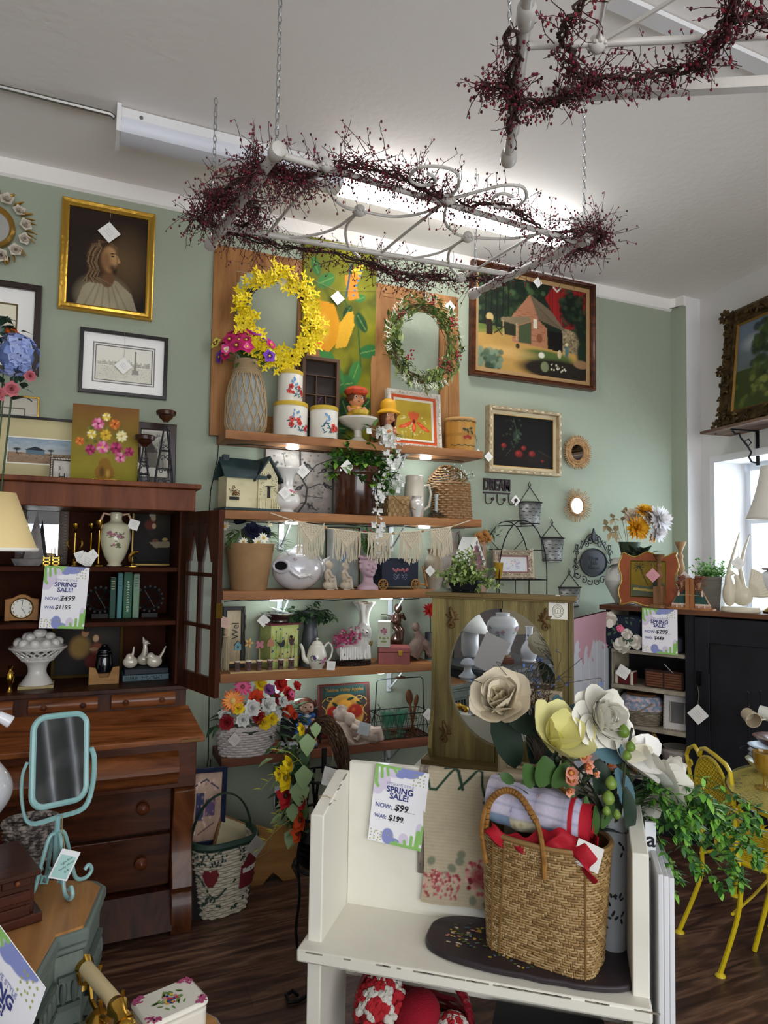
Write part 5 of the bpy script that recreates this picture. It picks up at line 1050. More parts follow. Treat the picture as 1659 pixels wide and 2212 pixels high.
for ro in(0,1):
 for k in range(16):
  a=RR(k).U(0,6.28);rr_=RR(k+9).U(0,.014);x,zq=rr_*cos(a),hb2*.62+rr_*sin(a)*1.1;P=(x,-q-.001-.0001*k,zq) if not ro else (q+.001+.0001*k,x,zq);mb.disc(P,(0,-1,0) if not ro else (1,0,0),.0065,k%2,6)
 for (x,zq,a_) in((0,.22,.018),(0,.34,.010),(-.02,.36,.006),(.02,.36,.006)): P=(x,-q-.001,hb2*zq) if not ro else (q+.001,x,hb2*zq);mb.disc(P,(0,-1,0) if not ro else (1,0,0),a_,2,8,.006)
mb.B('painted_urn',[mat('c08a94'),mat('a86a7c'),mat('8a9a5c')],t)
brz=mat('4a3024',.35,metal=.5,coat=.3)
loc,w_,h_,d_=fit(845,882,1303,1395,3.52,l5.z);hb=ay(862,1303,3.52).z-z
def cherub(mb):
 u=.04;b=.10
 mb.La([(.03,0),(.026,.01),(.012,.03),(.02,.05),(.026,.07),(.01,.09),(.0,.1)],n=16);z0=.10
 mb.ell((0,0,z0+.035),(.017,.015,.026),12,8);mb.ell((.002,-.003,z0+.078),(.015,.015,.017),12,8)
 mb.tu([(-.01,0,z0+.015),(-.004,-.02,z0),(0,-.02,z0-.03)],[.010,.008,.006],6);mb.tu([(.01,0,z0+.015),(.014,-.02,z0+.002),(.012,-.02,z0-.028)],[.010,.008,.006],6)
 mb.tu([(.014,0,z0+.055),(.026,-.012,z0+.04),(.010,-.02,z0+.062)],.006,6);mb.tu([(-.014,0,z0+.055),(-.024,-.012,z0+.035),(-.008,-.018,z0+.03)],.006,6)
t=blob_thing('cherub_figurine','bronze brown seated cherub figurine on a ball pedestal behind pink case','figurine',(loc.x+.0,3.565,z),brz,cherub,.0022);t.scale=(hb/.198,)*3
mb=MB();
for s in(-1,1): mb.leaf((s*.006,.012,.145),(s*.9,.5,.5),.045,.022,0,.2)
mb.B('wing',brz,t,solid=.002)
def angel(mb):
 mb.tu([(-.03,0,.02),(0,0,.07),(.02,0,.12),(0,0,.16)],[.045,.045,.032,.018],12);mb.ell((-.005,-.005,.185),(.024,.022,.026),12,8);mb.tu([(.02,0,.12),(.055,-.02,.08),(.08,-.03,.025),(.10,-.03,.015)],[.02,.03,.02,.012],8)
 for k in range(4): mb.tu([(.02+.01*k,-.02,.14-.015*k),(.06+.008*k,-.035,.03)],[.008,.011],6)
loc,w_,h_,d_=fit(872,930,1347,1430,3.50,z);blob_thing('praying_angel','weathered brown crouching angel figure at right end of fourth shelf','figurine',loc+V((-.0,.02,0)),mat('6f5a50',.7,var=('8a7468',20,.4,.7)),angel,.003)
t=thing('red_dahlia','red dahlia head in a tall dark can at right end','flowers',ay(930,1318,3.50));inst(proto('flower',flower([(12,.05,.1,.02,-.1,0),(12,.045,.5,.02,-.2,0),(10,.035,.9,.018,-.2,1)]),[mat('b8282a',.6),mat('d8482a')]),t,(0,0,0),(-.2,-1,.2),1);MB().cyl((0,0,-.01),(0.01,.01,z-t.location.z+.02),.003,n=5).B('stem',mat('3a4a28'),t)
t2=thing('tall_can','dark grey tall metal can behind the green vanity','can',(t.location.x+.01,3.52,z));MB().La([(.03,0),(.03,.15),(.027,.15),(.027,.01),(0,.01)],n=20).B('body',mat('55585c',.5,metal=.4),t2)
# ================= lowest shelf =================
z=ZS[4]
loc,w_,h_,d_=fit(457,594,1568,1637,3.46,z);R0=w_/2*.90;hb=ay(525,1570,3.40).z-z-.012;wwk=mat('cfc5c2',.7,var=('a89a96',50,.5,.8));t=thing('white_wicker_basket','oval whitewashed wicker basket on lowest shelf','basket',loc+V((0.01,0,0)))
mb=MB();rf=lambda q:R0*(.86+.16*q**.8);wicker(mb,11,hb,rf,30,.0062,0,1,.62,amp=.006);stakes(mb,hb,rf,30,.004,0,1,.62);mb.La([(R0*.84,.002),(R0*.95,hb*.8),(0,hb*.8)],n=24,sy=.6);mb.B('woven_body',wwk,t)
mb=MB();
for s in(0,PI): mb.tu([(R0*1.02*cos(a),R0*1.02*.62*sin(a),hb+.006+.005*sin(a*14+s)) for a in[2*PI*i/90 for i in range(90)]],.006,5,closed=True)
mb.B('braided_rim',wwk,t);PT(t,(-R0*.55,-R0*.66,hb*.72),.05,col='cfc4c0',string=.03)
t=thing('mixed_bouquet','colourful mix of orange, pink, red and yellow silk flowers in white basket','flowers',t.location+V((0,0,hb*.95)));R=RR(31)
def gerb(c,c2,cc,n=22,s=1): return proto('flower',flower([(n,.05,.08,.012,.05,0),(n,.042,.3,.011,-.05,1)],(.012,.008,2)),[mat(c,.65),mat(c2,.65),mat(cc,.8)])
G=dict(o=gerb('e8702a','f09a50','d8b868'),p=gerb('d83a78','e86a98','8a3a4a'),y=rose('e8c820','f0dc40'),r=rose('b82020','d83a30'),w=rose('d8d8d4','e8e8e4'),v=rose('8a4a8a','b07ab0'),d=rose('8a1a20','a82a2a'),c=rose('d8462a','e8703a'))
for k,x,y,s,dy in(('o',503,1515,1.25,-.07),('p',524,1485,1.0,-.03),('y',563,1480,.9,.0),('v',580,1490,.8,-.02),('r',605,1480,1.1,-.0),('r',622,1500,1.0,-.03),('y',515,1530,.8,-.09),('c',552,1508,1.1,-.04),('w',545,1530,1.1,-.09),('w',578,1522,1.1,-.08),('w',595,1545,.9,-.07),('d',490,1560,1.0,-.08),('y',570,1560,1.0,-.10),('y',588,1553,.8,-.09),('c',620,1535,1.0,-.05),('d',558,1550,.9,-.10),('w',525,1555,.9,-.10),('r',640,1482,.7,.0),('w',556,1490,.9,.02),('w',485,1545,.8,-.06),('d',592,1512,1,-.03),('w',610,1515,.8,-.06),('p',630,1500,.5,-.06),('c',635,1545,.6,-.06)):
 p=ay(x,y,loc.y+dy)-t.location;inst(G[k],t,p,(p.x*3,-1,p.z*3+.1),s,R.U(0,3))
mb=MB();pts=[ay(x,y,3.44)-t.location for x,y in((480,1555),(500,1530),(540,1540),(570,1530),(600,1530),(620,1520),(630,1550),(590,1570))];leaves(mb,pts,110,.075,.028,(0,0,1,2),.04,R,.1,out=(0,.05,0));mb.B('foliage',[mat('3f5a3a'),mat('25402c'),mat('a8b0a4')],t)
mb=MB();mb.tu([(0,0,-.06),(0,0,.0)],[.07,.10],12);mb.B('moss_base',mat('3a4030',.9),t)
loc,w_,h_,d_=fit(618,692,1513,1622,3.50,z);H0=ay(655,1513,3.47).z-z;u=H0/2.6;bk=mat('18161a',.5)
t=thing('doll_bench','small black wooden bench under the reading doll','bench',(loc.x,3.54,z));MB().box(-.10,-.045,.045,.10,.05,.055).B('seat',bk,t);MB().box(-.10,.045,.05,.10,.055,.16).B('backrest',bk,t)
for sx in(-.095,.085):
 for sy in(-.04,.04): MB().box(sx,sy,0,sx+.01,sy+.01,.045).B('leg',bk,t)
sk=mat('d0a58c',.4,coat=.2);t=thing('reading_doll','chubby doll with red-brown bunned hair and blue dress, reading','doll',(loc.x+.012,3.505,z+.055));top=H0-.055
mb=MB();hr=.036;hzz=top-hr-.005;mb.ell((0,-.0,hzz),(hr*1.1,hr*.95,hr),18,14)
for s in(-1,1): mb.ell((s*hr*.55,-hr*.6,hzz-.012),(hr*.4,hr*.35,hr*.35),8,6);mb.ell((s*hr*1.08,0,hzz),(.005,.007,.009),6,5)
mb.ell((0,-hr*.98,hzz-.006),(.006,.006,.005),6,5);mb.cyl((0,0,.05),(0,0,hzz-.02),.012);mb.ell((0,0,.05),(.03,.024,.045),12,8)
for s in(-1,1):
 mb.tu([(s*.03,-.0,.08),(s*.045,-.025,.045),(s*.018,-.058,.045)],[.011,.011,.010],8);mb.ell((s*.015,-.062,.046),(.009,.008,.007),7,5)
 mb.tu([(s*.02,-.0,.012),(s*.026,-.06,.012),(s*.026,-.068,-.04)],[.018,.017,.015],8)
rem(mb.B('body',sk,t),.0028,2)
mb=MB();mb.La(SM([(.06,-.0),(.045,.03),(.026,.075),(.030,.095),(.012,.10)]),n=20,sy=.8);[mb.ell((s*.034,-.003,.09),(.017,.015,.015),8,6) for s in(-1,1)];mb.prismx([(-.065,.0),(-.065,.022),(.03,.05),(.03,0)],-.047,.047);rem(mb.B('dress',mat('2f62a8',.7),t),.003,3)
MB().La([(.02,.085),(.026,.093),(.01,.10)],(0,-.006,0),16).B('collar',mat('c9d4e0'),t);mb=MB()
for s in(-1,1): mb.tu([(s*.026,-.069,-.032),(s*.026,-.069,-.046)],[.0165,.0165],8,0);mb.ell((s*.026,-.078,-.048),(.014,.022,.008),8,6,1)
mb.B('socks_and_shoes',[mat('7a9ab8'),mat('24202a')],t)
mb=MB();mb.ell((0,.007,hzz+.008),(hr*1.22,hr*1.0,hr*1.03),16,12);[mb.ell((s*hr*1.3,.0,hzz+.012),(.013,.013,.022),8,6) for s in(-1,1)];mb.B('hair',mat('5c2c1c',.6),t)
MB().ell((0,-hr*.97,hzz-.017),(.012,.004,.003),8,5).B('mouth',mat('a04a48'),t);mb=MB();[mb.ell((s*.014,-hr*.93,hzz+.004),(.005,.003,.004),6,5) for s in(-1,1)];mb.B('eyes',mat('3a2a20'),t)
mb=MB();[mb.cb((s*.014,-.072,.052),(.03,.022,.003),rot=(.5,s*-.25,0)) for s in(-1,1)];mb.B('book',mat('d8d4c8'),t)
t=thing('miniature_tea_scene','small grassy miniature with toy teapot, camper and tiny house','miniature',(ay(618,1620,3.41).x,3.425,z));MB().La([(.07,0),(.07,.006),(0,.009)],n=24,sy=.55).B('grass_base',mat('3d5a32',.9,bump=(200,.5)),t)
mb=MB();mb.cb((-.05,-.005,.022),(.036,.03,.03));mb.B('orange_house',mat('a8502f'),t);MB().disc((-.05,-.021,.024),(0,-1,0),.010,0,14).B('round_window',mat('c9ccd0'),t)
mb=MB();mb.cb((.035,-.005,.024),(.05,.03,.026));mb.cb((.035,-.005,.038),(.04,.024,.012));mb.B('camper',mat('c9ced2',.3,coat=.4),t,bevel=.003);mb=MB();mb.cb((.035,-.021,.026),(.03,.003,.009));mb.B('camper_window',mat('2c3038'),t)
mb=MB();mb.La([(.012,.008),(.02,.03),(.012,.045),(0,.05)],(-.018,.012,.0),16);mb.tu([(.0,.012,.03),(.016,.0,.045)],.004,6);mb.B('toy_teapot',mat('b4b8bc',.25,coat=.4),t)
def cv_apple():
 c=Canvas(110,120,'24413c','5c2420');c.ell(.5,.42,.40,.42,'c99a48',1,soft=.05);c.ell(.5,.42,.36,.38,'a8762f',1,soft=.3)
 c.ell(.5,.60,.17,.14,'d89a3a',1,soft=.3);c.ell(.27,.47,.17,.15,'a8241e',1,soft=.3);c.ell(.72,.47,.19,.17,'9a2a1e',1,soft=.3);c.ell(.52,.36,.2,.16,'b8341f',1,soft=.3);c.ell(.68,.5,.05,.05,'d8703a',.6,soft=.8);c.ell(.24,.5,.04,.05,'d8503a',.6,soft=.8)
 for u,v,a in((.62,.72,.3),(.3,.62,2.4),(.8,.62,-.6),(.18,.36,1),(.44,.5,.2)): c.ell(u,v,.09,.035,'1e3a28',1,a,.3)
 for s in(-1,1):
  c.line([(.5+s*(.42+.05*sin(k)),.25+.05*k) for k in range(11)],.008,'d8b060');c.line([(.5+s*(.30+.07*cos(k*.8)),.74+.04*sin(k*.8)) for k in range(9)],.007,'d8b060')
 c.line([(.03,.03),(.03,.97),(.97,.97),(.97,.03),(.03,.03)],.012,'6a2c20');c.put((c.V>.82).astype(float)*(abs(c.U-.5)<.4),'2c5450',.8);return c.noise(.15,9)
loc,w_,h_,_=fit(688,801,1478,1612,3.57,z);hq=ay(745,1478,3.57).z-z;t=thing('apple_crate_sign','wooden sign with painted apples reading Yakima Valley Apples','sign',loc,0,None,-.10);MB().box(-w_/2,0,0,w_/2,.018,hq).B('board',mat('6a2a22',.5),t,bevel=.006);cv_apple().B('artwork',w_-.02,hq-.02,t,c=(0,-.001,hq/2));MB().text('Yakima Valley Apples',.0255,(0,-.003,hq*.885),0,bold=.0004).B('lettering',mat('a9803f'),t)
def lying(mb):
 mb.ell((-.055,0,.13),(.030,.028,.034),14,10);mb.ell((-.02,-.02,.115),(.028,.026,.03),14,10);mb.tu([(-.06,.0,.10),(-.06,.0,.05),(-.04,0,.0)],[.03,.05,.05],12);mb.tu([(-.01,-.02,.09),(.03,-.02,.06),(.08,-.02,.04),(.12,-.02,.02)],[.03,.04,.04,.025],12)
 mb.tu([(-.02,-.05,.09),(.03,-.07,.07),(-.0,-.07,.03)],[.014,.012,.010],8);mb.tu([(.06,-.03,.05),(.12,-.04,.06),(.13,-.05,.015)],[.025,.022,.014],8);mb.tu([(-.08,-.03,.08),(-.05,-.07,.04),(-.01,-.06,.01)],[.016,.013,.010],8)
 for k in range(14): a=RR(k).U(0,6.28);mb.ell((-.055+.03*cos(a),.005,.14+.026*sin(a)),.012,6,5)
 mb.La([(.10,0),(.10,.012),(0,.014)],n=24,sy=.5)
loc,w_,h_,d_=fit(706,814,1518,1605,3.45,z);t=blob_thing('plaster_cherubs','plaster sculpture of two embracing reclining cherubs','sculpture',loc,mat('d0bfb0',.85,var=('b3a090',30,.4,.7)),lying,.003,-.1);t.scale=(1.12,)*3;PT(t,(.03,-.09,.085),.055,col='c9d4d8',string=0,tilt=.3)
loc,w_,h_,d_=fit(803,920,1462,1596,3.50,z);dk=mat('1c2224',.45,metal=.4);hb=.13;ww=.30/2;t=thing('wire_basket','dark wire basket with tall handle on lowest shelf','basket',loc+V((.0,0,0)));hx2=w_/2*.92
mb=MB();q=[(-hx2,-.07),(hx2,-.07),(hx2,.07),(-hx2,.07)]
for zq in(.004,hb): mb.tu([(x,y,zq) for x,y in q],.0028,5,closed=True)
for s in(-1,1):
 n=10;mb.tu([(-hx2+2*hx2*k/n,s*.07,(hb if k%2 else 0)) for k in range(n+1)],.0018,4);mb.tu([(-hx2+2*hx2*k/n,s*.07,(0 if k%2 else hb)) for k in range(n+1)],.0018,4);mb.tu([(s*hx2,-.07,0),(s*hx2,0,hb),(s*hx2,.07,0)],.0018,4)
 mb.tu([(s*hx2,0,0),(s*hx2,0,hb+.02)],.003,5);mb.tu([(-hx2,s*.07,hb*.5),(hx2,s*.07,hb*.5)],.0018,4)
for k in range(14): mb.tu([(-hx2+2*hx2*k/13,-.07,.004),(-hx2+2*hx2*k/13,.07,.004)],.0015,4)
mb.B('wire_body',dk,t);mb=MB();ht=ay(862,1465,3.5).z-z;mb.tu([(-hx2*.97,0,hb),(-hx2*.93,0,ht-.015),(-hx2*.85,0,ht),(hx2*.85,0,ht),(hx2*.93,0,ht-.015),(hx2*.97,0,hb)],.003,6);mb.tu([(-hx2*.95,0,hb),(-hx2*.8,-.01,hb+.03),(-hx2*.9,-.01,hb+.05)],.0025,5);mb.B('handle',dk,t);MB().tu([(-.03,0,ht+.001),(0,0,ht+.006),(.03,0,ht+.001)],[.006,.008,.006],8).B('wooden_grip',mat('5a3a26',.5),t)
PT(t,(hx2*.9,-.08,.12),.05,string=.04);bl=t.location
gg=mat('2f7a5c',.05,alpha=.33,coat=1)
def goblet(p,lab,grp=None,s=1,first=[None]):
 if first[0] is None:
  t=thing('green_glass',lab,'glass',p,0,grp);MB().La(SM([(.026,0),(.024,.003),(.005,.008),(.005,.035),(.022,.05),(.030,.075),(.031,.10),(.028,.10),(.018,.055),(0,.05)]),n=24).B('glass_body',gg,t);first[0]=t
 else: t=copy_tree(first[0],None,label=lab);t.location=p
 t.scale=(s,)*3;return t
for k,(dx,dy,lab) in enumerate(((-.085,-.035,'green glass goblet in wire basket, front left corner'),(-.02,-.035,'green glass goblet in wire basket, front row middle'),(.03,.035,'green glass goblet in wire basket, back row right'),(-.06,.035,'green glass goblet in wire basket, back row left'))): goblet(bl+V((dx,dy,.0065)),lab,'green glass goblets in the wire basket',1.15)
def spoon(lab,p,rot,L,rb):
 t=thing('wooden_utensil',lab,'utensil',p,0,'wooden utensils at the right of the wire basket');t.rotation_euler=rot;m=wood('4a2c1a','7a4e30','z',10,.4);MB().cyl((0,0,0),(0,0,L*.72),.006,.007,8).B('handle',m,t);MB().ell((0,0,L*.85),(rb,.008,L*.18),14,10).B('bowl',m,t)
spoon('dark wooden spoon leaning upright in the wire basket',bl+V((.075,-.03,.01)),(0,-.16,0),.24,.022);spoon('wooden fork handle leaning right in the wire basket',bl+V((.09,.03,.01)),(.1,.1,0),.2,.014)

# ================= floor by the shelves =================
p0=az(480,2003,0);t=thing('painted_basket','tall white painted basket with red heart, barn and green rim','basket',az(480,1990,0)+V((.01,.12,0)),.25);bwk=mat('c6bdab',.75,var=('a89c88',40,.5,.8));hb=.31;rf=lambda q:.100+.040*q
mb=MB();wicker(mb,24,hb,rf,28,.0078,0,1.05,.85,amp=.005,cx=.7);stakes(mb,hb,rf,28,.004,0,1.05,.85,cx=.7);mb.B('woven_body',bwk,t)
mb=MB();mb.La([(.095,.004),(.115,.2),(0,.2)],n=24,sy=.8);mb.B('liner',mat('8a7c66',.9),t)
mb=MB();
def rim(q,zq):
 x,y=cos(q),sin(q);return(.143*1.05*math.copysign(abs(x)**.7,x),.143*.85*math.copysign(abs(y)**.7,y),zq)
mb.tu([rim(2*PI*i/48,hb+.005) for i in range(48)],.013,6,closed=True,flat=1.3);mb.B('rim',mat('243a30',.5),t)
MB().tu([(-.145*cos(a),0.0,hb-.01+.20*sin(a)) for a in[PI*i/20 for i in range(21)]],.012,6,flat=.35).B('handle',mat('20362c',.5),t)
def bs(a,zq,off=.014):
 x,y=cos(a),sin(a);r=rf(zq/hb)+off;return V((r*1.05*math.copysign(abs(x)**.7,x),r*.85*math.copysign(abs(y)**.7,y),zq)),V((x,y*1.2,0)).normalized()
mb=MB();R=RR(3)
for i in range(14):
 for j in range(14):
  u,v=(i-6.5)/6.5,(j-6.5)/6.5
  if (u*u+v*v-.55)**3-u*u*v**3<0: p,n_=bs(-2.15+u*.30,.18+v*.045);mb.disc(p+n_*.001,n_,.0055,0,6)
  if abs(u)<.85 and v<.5: p,n_=bs(-.95+u*.42,.19+v*.072);mb.disc(p+n_*.001,n_,.0085,0 if abs(v+.0)>.12 else 2,6)
  elif abs(u)<.85*(1-(v-.5)*.8): p,n_=bs(-.95+u*.42,.19+v*.072);mb.disc(p+n_*.001,n_,.0085,0,6)
for k in range(260):
 a=R.U(-3.2,.1);zq=R.choice((R.U(.24,.30),R.U(.24,.30),.07+.03*sin(a*5)+R.U(-.012,.012),.15+.05*sin(a*4)));
 p,n_=bs(a,zq);mb.disc(p+n_*.002,n_,.0062,1,5,.0045,R.U(0,3))
mb.B('painted_heart_and_barn',[mat('6a1a22',.7),mat('2c4038',.7),mat('d8d2c8',.7)],t,smooth=False);pbk=t
PT(t,(.09,-.16,hb-.01),.07,col='8f8a84',string=.04);bkl=t.location
t=thing('wooden_plaque','worn wooden plaque standing inside painted basket','plaque',bkl+V((.02,-.03,.20)),.2,None,.0);t.rotation_euler=(-.5,.5,.2);MB().box(-.09,-.008,0,.09,.008,.19).B('board',wood('5a3a24','8a6a48','x',6,.6),t,bevel=.002);MB().box(-.08,-.010,.01,.08,-.008,.18).B('face_panel',mat('a8a080',.8),t)
def cv_blue():
 c=Canvas(60,90,'b59a8a','a88a78');c.poly([(.2,.3),(.2,.7),(.45,.7),(.45,.3)],'3a4060');c.poly([(.5,.35),(.5,.6),(.8,.6),(.8,.35)],'5a4a6a');c.line([(.1,.8),(.5,.9),(.9,.75)],.015,'2c3050');c.line([(.3,.1),(.8,.25)],.012,'5c4a50');c.spots(30,.1,.9,.1,.9,.04,['c9a898','8a7078','e0c0b0']);return c.noise(.2)
q=az(455,1890,0);t=thing('navy_framed_picture','navy blue framed house print leaning beside the painted basket','framed picture',(.545,3.20,.28),.55,None,-.18);t.rotation_euler=(-.18,.12,.3);mitred(MB(),.20,.33,.022,.02,(0,0,.165),0,1).B('frame',mat('141c38',.4),t);cv_blue().B('artwork',.156,.286,t,c=(0,.008,.165));MB().box(-.095,.012,.005,.095,.018,.325).B('backing',mat('2a2420'),t)
t=thing('storage_crate','low dark crate hidden behind painted basket carrying the navy picture','crate',(.56,3.26,0));MB().box(-.07,-.12,.0,.09,.10,.28).B('box',mat('1e1a1a',.8),t)
loc,w_,h_,_=fit(468,655,1765,1940,3.36,0);H_=ay(560,1768,3.40).z;t=thing('heart_shaped_board','large heart-shaped unpainted wooden board standing on the floor','wooden board',(ay(594,1935,3.30).x,3.34,0),0,None,-.12);w2=.27
o=[];
for i in range(41):
 a=-PI*.42+ (PI*1.84)*i/40
pts=[(-.12,0),(-.05,.0),(-.02,.03),(0,.045),(.02,.03),(.05,.0),(.12,0),(.09,.06),(.11,.10)]
arc=[(w2*1.0*cos(a)*1.0+0,H_*.55+H_*.40*sin(a)) for a in[(-.75+ (1.28+.75)*i/16) for i in range(17)]]
o=pts+[(x,zq) for x,zq in arc]+[(0,H_*.83)]+[(-x,zq) for x,zq in reversed(arc)]+[(-.11,.10),(-.09,.06)]
MB().prism(o,0,.022).B('board',wood('6f4a26','a87c48','x',4,.5,dist=2),t,bevel=.003);mb=MB();mb.tu([(0,-.004,H_*.82),(-.03,-.01,H_*.5),(-.11,-.01,.12)],.0015,4);mb.B('string',mat('a08a60'),t)
iron_=mat('141417',.5,metal=.3);px0=ay(655,1995,3.0).x;t=thing('iron_plant_stand','black twisted iron stand holding up the grapevine wreath','stand',(ad(690,1990,2.75).x,ad(690,1990,2.75).y,0));sl=t.location;mb=MB()
for dx,dy in((-.09,0),(.09,0),(0,.10),(-.04,-.07)):
 mb.tu([(dx+.006*cos(k*1.2),dy+.006*sin(k*1.2),.001+k*.05) for k in range(15)],.006,5)
for zq in(.35,.55,.70): mb.tu([(.1*cos(a),.1*sin(a),zq) for a in[2*PI*i/20 for i in range(20)]],.006,5,closed=True)
mb.B('frame',iron_,t)
for k in range(5): MB().La([(.085,0),(.09,.01),(.06,.012)],(0,0,.36+.022*k),20).B('coil_ring',iron_,t)
c=ad(698,1735,2.80);t=thing('grapevine_wreath','big oval grapevine wreath with yellow and red poppies and ivy','wreath',c,-.65);R=RR(44);mb=MB();rx,rz=.085,.27
for k in range(85):
 a0=R.U(0,6.28);sp=R.U(1.5,3.2);q=R.U(.75,1.3);dy=R.U(-.04,.04);mb.tu([((rx*q+.01)*cos(a0+sp*i/12),dy+.015*sin(i*1.3),rz*q**.4*sin(a0+sp*i/12)+.05) for i in range(13)],R.U(.0018,.0035),4)
mb.B('vine_ring',mat('4a3322',.85,var=('2e1e14',30,.4,.7)),t)
MB().cyl((0,0,.80-c.z),(0,0,.70-c.z),.01,n=6).B('hook',iron_,t)
w2l=lambda x,y,dep:(Matrix.Rotation(.65,4,'Z')@(ad(x,y,dep)-c))
mb=MB();anc=[(640,1600),(625,1620),(650,1640),(690,1585),(660,1690),(650,1720),(668,1670),(630,1665),(650,1760),(660,1800),(645,1650),(670,1625),(640,1700),(665,1740),(680,1600)]
for k in range(105):
 x,y=R.choice(anc);p=w2l(x-14+R.U(-22,18),y+R.U(-20,20),2.78+R.U(-.05,.04));s=R.U(.035,.075);mb.leaf(p,(R.U(-1,.5),-.4,R.U(-1,.4)),s,s*.7,R.randrange(3),.3)
for x,y,s in((664,1668,.12),(690,1575,.075),(655,1700,.13),(672,1600,.11),(640,1750,.09)): mb.leaf(w2l(x-8,y-15,2.66),(.1,-.2,-1),s*.75,s*.6,2,.15,None)
mb.B('foliage',[mat('2e4a28',.6),mat('4a6636',.6),mat('7f9668',.6)],t)
pop=lambda a,b:proto('flower',flower([(5,.055,.25,.06,-.2,0),(4,.045,.6,.05,-.2,0)],(.012,.012,1)),[mat(a,.7),mat(b)])
Yp,Rp,Op=pop('e8cc18','8a7a20'),pop('a81a20','2a1a10'),pop('c8481a','5a2a10')
for q,x,y,s,d in((Yp,622,1680,1.0,-1),(Yp,628,1650,.7,-1),(Rp,622,1718,1.0,-1),(Op,652,1770,.9,-1),(Op,645,1800,.7,-1),(Yp,655,1575,.5,-1),(Yp,604,1672,.5,-1),(Rp,655,1730,.7,-1)): inst(q,t,w2l(x,y,2.66),(-.6,-1,.1),s)
mb=MB()
for x0_,y0_,x1_,y1_ in((650,1640,565,1705),(655,1700,590,1795),(650,1760,560,1835),(660,1660,600,1620),(640,1720,600,1760)):
 a=w2l(x0_,y0_,2.70);b=w2l(x1_,y1_,2.68);q=[a.lerp(b,i/6)+V((0,0,.02*sin(i/6*PI))) for i in range(7)];mb.tu(q,.0013,3,0)
 for v in q[3:]: mb.leaf(v,(-1,-.3,R.U(-1,1)),.03,.014,1)
mb.B('tendrils',[mat('7a8a3a'),mat('b5b830')],t);PT(t,w2l(716,1680,2.62),.07,string=.05,tilt=.2)
# ================= right part of the back wall =================
def cv_barn():
 c=Canvas(150,120,'1e2a1e','8a6a35');c.put((c.V>.42).astype(float),'1c261c',1);c.spots(140,0,.6,.5,1,.05,['24341f','33472a','162016','48603a'],.8)
 for k in range(5): c.line([(.06+.05*k,.45),(.07+.05*k,1)],.010,'141a12')
 c.poly([(0,.0),(1,0),(1,.34),(.6,.34),(.3,.42),(0,.40)],'b08a4a');c.poly([(0,.36),(.3,.42),(.8,.36),(1,.34),(1,.42),(0,.46)],'6a7a38',.8);c.ell(.6,.2,.32,.09,'4f6230',1,soft=.3);c.ell(.75,.08,.45,.13,'231c16',1,soft=.3);c.ell(.28,.2,.3,.08,'d0a564',.7,soft=.7)
 c.poly([(.60,.85),(.68,1),(1,1),(1,.55),(.75,.55)],'8c1c1c')
 for k in range(16): c.line([(.62+.025*k,.55),(.62+.025*k,1)],.003,'5a1010')
 c.line([(.68,.99),(.715,.95),(.75,.99)],.010,'e0d8c8');c.poly([(.76,.30),(.76,.56),(.93,.53),(.93,.28)],'8a7a5c');c.spots(50,.77,.92,.3,.53,.018,['6a5c44','a8987a','584c3a'])
 c.ell(.86,.78,.13,.2,'141c14',1,soft=.25);c.ell(.96,.6,.09,.2,'18221a',1,soft=.3);c.spots(90,.72,1,.55,1,.035,['1c2a1c','2c3e28','101810'],.7);c.ell(.97,.3,.08,.2,'1c2a1c',1,soft=.4)
 c.poly([(.46,.86),(.54,.60),(.80,.52),(.66,.72)],'6b5c48');c.poly([(.46,.86),(.30,.60),(.30,.32),(.62,.30),(.62,.52),(.54,.60)],'a26d50')
 for k in range(12): c.line([(.31,.34+k*.03),(.60,.33+k*.028)],.0025,'6f4632',.7)
 for k in range(9): c.line([(.48+.02*k,.83-.025*k),(.56+.028*k,.60-.009*k)],.003,'453a2c',.7)
 c.poly([(.20,.56),(.46,.62),(.47,.57),(.34,.50),(.20,.52)],'7a6a50');c.poly([(.36,.32),(.36,.50),(.47,.56),(.47,.32)],'3f4a30');c.poly([(.23,.38),(.23,.52),(.34,.50),(.34,.38)],'2b2a1e');c.poly([(.63,.30),(.63,.50),(.77,.50),(.77,.28)],'14100e');c.line([(.22,.36),(.22,.53)],.008,'b09a6a');c.line([(.34,.35),(.34,.52)],.008,'b09a6a');c.poly([(.49,.5),(.49,.6),(.53,.6),(.53,.5)],'cfc8b0')
 c.ell(.55,.40,.03,.05,'7a4a2c');c.ell(.10,.54,.035,.05,'b9a06a');c.poly([(.07,.36),(.065,.52),(.12,.52),(.125,.36)],'2c2018');c.line([(.14,.38),(.22,.46)],.008,'2c2018');c.line([(.15,.46),(.21,.37)],.008,'2c2018')
 c.ell(.35,.28,.02,.03,'3a2c1e');c.ell(.57,.22,.03,.035,'d8d4c0');c.ell(.74,.26,.02,.05,'c9b48a');c.ell(.81,.30,.018,.07,'4a6a6a');c.ell(.81,.38,.015,.02,'d8c090');c.ell(.95,.18,.08,.05,'8a6a4a');c.spots(14,.66,.80,.07,.15,.014,['e8e0c8','cfc8a8']);c.spots(60,0,.2,.02,.2,.05,['4a5c48','6f8068','2f4030']);c.ell(.6,.1,.04,.06,'8a9268',.7)
 return c.noise(.10,9)
t,w_,h_=picture('barn_painting','large framed painting of log cabin and red barn under the trees','painting',(1011,1277,592,829),D,.030,wood('3a1c10','6a3a22','x',10,.35,coat=.3),cv_barn(),mats=[(.028,'a8865a')],dep=.045,style=2,tags=[(.5,.90,.05)])
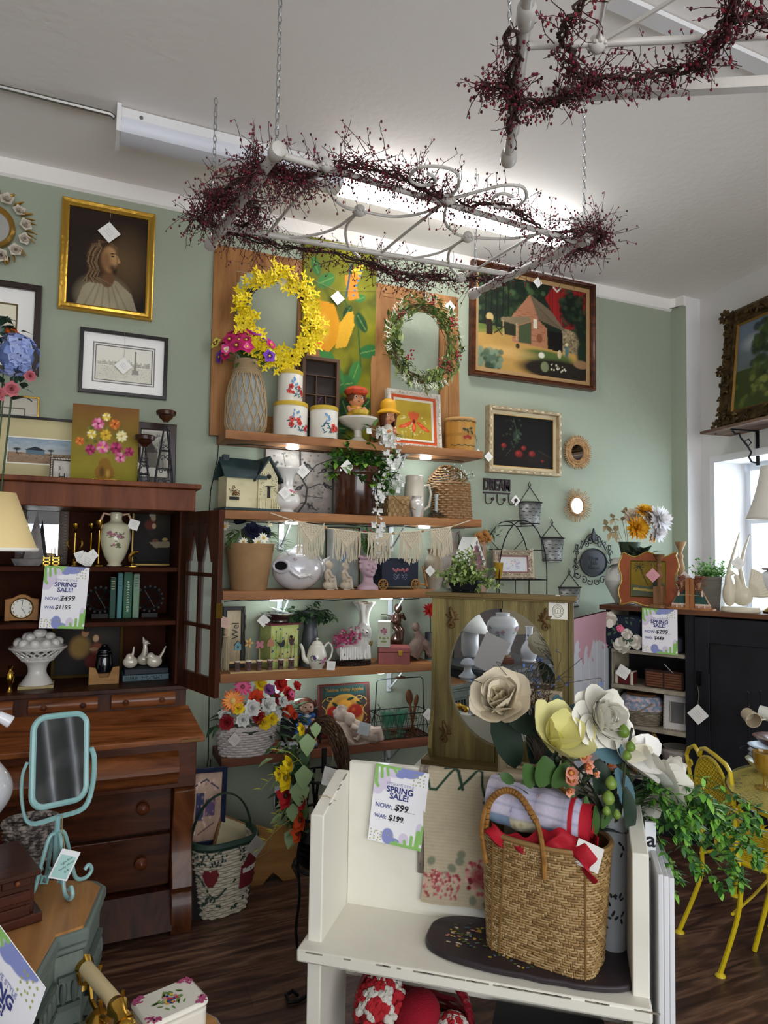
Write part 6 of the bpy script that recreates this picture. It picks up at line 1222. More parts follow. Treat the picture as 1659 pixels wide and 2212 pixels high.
def cv_roses():
 c=Canvas(100,85,'110f0e','171110');c.ell(.5,.2,.6,.2,'22160f',.8,soft=.8);c.ell(.38,.62,.07,.11,'2c3a30',.9,soft=.3);c.ell(.40,.60,.025,.05,'6a7a6a',.5,soft=.6);c.line([(.33,.95),(.38,.7),(.36,.45)],.008,'3a4a30')
 c.spots(26,.15,.5,.3,.95,.035,['2a3a24','3c4c30','1a2418']);
 for u,v,r in((.17,.40,.05),(.50,.38,.05),(.42,.26,.075),(.64,.28,.065),(.82,.15,.03)): c.ell(u,v,r,r*1.1,'7f221e',1,soft=.4);c.ell(u-.012,v+.012,r*.5,r*.45,'a8423a',.7,soft=.7);c.ell(u+.01,v-.02,r*.4,r*.3,'6a1818',.8,soft=.6)
 c.line([(.5,.35),(.75,.35),(.97,.22)],.004,'5a5a38');c.line([(.2,.2),(.3,.35)],.004,'4a5a38');return c.noise(.1)
fcr=mat('b5a283',.55,metal=.2,var=('8a7350',30,.45,.7))
t,w_,h_=picture('rose_still_life','small dark still life of red roses in cream and gold carved frame','painting',(1047,1203,886,1026),D,.022,fcr,cv_roses(),mats=[(.022,'c9b896'),(.004,'c9a050')],dep=.05,style=1)
mb=MB()
for k in range(9):
 for s in(-1,1): mb.cb((-w_/2+w_*(k+.5)/9,-.001,h_/2+s*(h_/2-.011)),(.018,.008,.007))
for k in range(8):
 for s in(-1,1): mb.cb((s*(w_/2-.011),-.001,h_*(k+.5)/8),(.007,.008,.018))
mb.B('carved_beads',mat('d8cdb0',.6),t);PT(t,(-w_/2-.01,-.01,.09),.045,string=.03)
def sunburst(lab,px,py,wpx,dense,spk,gr):
 c=ay(px,py,D);dep=(c-O).dot(_f);R0=wpx/2*dep/F*1.03;t=thing('rattan_mirror',lab,'mirror',c-V((0,.02,0)),0,gr);ra=mat('9a7248',.7,var=('c9a070',40,.4,.7));mb=MB();R=RR(px+py)
 for k in range(spk):
  a=2*PI*k/spk;L=R0*(1 if dense else R.choice((1,.82,.95)));r0=R0*.45;mb.tu([(r0*cos(a),-.004,r0*sin(a)),(L*cos(a),-.004-.01*R.random(),L*sin(a))],.0034 if dense else .0026,5)
 mb.B('reed_rays',ra,t);mb=MB()
 for q in((.50,.58,.66,.80,.84) if dense else (.47,.52)): mb.tu([(R0*q*cos(a),-.008,R0*q*sin(a)) for a in[2*PI*i/40 for i in range(40)]],.0035,5,closed=True)
 if dense:
  for k in range(60): a=2*PI*k/60;mb.tu([(R0*.46*cos(a),-.009,R0*.46*sin(a)),(R0*.84*cos(a+.25),-.009,R0*.84*sin(a+.25))],.002,4)
 mb.B('woven_ring',ra,t);mb=MB();mb.X=Matrix.Rotation(PI/2,4,'X');mb.La([(0,-.001),(R0*.47,-.001),(R0*.47,.004),(0,.004)],(0,0,0),40);mb.B('mirror_glass',MIRROR(),t)
 MB().disc((0,.012,0),(0,-1,0),R0*.5,0,30).B('backing',mat('4a3828'),t)
sunburst('upper round mirror with dense woven rattan sunburst','1242' and 1242,978,72,True,46,'rattan mirrors')
sunburst('lower round mirror with thin spiky rattan rays',1242,1093,74,False,44,'rattan mirrors')
dm=mat('382c2e',.5,metal=.3);c=ay(1073,1049,D-.01);wd_=ay(1102,1049,D).x-ay(1045,1049,D).x;t=thing('dream_hook_rack','dark metal DREAM word wall rack with three ball hooks','hook rack',c)
mb=MB();mb.text('DREAM',.095,(0,-.003,0),0,bold=.003,extr=.004);o=mb.B('lettering',dm,t);o.scale=(wd_/.30*.98,1,1.05);mb=MB();mb.box(-wd_/2,-.004,-.052,wd_/2,.006,-.042);mb.box(-wd_/2,-.004,.035,wd_/2,.006,.042)
mb.B('rail',dm,t)
for k in range(3):
 x=-wd_*.44+wd_*.44*k+.004;mb=MB();mb.tu([(x,0,-.045),(x,0,-.10),(x+.006,-.012,-.118),(x+.02,-.03,-.115),(x+.028,-.035,-.095)],.0035,6);mb.ell((x+.029,-.036,-.088),.011,10,8);mb.B('hook',dm,t)
PT(t,(wd_*.62,-.03,-.09),.05,string=.03)
zm=mat('7c7e7c',.5,metal=.55,var=('a2a3a0',14,.4,.7));zd=mat('33302f',.5,metal=.4)
def wallbucket(lab,x0,x1,yt,yb,ytop):
 a,b=ay(x0,yt,D),ay(x1,yt,D);zb=ay((x0+x1)/2,yb,D).z;w_=(b.x-a.x);h_=a.z-zb;hk=ay((x0+x1)/2,ytop,D).z-zb;t=thing('olive_bucket',lab,'bucket',((a.x+b.x)/2,D-.005,zb),0,'galvanised wall buckets');r=w_/2*.98
 half=lambda q,n=18:[(q*cos(PI+PI*i/n),q*.8*sin(PI+PI*i/n)) for i in range(n+1)]
 mb=MB();A=half(r*.80);B=half(r*.98);n=len(A);mb.add([(x,y,0) for x,y in A]+[(x,y,h_) for x,y in B],[(i,i+1,n+i+1,n+i) for i in range(n-1)]+[(0,n,2*n-1,n-1)]+[tuple(range(n))]);mb.B('body',zm,t,solid=.002)
 mb=MB()
 for q,zq in((1.02,h_*.97),(.82,.01)): mb.tu([(x,y,zq) for x,y in half(r*q)]+[(r*q,0,zq)],.004,5)
 mb.B('bands',zd,t);mb=MB();R=RR(x0)
 for j in range(6):
  for k in range(5):
   a_=PI+PI*(k+.5+.5*(j%2))/5.5
   if a_>PI*1.97: continue
   q=r*(.80+.18*(j+.8)/7)+.0015;zq=h_*(j+.8)/7;p=[V((q*cos(a_+e),q*.8*sin(a_+e),zq)) for e in(-.12,.12)];mb.add([p[0],p[1],p[1]+V((0,0,.004)),p[0]+V((0,0,.004))],[(0,1,2,3)])
 mb.B('slots',mat('1e1e1e'),t,smooth=False);mb=MB();mb.tu([(-r*.9,-.01,h_),(-.006,-.006,hk-.04),(.01,-.004,hk-.02),(0,-.004,hk),(-.01,-.004,hk-.02),(.006,-.006,hk-.04),(r*.9,-.01,h_)],.0028,5);mb.B('hanger',zd,t)
wallbucket('galvanised half bucket hanging beside the DREAM hooks, topmost',1118,1166,1083,1135,1041)
wallbucket('galvanised half bucket hanging right of the arched wire rack',1166,1214,1160,1213,1122)
wallbucket('lowest galvanised half bucket, partly behind the green vanity mirror',1205,1250,1267,1312,1228)
c=ay(1281,1215,D-.012);S=(c-O).dot(_f)/F;bm=mat('303135',.6,metal=.2);t=thing('scroll_plaque','black oval scrollwork plaque reading Bless This Home','plaque',c);sx=S*1.13
mb=MB();mb.X=Matrix.Rotation(PI/2,4,'X');mb.La([(0,-.004),(28*S,-.004),(31*S,.004),(29*S,.008),(0,.008)],(0,0,0),36,0,1.10,1.0);mb.B('oval_plate',bm,t);MB().tu([(31*sx*cos(a),-.009,29*S*sin(a)) for a in[2*PI*i/40 for i in range(40)]],.0045,6,closed=True).B('rim',bm,t)
for k,(s_) in enumerate(('Bless','This','Home')): MB().text(s_,.036,(0,-.010,.026-.030*k),0,bold=.0012,extr=.001).B('lettering',mat('050507',.6),t)
mb=MB()
def spiral(cx,cz,r,s,a0,turn=1.7,n=16): return [(cx+s*r*(1-.75*i/n)*cos(a0+turn*2*PI*i/n*.6),-.004,cz+r*(1-.75*i/n)*sin(a0+turn*2*PI*i/n*.6)) for i in range(n+1)]
for s in(-1,1):
 for (x,y,r,a) in((38,34,8,3),(40,20,8,0),(41,4,8,3.1),(41,-12,8,0),(38,-27,9,3),(22,-38,9,1),(9,-42,8,2.5),(16,38,8,.5),(26,42,7,2),(8,46,7,3)): mb.tu(spiral(s*x*sx,y*S,r*S,s,a),.0028,5);mb.leaf((s*x*sx,-.008,y*S),(s*.5,-.1,.6),.028,.014,0)
 mb.tu([(s*30*sx,-.004,28*S),(s*14*sx,-.004,56*S),(0,-.004,64*S)],.004,5);mb.tu([(s*46*sx,-.004,-32*S),(s*36*sx,-.004,38*S)],.003,5)
mb.B('scrollwork',bm,t);mb=MB();mb.prism([(-.012,50*S),(0,42*S),(.012,50*S),(.014,60*S),(0,74*S),(-.014,60*S)],-.012,0)
for s in(-1,1): mb.tu([(s*.004,-.006,44*S),(s*.018,-.008,56*S),(s*.034,-.008,55*S),(s*.034,-.006,46*S)],[.005,.008,.006,.003],6)
mb.B('fleur_de_lis',bm,t)
wz=1.24
p0=ay(1168,1285,3.48);c0=ay(1045,1200,3.48);t=thing('arched_wire_rack','black arched wire shelf rack against the wall','wire rack',((ay(1062,1280,3.5).x+p0.x)/2,3.50,wz));hw=.19;ap_=ay(1113,1125,3.5).z-wz;wr=mat('18191c',.45,metal=.3);xl0=-.17
def arch(y,hw,top,sp): return [(-hw,y,0),(-hw,y,sp)]+[(-hw*cos(PI*i/14),y,sp+(top-sp)*sin(PI*i/14)) for i in range(15)]+[(hw,y,sp),(hw,y,0)]
mb=MB();X_=p0.x-t.location.x;
for y in(-.08,.10): mb.tu(arch(y,X_,ap_,ap_*.45),.0035,5)
for i in(2,5,7,9,12): a=PI*i/14;mb.tu([(-X_*cos(a),-.08,ap_*.45+ap_*.55*sin(a)),(-X_*cos(a),.10,ap_*.45+ap_*.55*sin(a))],.003,5)
sh=ay(1110,1250,3.5).z-wz
for k in range(9): mb.tu([(-X_+2*X_*k/8,-.08,sh-.004),(-X_+2*X_*k/8,.10,sh-.004)],.0022,4)
for y in(-.08,.10): mb.tu([(-X_,y,sh-.004),(X_,y,sh-.004)],.003,5)
for s in(-1,1): mb.tu([(s*X_*.4,.10,0),(s*X_*.4,.10,sh)],.0025,5);mb.tu([(s*X_*.75,.10,ap_*.8),(-s*X_*.2,.10,ap_*.55)],.0025,5)
mb.B('frame',wr,t);rkz=wz+sh
tb=thing('side_table','narrow brown table behind the green vanity mirror supporting the wire rack','table',(t.location.x-.06,3.50,0));MB().box(-.29,-.12,wz-.025,.29,.13,wz-.001).B('tabletop',wood('4a2c1c','6a442c'),tb)
for x in(-.27,.25):
 for y in(-.10,.09): MB().box(x,y,0,x+.03,y+.03,wz-.025).B('leg',wood('4a2c1c','6a442c'),tb)
loc,w_,h_,_=fit(1071,1152,1187,1249,3.46,rkz+.002)
def cv_blue2():
 c=Canvas(60,45,'d8d6d4','cfd0d6');R=RR(3);c.spots(40,.25,.75,.2,.8,.06,['8a9ac0','b9c0d8','a8b0c8','c9a0b0','98a8a8'],.7);c.spots(12,.4,.65,.5,.8,.05,['c98a98','b87a8a'],.8);return c
hq=ay(1110,1187,3.46).z-loc.z;t=thing('ornate_silver_frame','champagne ornate picture frame with blue flower print on wire rack','framed print',loc,-.12,None,-.12)
mb=MB();mitred(mb,w_,hq,.034,.02,(0,0,hq/2),0,2);R=RR(8)
for k in range(120):
 s=R.randrange(4);q=R.U(-.5,.5);e=R.U(.005,.03);x,zq=(q*w_,hq/2+(hq/2-e)*(1 if s==0 else -1)) if s<2 else ((w_/2-e)*(1 if s==2 else -1),hq/2+q*hq);mb.ell((x,-.004,zq),(.012,.006,.005),6,4,0,(0,R.U(0,3),0))
mb.B('frame',mat('b5a48a',.4,metal=.45,var=('d8cfc0',60,.4,.7)),t);iw,ih=w_-.07,hq-.07;mb=MB();mb.frame(iw,ih,[(0,.006),(.008,.008)],(0,0,hq/2));mb.B('mat_board',mat('8a5a58'),t);cv_blue2().B('artwork',iw-.014,ih-.014,t,c=(0,.009,hq/2));MB().box(-w_/2+.01,.012,.01,w_/2-.01,.018,hq-.01).B('backing',mat('5a4a3a'),t)
q=ay(1079,1249,3.43);t=thing('amber_glass','ribbed amber glass tumbler beside ornate frame on wire rack','glass',(q.x,3.44,rkz+.002));MB().La([(.018,0),(.02,.006),(.016,.012),(.022,.035),(.028,.095),(.026,.095),(.018,.03),(0,.02)],n=24,fn=lambda a,r,zq:r*(1+.02*sin(zq*600))).B('body',mat('b08a18',.08,alpha=.75,coat=1),t)
q=ay(1114,1283,3.42);t=thing('bronze_cup','inverted bronze coloured cup on the table under the wire rack','cup',(q.x,3.42,wz));MB().La([(.038,0),(.026,.075),(.024,.08),(0,.08)],n=24).B('body',mat('7a6455',.35,metal=.4),t)
loc,w_,h_,d_=fit(992,1043,1160,1240,3.42,wz+.12);t=thing('pink_birdhouse','dusty pink birdhouse with white scalloped roof and picket fence','birdhouse',(loc.x+.01,3.46,wz),.25);b0=ay(1015,1250,3.44).z-wz;tz=ay(1017,1160,3.44).z-wz;pw_=.062;dp=.05;pm=mat('8a5f66',.7);wm=mat('d5d2cc',.7)
MB().box(-.05,-.05,0,.05,.05,b0-.02).B('post_block',mat('7a6a5c',.8),t);mb=MB();ev=b0+(tz-b0)*.42;mb.prism([(-pw_*.8,b0-.02),(pw_*.8,b0-.02),(pw_*.8,ev),(0,tz-.012),(-pw_*.8,ev)],-dp,dp);mb.B('walls',pm,t)
mb=MB()
for s in(-1,1): mb.prism([(0,tz),(0,tz-.014),(s*pw_*1.15,ev-.022),(s*pw_*1.15,ev-.006)][::-s],-dp-.012,dp+.01);[mb.disc((s*pw_*(.2+.2*k),-dp-.011,tz-.016-(tz-ev)*(.2+.2*k)),(0,-1,0),.009,0,8) for k in range(5)]
mb.B('roof',wm,t);mb=MB();mb.disc((0,-dp-.002,ev+.012),(0,-1,0),.010,0,14);mb.B('entrance_hole',mat('0c0a0a'),t);MB().cyl((0,-dp,ev-.018),(0,-dp-.02,ev-.018),.0025,n=6).B('perch',wm,t)
mb=MB()
for k in range(7): x=-.045+.015*k;mb.prism([(x-.005,b0-.02),(x+.005,b0-.02),(x+.005,b0+.018),(x,b0+.026),(x-.005,b0+.018)],-dp-.016,-dp-.012)
mb.B('picket_fence',wm,t);mb=MB();mb.box(-.052,-dp-.015,b0+.0,-.030,-dp,b0+.03);mb.prism([(-.056,b0+.03),(-.026,b0+.03),(-.041,b0+.046)],-dp-.018,-dp);mb.B('tiny_house',mat('a89a88'),t)
t=thing('apricot_flowers','small apricot roses with dusty leaves behind the pink birdhouse','flowers',(ay(1040,1160,3.56).x,3.56,ay(1040,1160,3.56).z));ap=rose('b8824a','d8a868')
for dx,dz in((-.03,.0),(.01,.015),(.03,-.01),(-.005,-.02)): inst(ap,t,(dx,-.02,dz),(dx*6,-1,.4),.8)
mb=MB();R=RR(4);leaves(mb,[(0,0,-.03),(.05,0,-.01),(-.05,0,-.03),(.09,0,.03)],60,.045,.02,(0,1),.03,R,0);mb.B('foliage',[mat('3f5240'),mat('8aa08a')],t);MB().cyl((0,0,-.03),(0,.0,wz-t.location.z+.001),.035,.03,14).B('vase',mat('a88a78'),t)
# ================= secretary contents =================
G_='ornaments in the open secretary'
loc,w_,h_,_=fit(32,146,1084,1190,3.56,z1);hq=ay(90,1084,3.56).z-z1;t=thing('carved_mirror','square mirror in grey carved zigzag frame inside the secretary','mirror',loc,0,None,-.06);fw=.042;mitred(MB(),w_,hq,fw,.02,(0,0,hq/2),0,1).B('frame',mat('5a4c44',.6),t)
mb=MB()
for k in range(22):
 for s in(-1,1): x=-w_/2+.006+(w_-.012)*k/22;mb.tu([(x,-.004,hq/2+s*(hq/2-.008)),(x+w_/44,-.004,hq/2+s*(hq/2-fw+.008)),(x+w_/22,-.004,hq/2+s*(hq/2-.008))],.0014,4)
for k in range(20):
 for s in(-1,1): zq=.006+(hq-.012)*k/20;mb.tu([(s*(w_/2-.008),-.004,zq),(s*(w_/2-fw+.008),-.004,zq+hq/40),(s*(w_/2-.008),-.004,zq+hq/20)],.0014,4)
mb.B('zigzag_carving',mat('a89a8c',.6),t);MB().box(-w_/2+fw,.010,fw,w_/2-fw,.014,hq-fw).B('mirror_glass',MIRROR(),t)
loc,w_,h_,_=fit(26,95,1100,1219,3.36,z1);u=ay(60,1102,3.36).z-z1;t=thing('metal_sailboat','dark metal sailboat sculpture with two pointed sails','sculpture',loc);sm=mat('2a2828',.35,metal=.7,var=('5a5450',8,.4,.7))
mb=MB();mb.prism([(-.02,.028),(.06,.028),(.028,u)],-.003,.003);mb.B('mainsail',sm,t);mb=MB();mb.prism([(-.05,.06),(-.025,.05),(-.004,u*.96)],-.008,-.003);mb.B('foresail',mat('0e0d0f',.4),t);mb=MB();mb.prism([(-.065,.03),(.065,.03),(.045,0),(-.05,0)],-.018,.018);mb.B('hull',sm,t);MB().cyl((.0,0,.02),(.0,0,.08),.003,n=6).B('mast',sm,t)
loc,w_,h_,_=fit(94,127,1196,1219,3.34,z1);t=thing('brass_letter_ornament','small brass fretwork ornament beside the metal sailboat','ornament',loc);mb=MB()
for s in(-1,1):
 x=s*.018;mb.box(x-.014,-.01,0,x-.009,.01,.04);mb.box(x+.009,-.01,0,x+.014,.01,.04)
 for k in range(3): mb.box(x-.014,-.01,.002+.015*k,x+.014,.01,.007+.015*k)
mb.B('fretwork',brass(),t);mb=MB();mb.cyl((-.0,.0,.04),(-.0,0,.075),.002,n=6);mb.cyl((.012,.0,.04),(.012,0,.08),.002,n=6);mb.B('pins',brass(),t)
def candlestick(lab,px,yt,yb,Y,zb,gr='brass candlesticks in the secretary',ring=False,k=1):
 q=ay(px,yb,Y);h_=ay(px,yt,Y).z-zb;t=thing('brass_candlestick',lab,'candlestick',(q.x,Y,zb),0,gr)
 MB().La([(.026*k,0),(.024*k,.005),(.008,.012),(.004,.03),(.004,h_*.78),(.009,h_*.80),(.005,h_*.84),(.014,h_*.93),(.015,h_),(.011,h_),(.009,h_*.93),(0,h_*.9)],n=18).B('stem',brass(),t)
 if ring: MB().tu([(.030*cos(a),0,h_*.52+.030*sin(a)) for a in[2*PI*i/24 for i in range(24)]],.0045,6,closed=True).B('ring',brass(),t);MB().La([(.02,0),(.022,.02),(.012,.03),(.02,.045),(.0,.05)],(0,-.005,0),14).B('base_figure',brass(),t)
 return t
candlestick('brass candlestick with a scrolled ring left of the paper tags',160,1131,1218,3.38,z1,ring=True)
candlestick('thin brass candlestick directly behind the white paper tags',195,1131,1218,3.46,z1)
candlestick('tallest brass candlestick touching the cream urn vase',212,1124,1219,3.36,z1)
t=thing('paper_tags','cluster of folded white paper price tags on the secretary shelf','price tags',ay(188,1219,3.33)+V((0,0,.002)));t.location.z=z1;PT(t,(0,0,.028),.055,string=0,tilt=.5);PT(t,(-.03,.008,.045),.04,string=0,tilt=1.2);PT(t,(.02,.012,.05),.04,string=0,tilt=.9)
t,pr,h_,R0=pot_lathe('urn_vase','cream porcelain two-handled urn vase with painted flowers','vase',(216,278,1107,1220),3.36,z1,[(0,.0),(.45,0),(.48,.03),(.42,.06),(.72,.2),(.95,.42),(1,.58),(.85,.76),(.5,.82),(.38,.88),(.42,.97),(.34,1),(.3,.9),(0,.8)],mat('c9c6a8',.2,coat=.6,var=('d8cdb0',5,.4,.7)))
for s in(-1,1): MB().tu([(s*R0*.42,0,h_*.96),(s*R0*.8,0,h_*.98),(s*R0*1.0,0,h_*.85),(s*R0*.85,0,h_*.68)],.006,8).B('handle',mat('c9a890',.3,coat=.5),t)
mb=MB();sf=latsurf(pr);motif(mb,sf,-.02,h_*.58,.020,(0,1,2,3),2,5);motif(mb,sf,.02,h_*.57,.020,(1,0,2,3),6,5);motif(mb,sf,0,h_*.42,.022,(2,0,2,2),9,3);mb.B('painted_flowers',[mat('a8707a'),mat('8a6a70'),mat('5f6a48'),mat('7a3a4a')],t,smooth=False);PT(t,(R0*1.15,-.02,h_*.78),.045,string=.02,tilt=.3)
def cv_pray(a=0):
 c=Canvas(80,100,'1c140f','120d0a');c.ell(.6,.75,.4,.25,'3a3226',.8,soft=.9)
 if a==0: c.ell(.42,.62,.13,.16,'2a1c18');c.ell(.44,.80,.06,.07,'b89a78');c.ell(.42,.85,.08,.05,'a8a090');c.ell(.38,.68,.16,.10,'6a2a20',.9,soft=.4);c.ell(.46,.66,.05,.05,'c9a888');c.poly([(.35,.38),(.8,.40),(.95,.30),(.5,.28)],'8a7c62');c.ell(.72,.43,.07,.03,'a8945a');c.ell(.88,.45,.05,.06,'4a3226');c.ell(.5,.41,.08,.03,'6a4030')
 else: c.ell(.38,.55,.20,.28,'8a6a34',1,soft=.4);c.ell(.45,.84,.06,.09,'a87a54');c.ell(.47,.9,.07,.05,'1e1410');c.ell(.62,.72,.05,.08,'c09a74');c.ell(.64,.50,.12,.16,'8a4a34',1,soft=.4);c.ell(.62,.25,.18,.2,'6a1e18',1,soft=.4);c.ell(.6,.5,.08,.04,'b08a64')
 return c.noise(.12)
picture('dark_table_painting','dim painting of a praying figure at a laid table inside the secretary','painting',(282,384,1090,1221),3.56,.008,mat('7a6232',.35,metal=.6),cv_pray(),dep=.015,zb=z1,style=1,lean=.05)
q=ay(286,1221,3.29);t=thing('brass_dolphin','small leaping brass dolphin figure on flat base','figurine',(q.x,3.29,z1));MB().La([(.035,0),(.035,.003),(0,.004)],n=20,sy=.5).B('base',brass(),t)
mb=MB();mb.tu(SM([(.014,0,.006),(-.006,0,.02),(-.010,0,.045),(.004,0,.062),(.022,0,.066),(.030,0,.067)],3),[.003,.004,.005,.006,.0065,.007,.008,.0085,.009,.0085,.0075,.006,.005,.004,.0025,.002],8);mb.leaf((.0,0,.055),(-.6,0,.6),.018,.01);mb.leaf((.008,0,.045),(.6,-.5,-.6),.016,.008);mb.leaf((.014,0,.004),(1,.3,-.1),.018,.012);mb.B('dolphin',brass(),t)
loc,w_,h_,_=fit(10,83,1283,1339,3.33,z2);hq=ay(48,1283,3.33).z-z2;t=thing('mantel_clock','small wooden mantel clock with round white Roman dial','clock',loc);cw_=wood('8a5a2c','b07a42','x',8,.4)
o=[(-w_*.5,.006),(w_*.5,.006),(w_*.5,hq*.82)]+[(w_*.28-.56*w_*i/8,hq*.86+hq*.14*sin(PI*i/8)) for i in range(9)]+[(-w_*.5,hq*.82)]
MB().prism(o,-.025,.03).B('case',cw_,t,bevel=.002);mb=MB();mb.box(-w_*.48,-.03,.006,-w_*.36,-.02,hq*.8);mb.box(w_*.36,-.03,.006,w_*.48,-.02,hq*.8);mb.B('side_columns',cw_,t);cz_=hq*.50;rr_=hq*.36
mb=MB();mb.disc((0,-.029,cz_),(0,-1,0),rr_,0,32);d_=mb.B('dial',mat('e0ddd2',.5),t);MB().tu([(rr_*cos(a),-.029,cz_+rr_*sin(a)) for a in[2*PI*i/32 for i in range(32)]],.003,6,closed=True).B('bezel',brass(),t);mb=MB()
for k,nm in enumerate(('XII','I','II','III','IIII','V','VI','VII','VIII','IX','X','XI')): a=PI/2-k*PI/6;mb.text(nm,.0085,(rr_*.8*cos(a),-.0298,cz_+rr_*.8*sin(a)),0,bold=.0002,rot=(0,PI/2-a,0),extr=.0002)
mb.B('numerals',mat('1c1a18'),d_);mb=MB();mb.tu([(0,-.031,cz_),(.003,-.031,cz_+rr_*.72)],.0009,4);mb.tu([(0,-.031,cz_),(rr_*.35,-.031,cz_-rr_*.55)],.0009,4);mb.B('hands',mat('1c1a18'),d_)
mb=MB();[mb.ell((s*w_*.38,0,.003),(.006,.006,.004),8,5) for s in(-1,1)];mb.B('feet',brass(),t)
def sale_sign(name,lab,P,rz,rx,w,h,now,was,par=None,roll_=0):
 t=thing(name,lab,'sign',P,rz,None,rx);t.rotation_euler=(rx,roll_,rz);c=Canvas(130,170,'f1eff3','f1eff3')
 gr_,bl_,lv,dt2='8fc06a','8a92c8','d9cfe2','a8a858'
 def blob(pts,r,cl):
  for (a,b),(e,f) in zip(pts,pts[1:]): c.line([(a,b),(e,f)],r,cl)
 c.ell(.17,.80,.15,.13,lv);c.ell(.08,.72,.13,.12,lv);c.ell(.35,.93,.2,.08,lv);c.ell(.62,.95,.22,.075,bl_);c.ell(.48,.90,.10,.04,bl_);c.ell(.80,1.0,.12,.06,bl_)
 blob([(0,.99),(.45,.99)],.03,gr_);blob([(.02,.99),(.04,.76)],.035,gr_);blob([(.12,.98),(.14,.84)],.028,gr_);blob([(.22,.98),(.25,.88)],.026,gr_);blob([(.33,.99),(.40,.93)],.022,gr_);blob([(.04,.76),(.08,.72)],.03,gr_)
 R=RR(9)
 for k in range(16): c.ell(.74+.06*(k%4)+R.U(-.015,.015),.95-.042*(k//4)+R.U(-.01,.01),.014,.011,dt2);c.ell(.05+.06*(k%4)+R.U(-.015,.015),.14-.038*(k//4)+R.U(-.01,.01),.014,.011,dt2)
 c.ell(.36,.10,.12,.11,bl_);c.ell(.46,.03,.16,.07,bl_);c.ell(.66,.10,.10,.085,lv);c.ell(.93,.25,.07,.10,lv);c.ell(.6,.0,.2,.05,lv)
 blob([(.45,.015),(1,.015)],.032,gr_);blob([(.90,.0),(.92,.22)],.045,gr_);blob([(.80,.02),(.80,.15)],.03,gr_);blob([(.97,.1),(.99,.3)],.03,gr_);blob([(.70,.02),(.68,.08)],.028,gr_);blob([(.56,.01),(.52,.05)],.022,gr_)
 for k in range(4): c.ell(.33+.04*k,.14-.03*(k%2),.012,.01,dt2)
 c.B('printed_sheet',w,h,t,c=(0,0,h/2));MB().box(-w/2,.0005,0,w/2,.0015,h).B('paper',mat('efedf2',.6),t)
 mb=MB();s=w/.1;y=-.0012;E=.0002
 mb.text('17TH AVE STYLE',.0070*s,(0,y,h*.775),1,extr=E);mb.text('SPRING',.0150*s,(0,y,h*.703),0,bold=.0004*s,extr=E);mb.text('SALE!',.0150*s,(0,y,h*.620),0,bold=.0004*s,extr=E)
 mb.text('NOW:',.0110*s,(-.027*s,y,h*.475),2,bold=.0002*s,extr=E);mb.text(now,.0165*s,(.006*s,y,h*.485),3,bold=.0003*s,shear=.15,extr=E);mb.text('WAS:',.0095*s,(-.031*s,y,h*.335),2,bold=.0002*s,extr=E);mb.text(was,.0135*s,(-.002*s,y,h*.34),3,bold=.0003*s,shear=.1,extr=E)
 mb.box(-.013*s,y,h*.447,.032*s,y+.0004,h*.45,3);mb.box(-.018*s,y,h*.312,.014*s,y+.0004,h*.315,3)
 mb.B('lettering',[mat('3a3f7a'),mat('8f94b8'),mat('5f6698'),mat('1a1a24')],t,smooth=False);return t
a,b=ay(97,1357,3.20),ay(187,1360,3.20);hq=ay(97,1222,3.2).z-a.z
sale_sign('spring_sale_sign','spring sale sign priced $499 hanging inside the dark secretary',ay(133,1358,3.185),0,0,b.x-a.x+.012,hq,'$499','$1195',roll_=.05)
def bookend(px0,px1,lab,s):
 loc,w_,h_,_=fit(px0,px1,1262,1337,3.42,z2);t=thing('gear_bookend',lab,'bookend',loc,0,'iron gear bookends');im=mat('1c1a1c',.5,metal=.5);h_*=.95;MB().box(-.035,-.03,0,.035,.03,.02).B('base',im,t);mb=MB();
 mb.tu([(.05*cos(a),0,h_*.55+.05*sin(a)) for a in[2*PI*i/24 for i in range(24)]],.006,6,closed=True)
 for k in range(16): a=2*PI*k/16;mb.cb((.058*cos(a),0,h_*.55+.058*sin(a)),(.010,.012,.009),0,(0,-a,0))
 for k in range(3): a=k*PI/3;mb.tu([(-.05*cos(a),0,h_*.55-.05*sin(a)),(.05*cos(a),0,h_*.55+.05*sin(a))],.004,5)
 mb.B('gear',im,t)
bookend(196,234,'black iron gear bookend left of the green books',1);bookend(303,340,'black iron gear bookend right of the green books',-1)
def book(lab,x0,x1,yt,cl,txt=None,tc='b9a86a',z_=None,Y=3.36,gr='green books on the middle secretary shelf'):
 a,b=ay(x0,1337,Y),ay(x1,1337,Y);w_=b.x-a.x-.002;h_=ay(x0,yt,Y).z-z2;t=thing('book',lab,'book',((a.x+b.x)/2,Y,z2),0,gr);MB().box(-w_/2,0,0,w_/2,.13,h_).B('cover',mat(cl,.6,var=(cl,2,.4,.6)),t,bevel=.003);MB().box(-w_/2+.003,.006,h_-.001,w_/2-.003,.128,h_+.001).B('pages',mat('b5a888'),t)
 mb=MB();
 if txt: mb.text(txt,.014,(0,-.0006,h_*.48),0,rot=(0,PI/2,0),bold=.0003,extr=.0002)
 else:
  for k in range(4): mb.box(-w_*.28,-.0008,h_*(.9-.06*k),w_*.28,.0,h_*(.915-.06*k))
 mb.B('spine_lettering',mat(tc),t)
book('dark green book, leftmost upright in the secretary',235,249,1248,'1e4238');book('narrow teal book between two dark green ones',251,263,1238,'4a7a7c',None,'2a4a50');book('tall green book with APPRECIATION down its spine',264,284,1237,'2a5a44','A P P R E C I A T I O N','c9cdb8');book('pale green book with dark spine label, rightmost upright',285,300,1240,'6f8a72',None,'2a2c30')
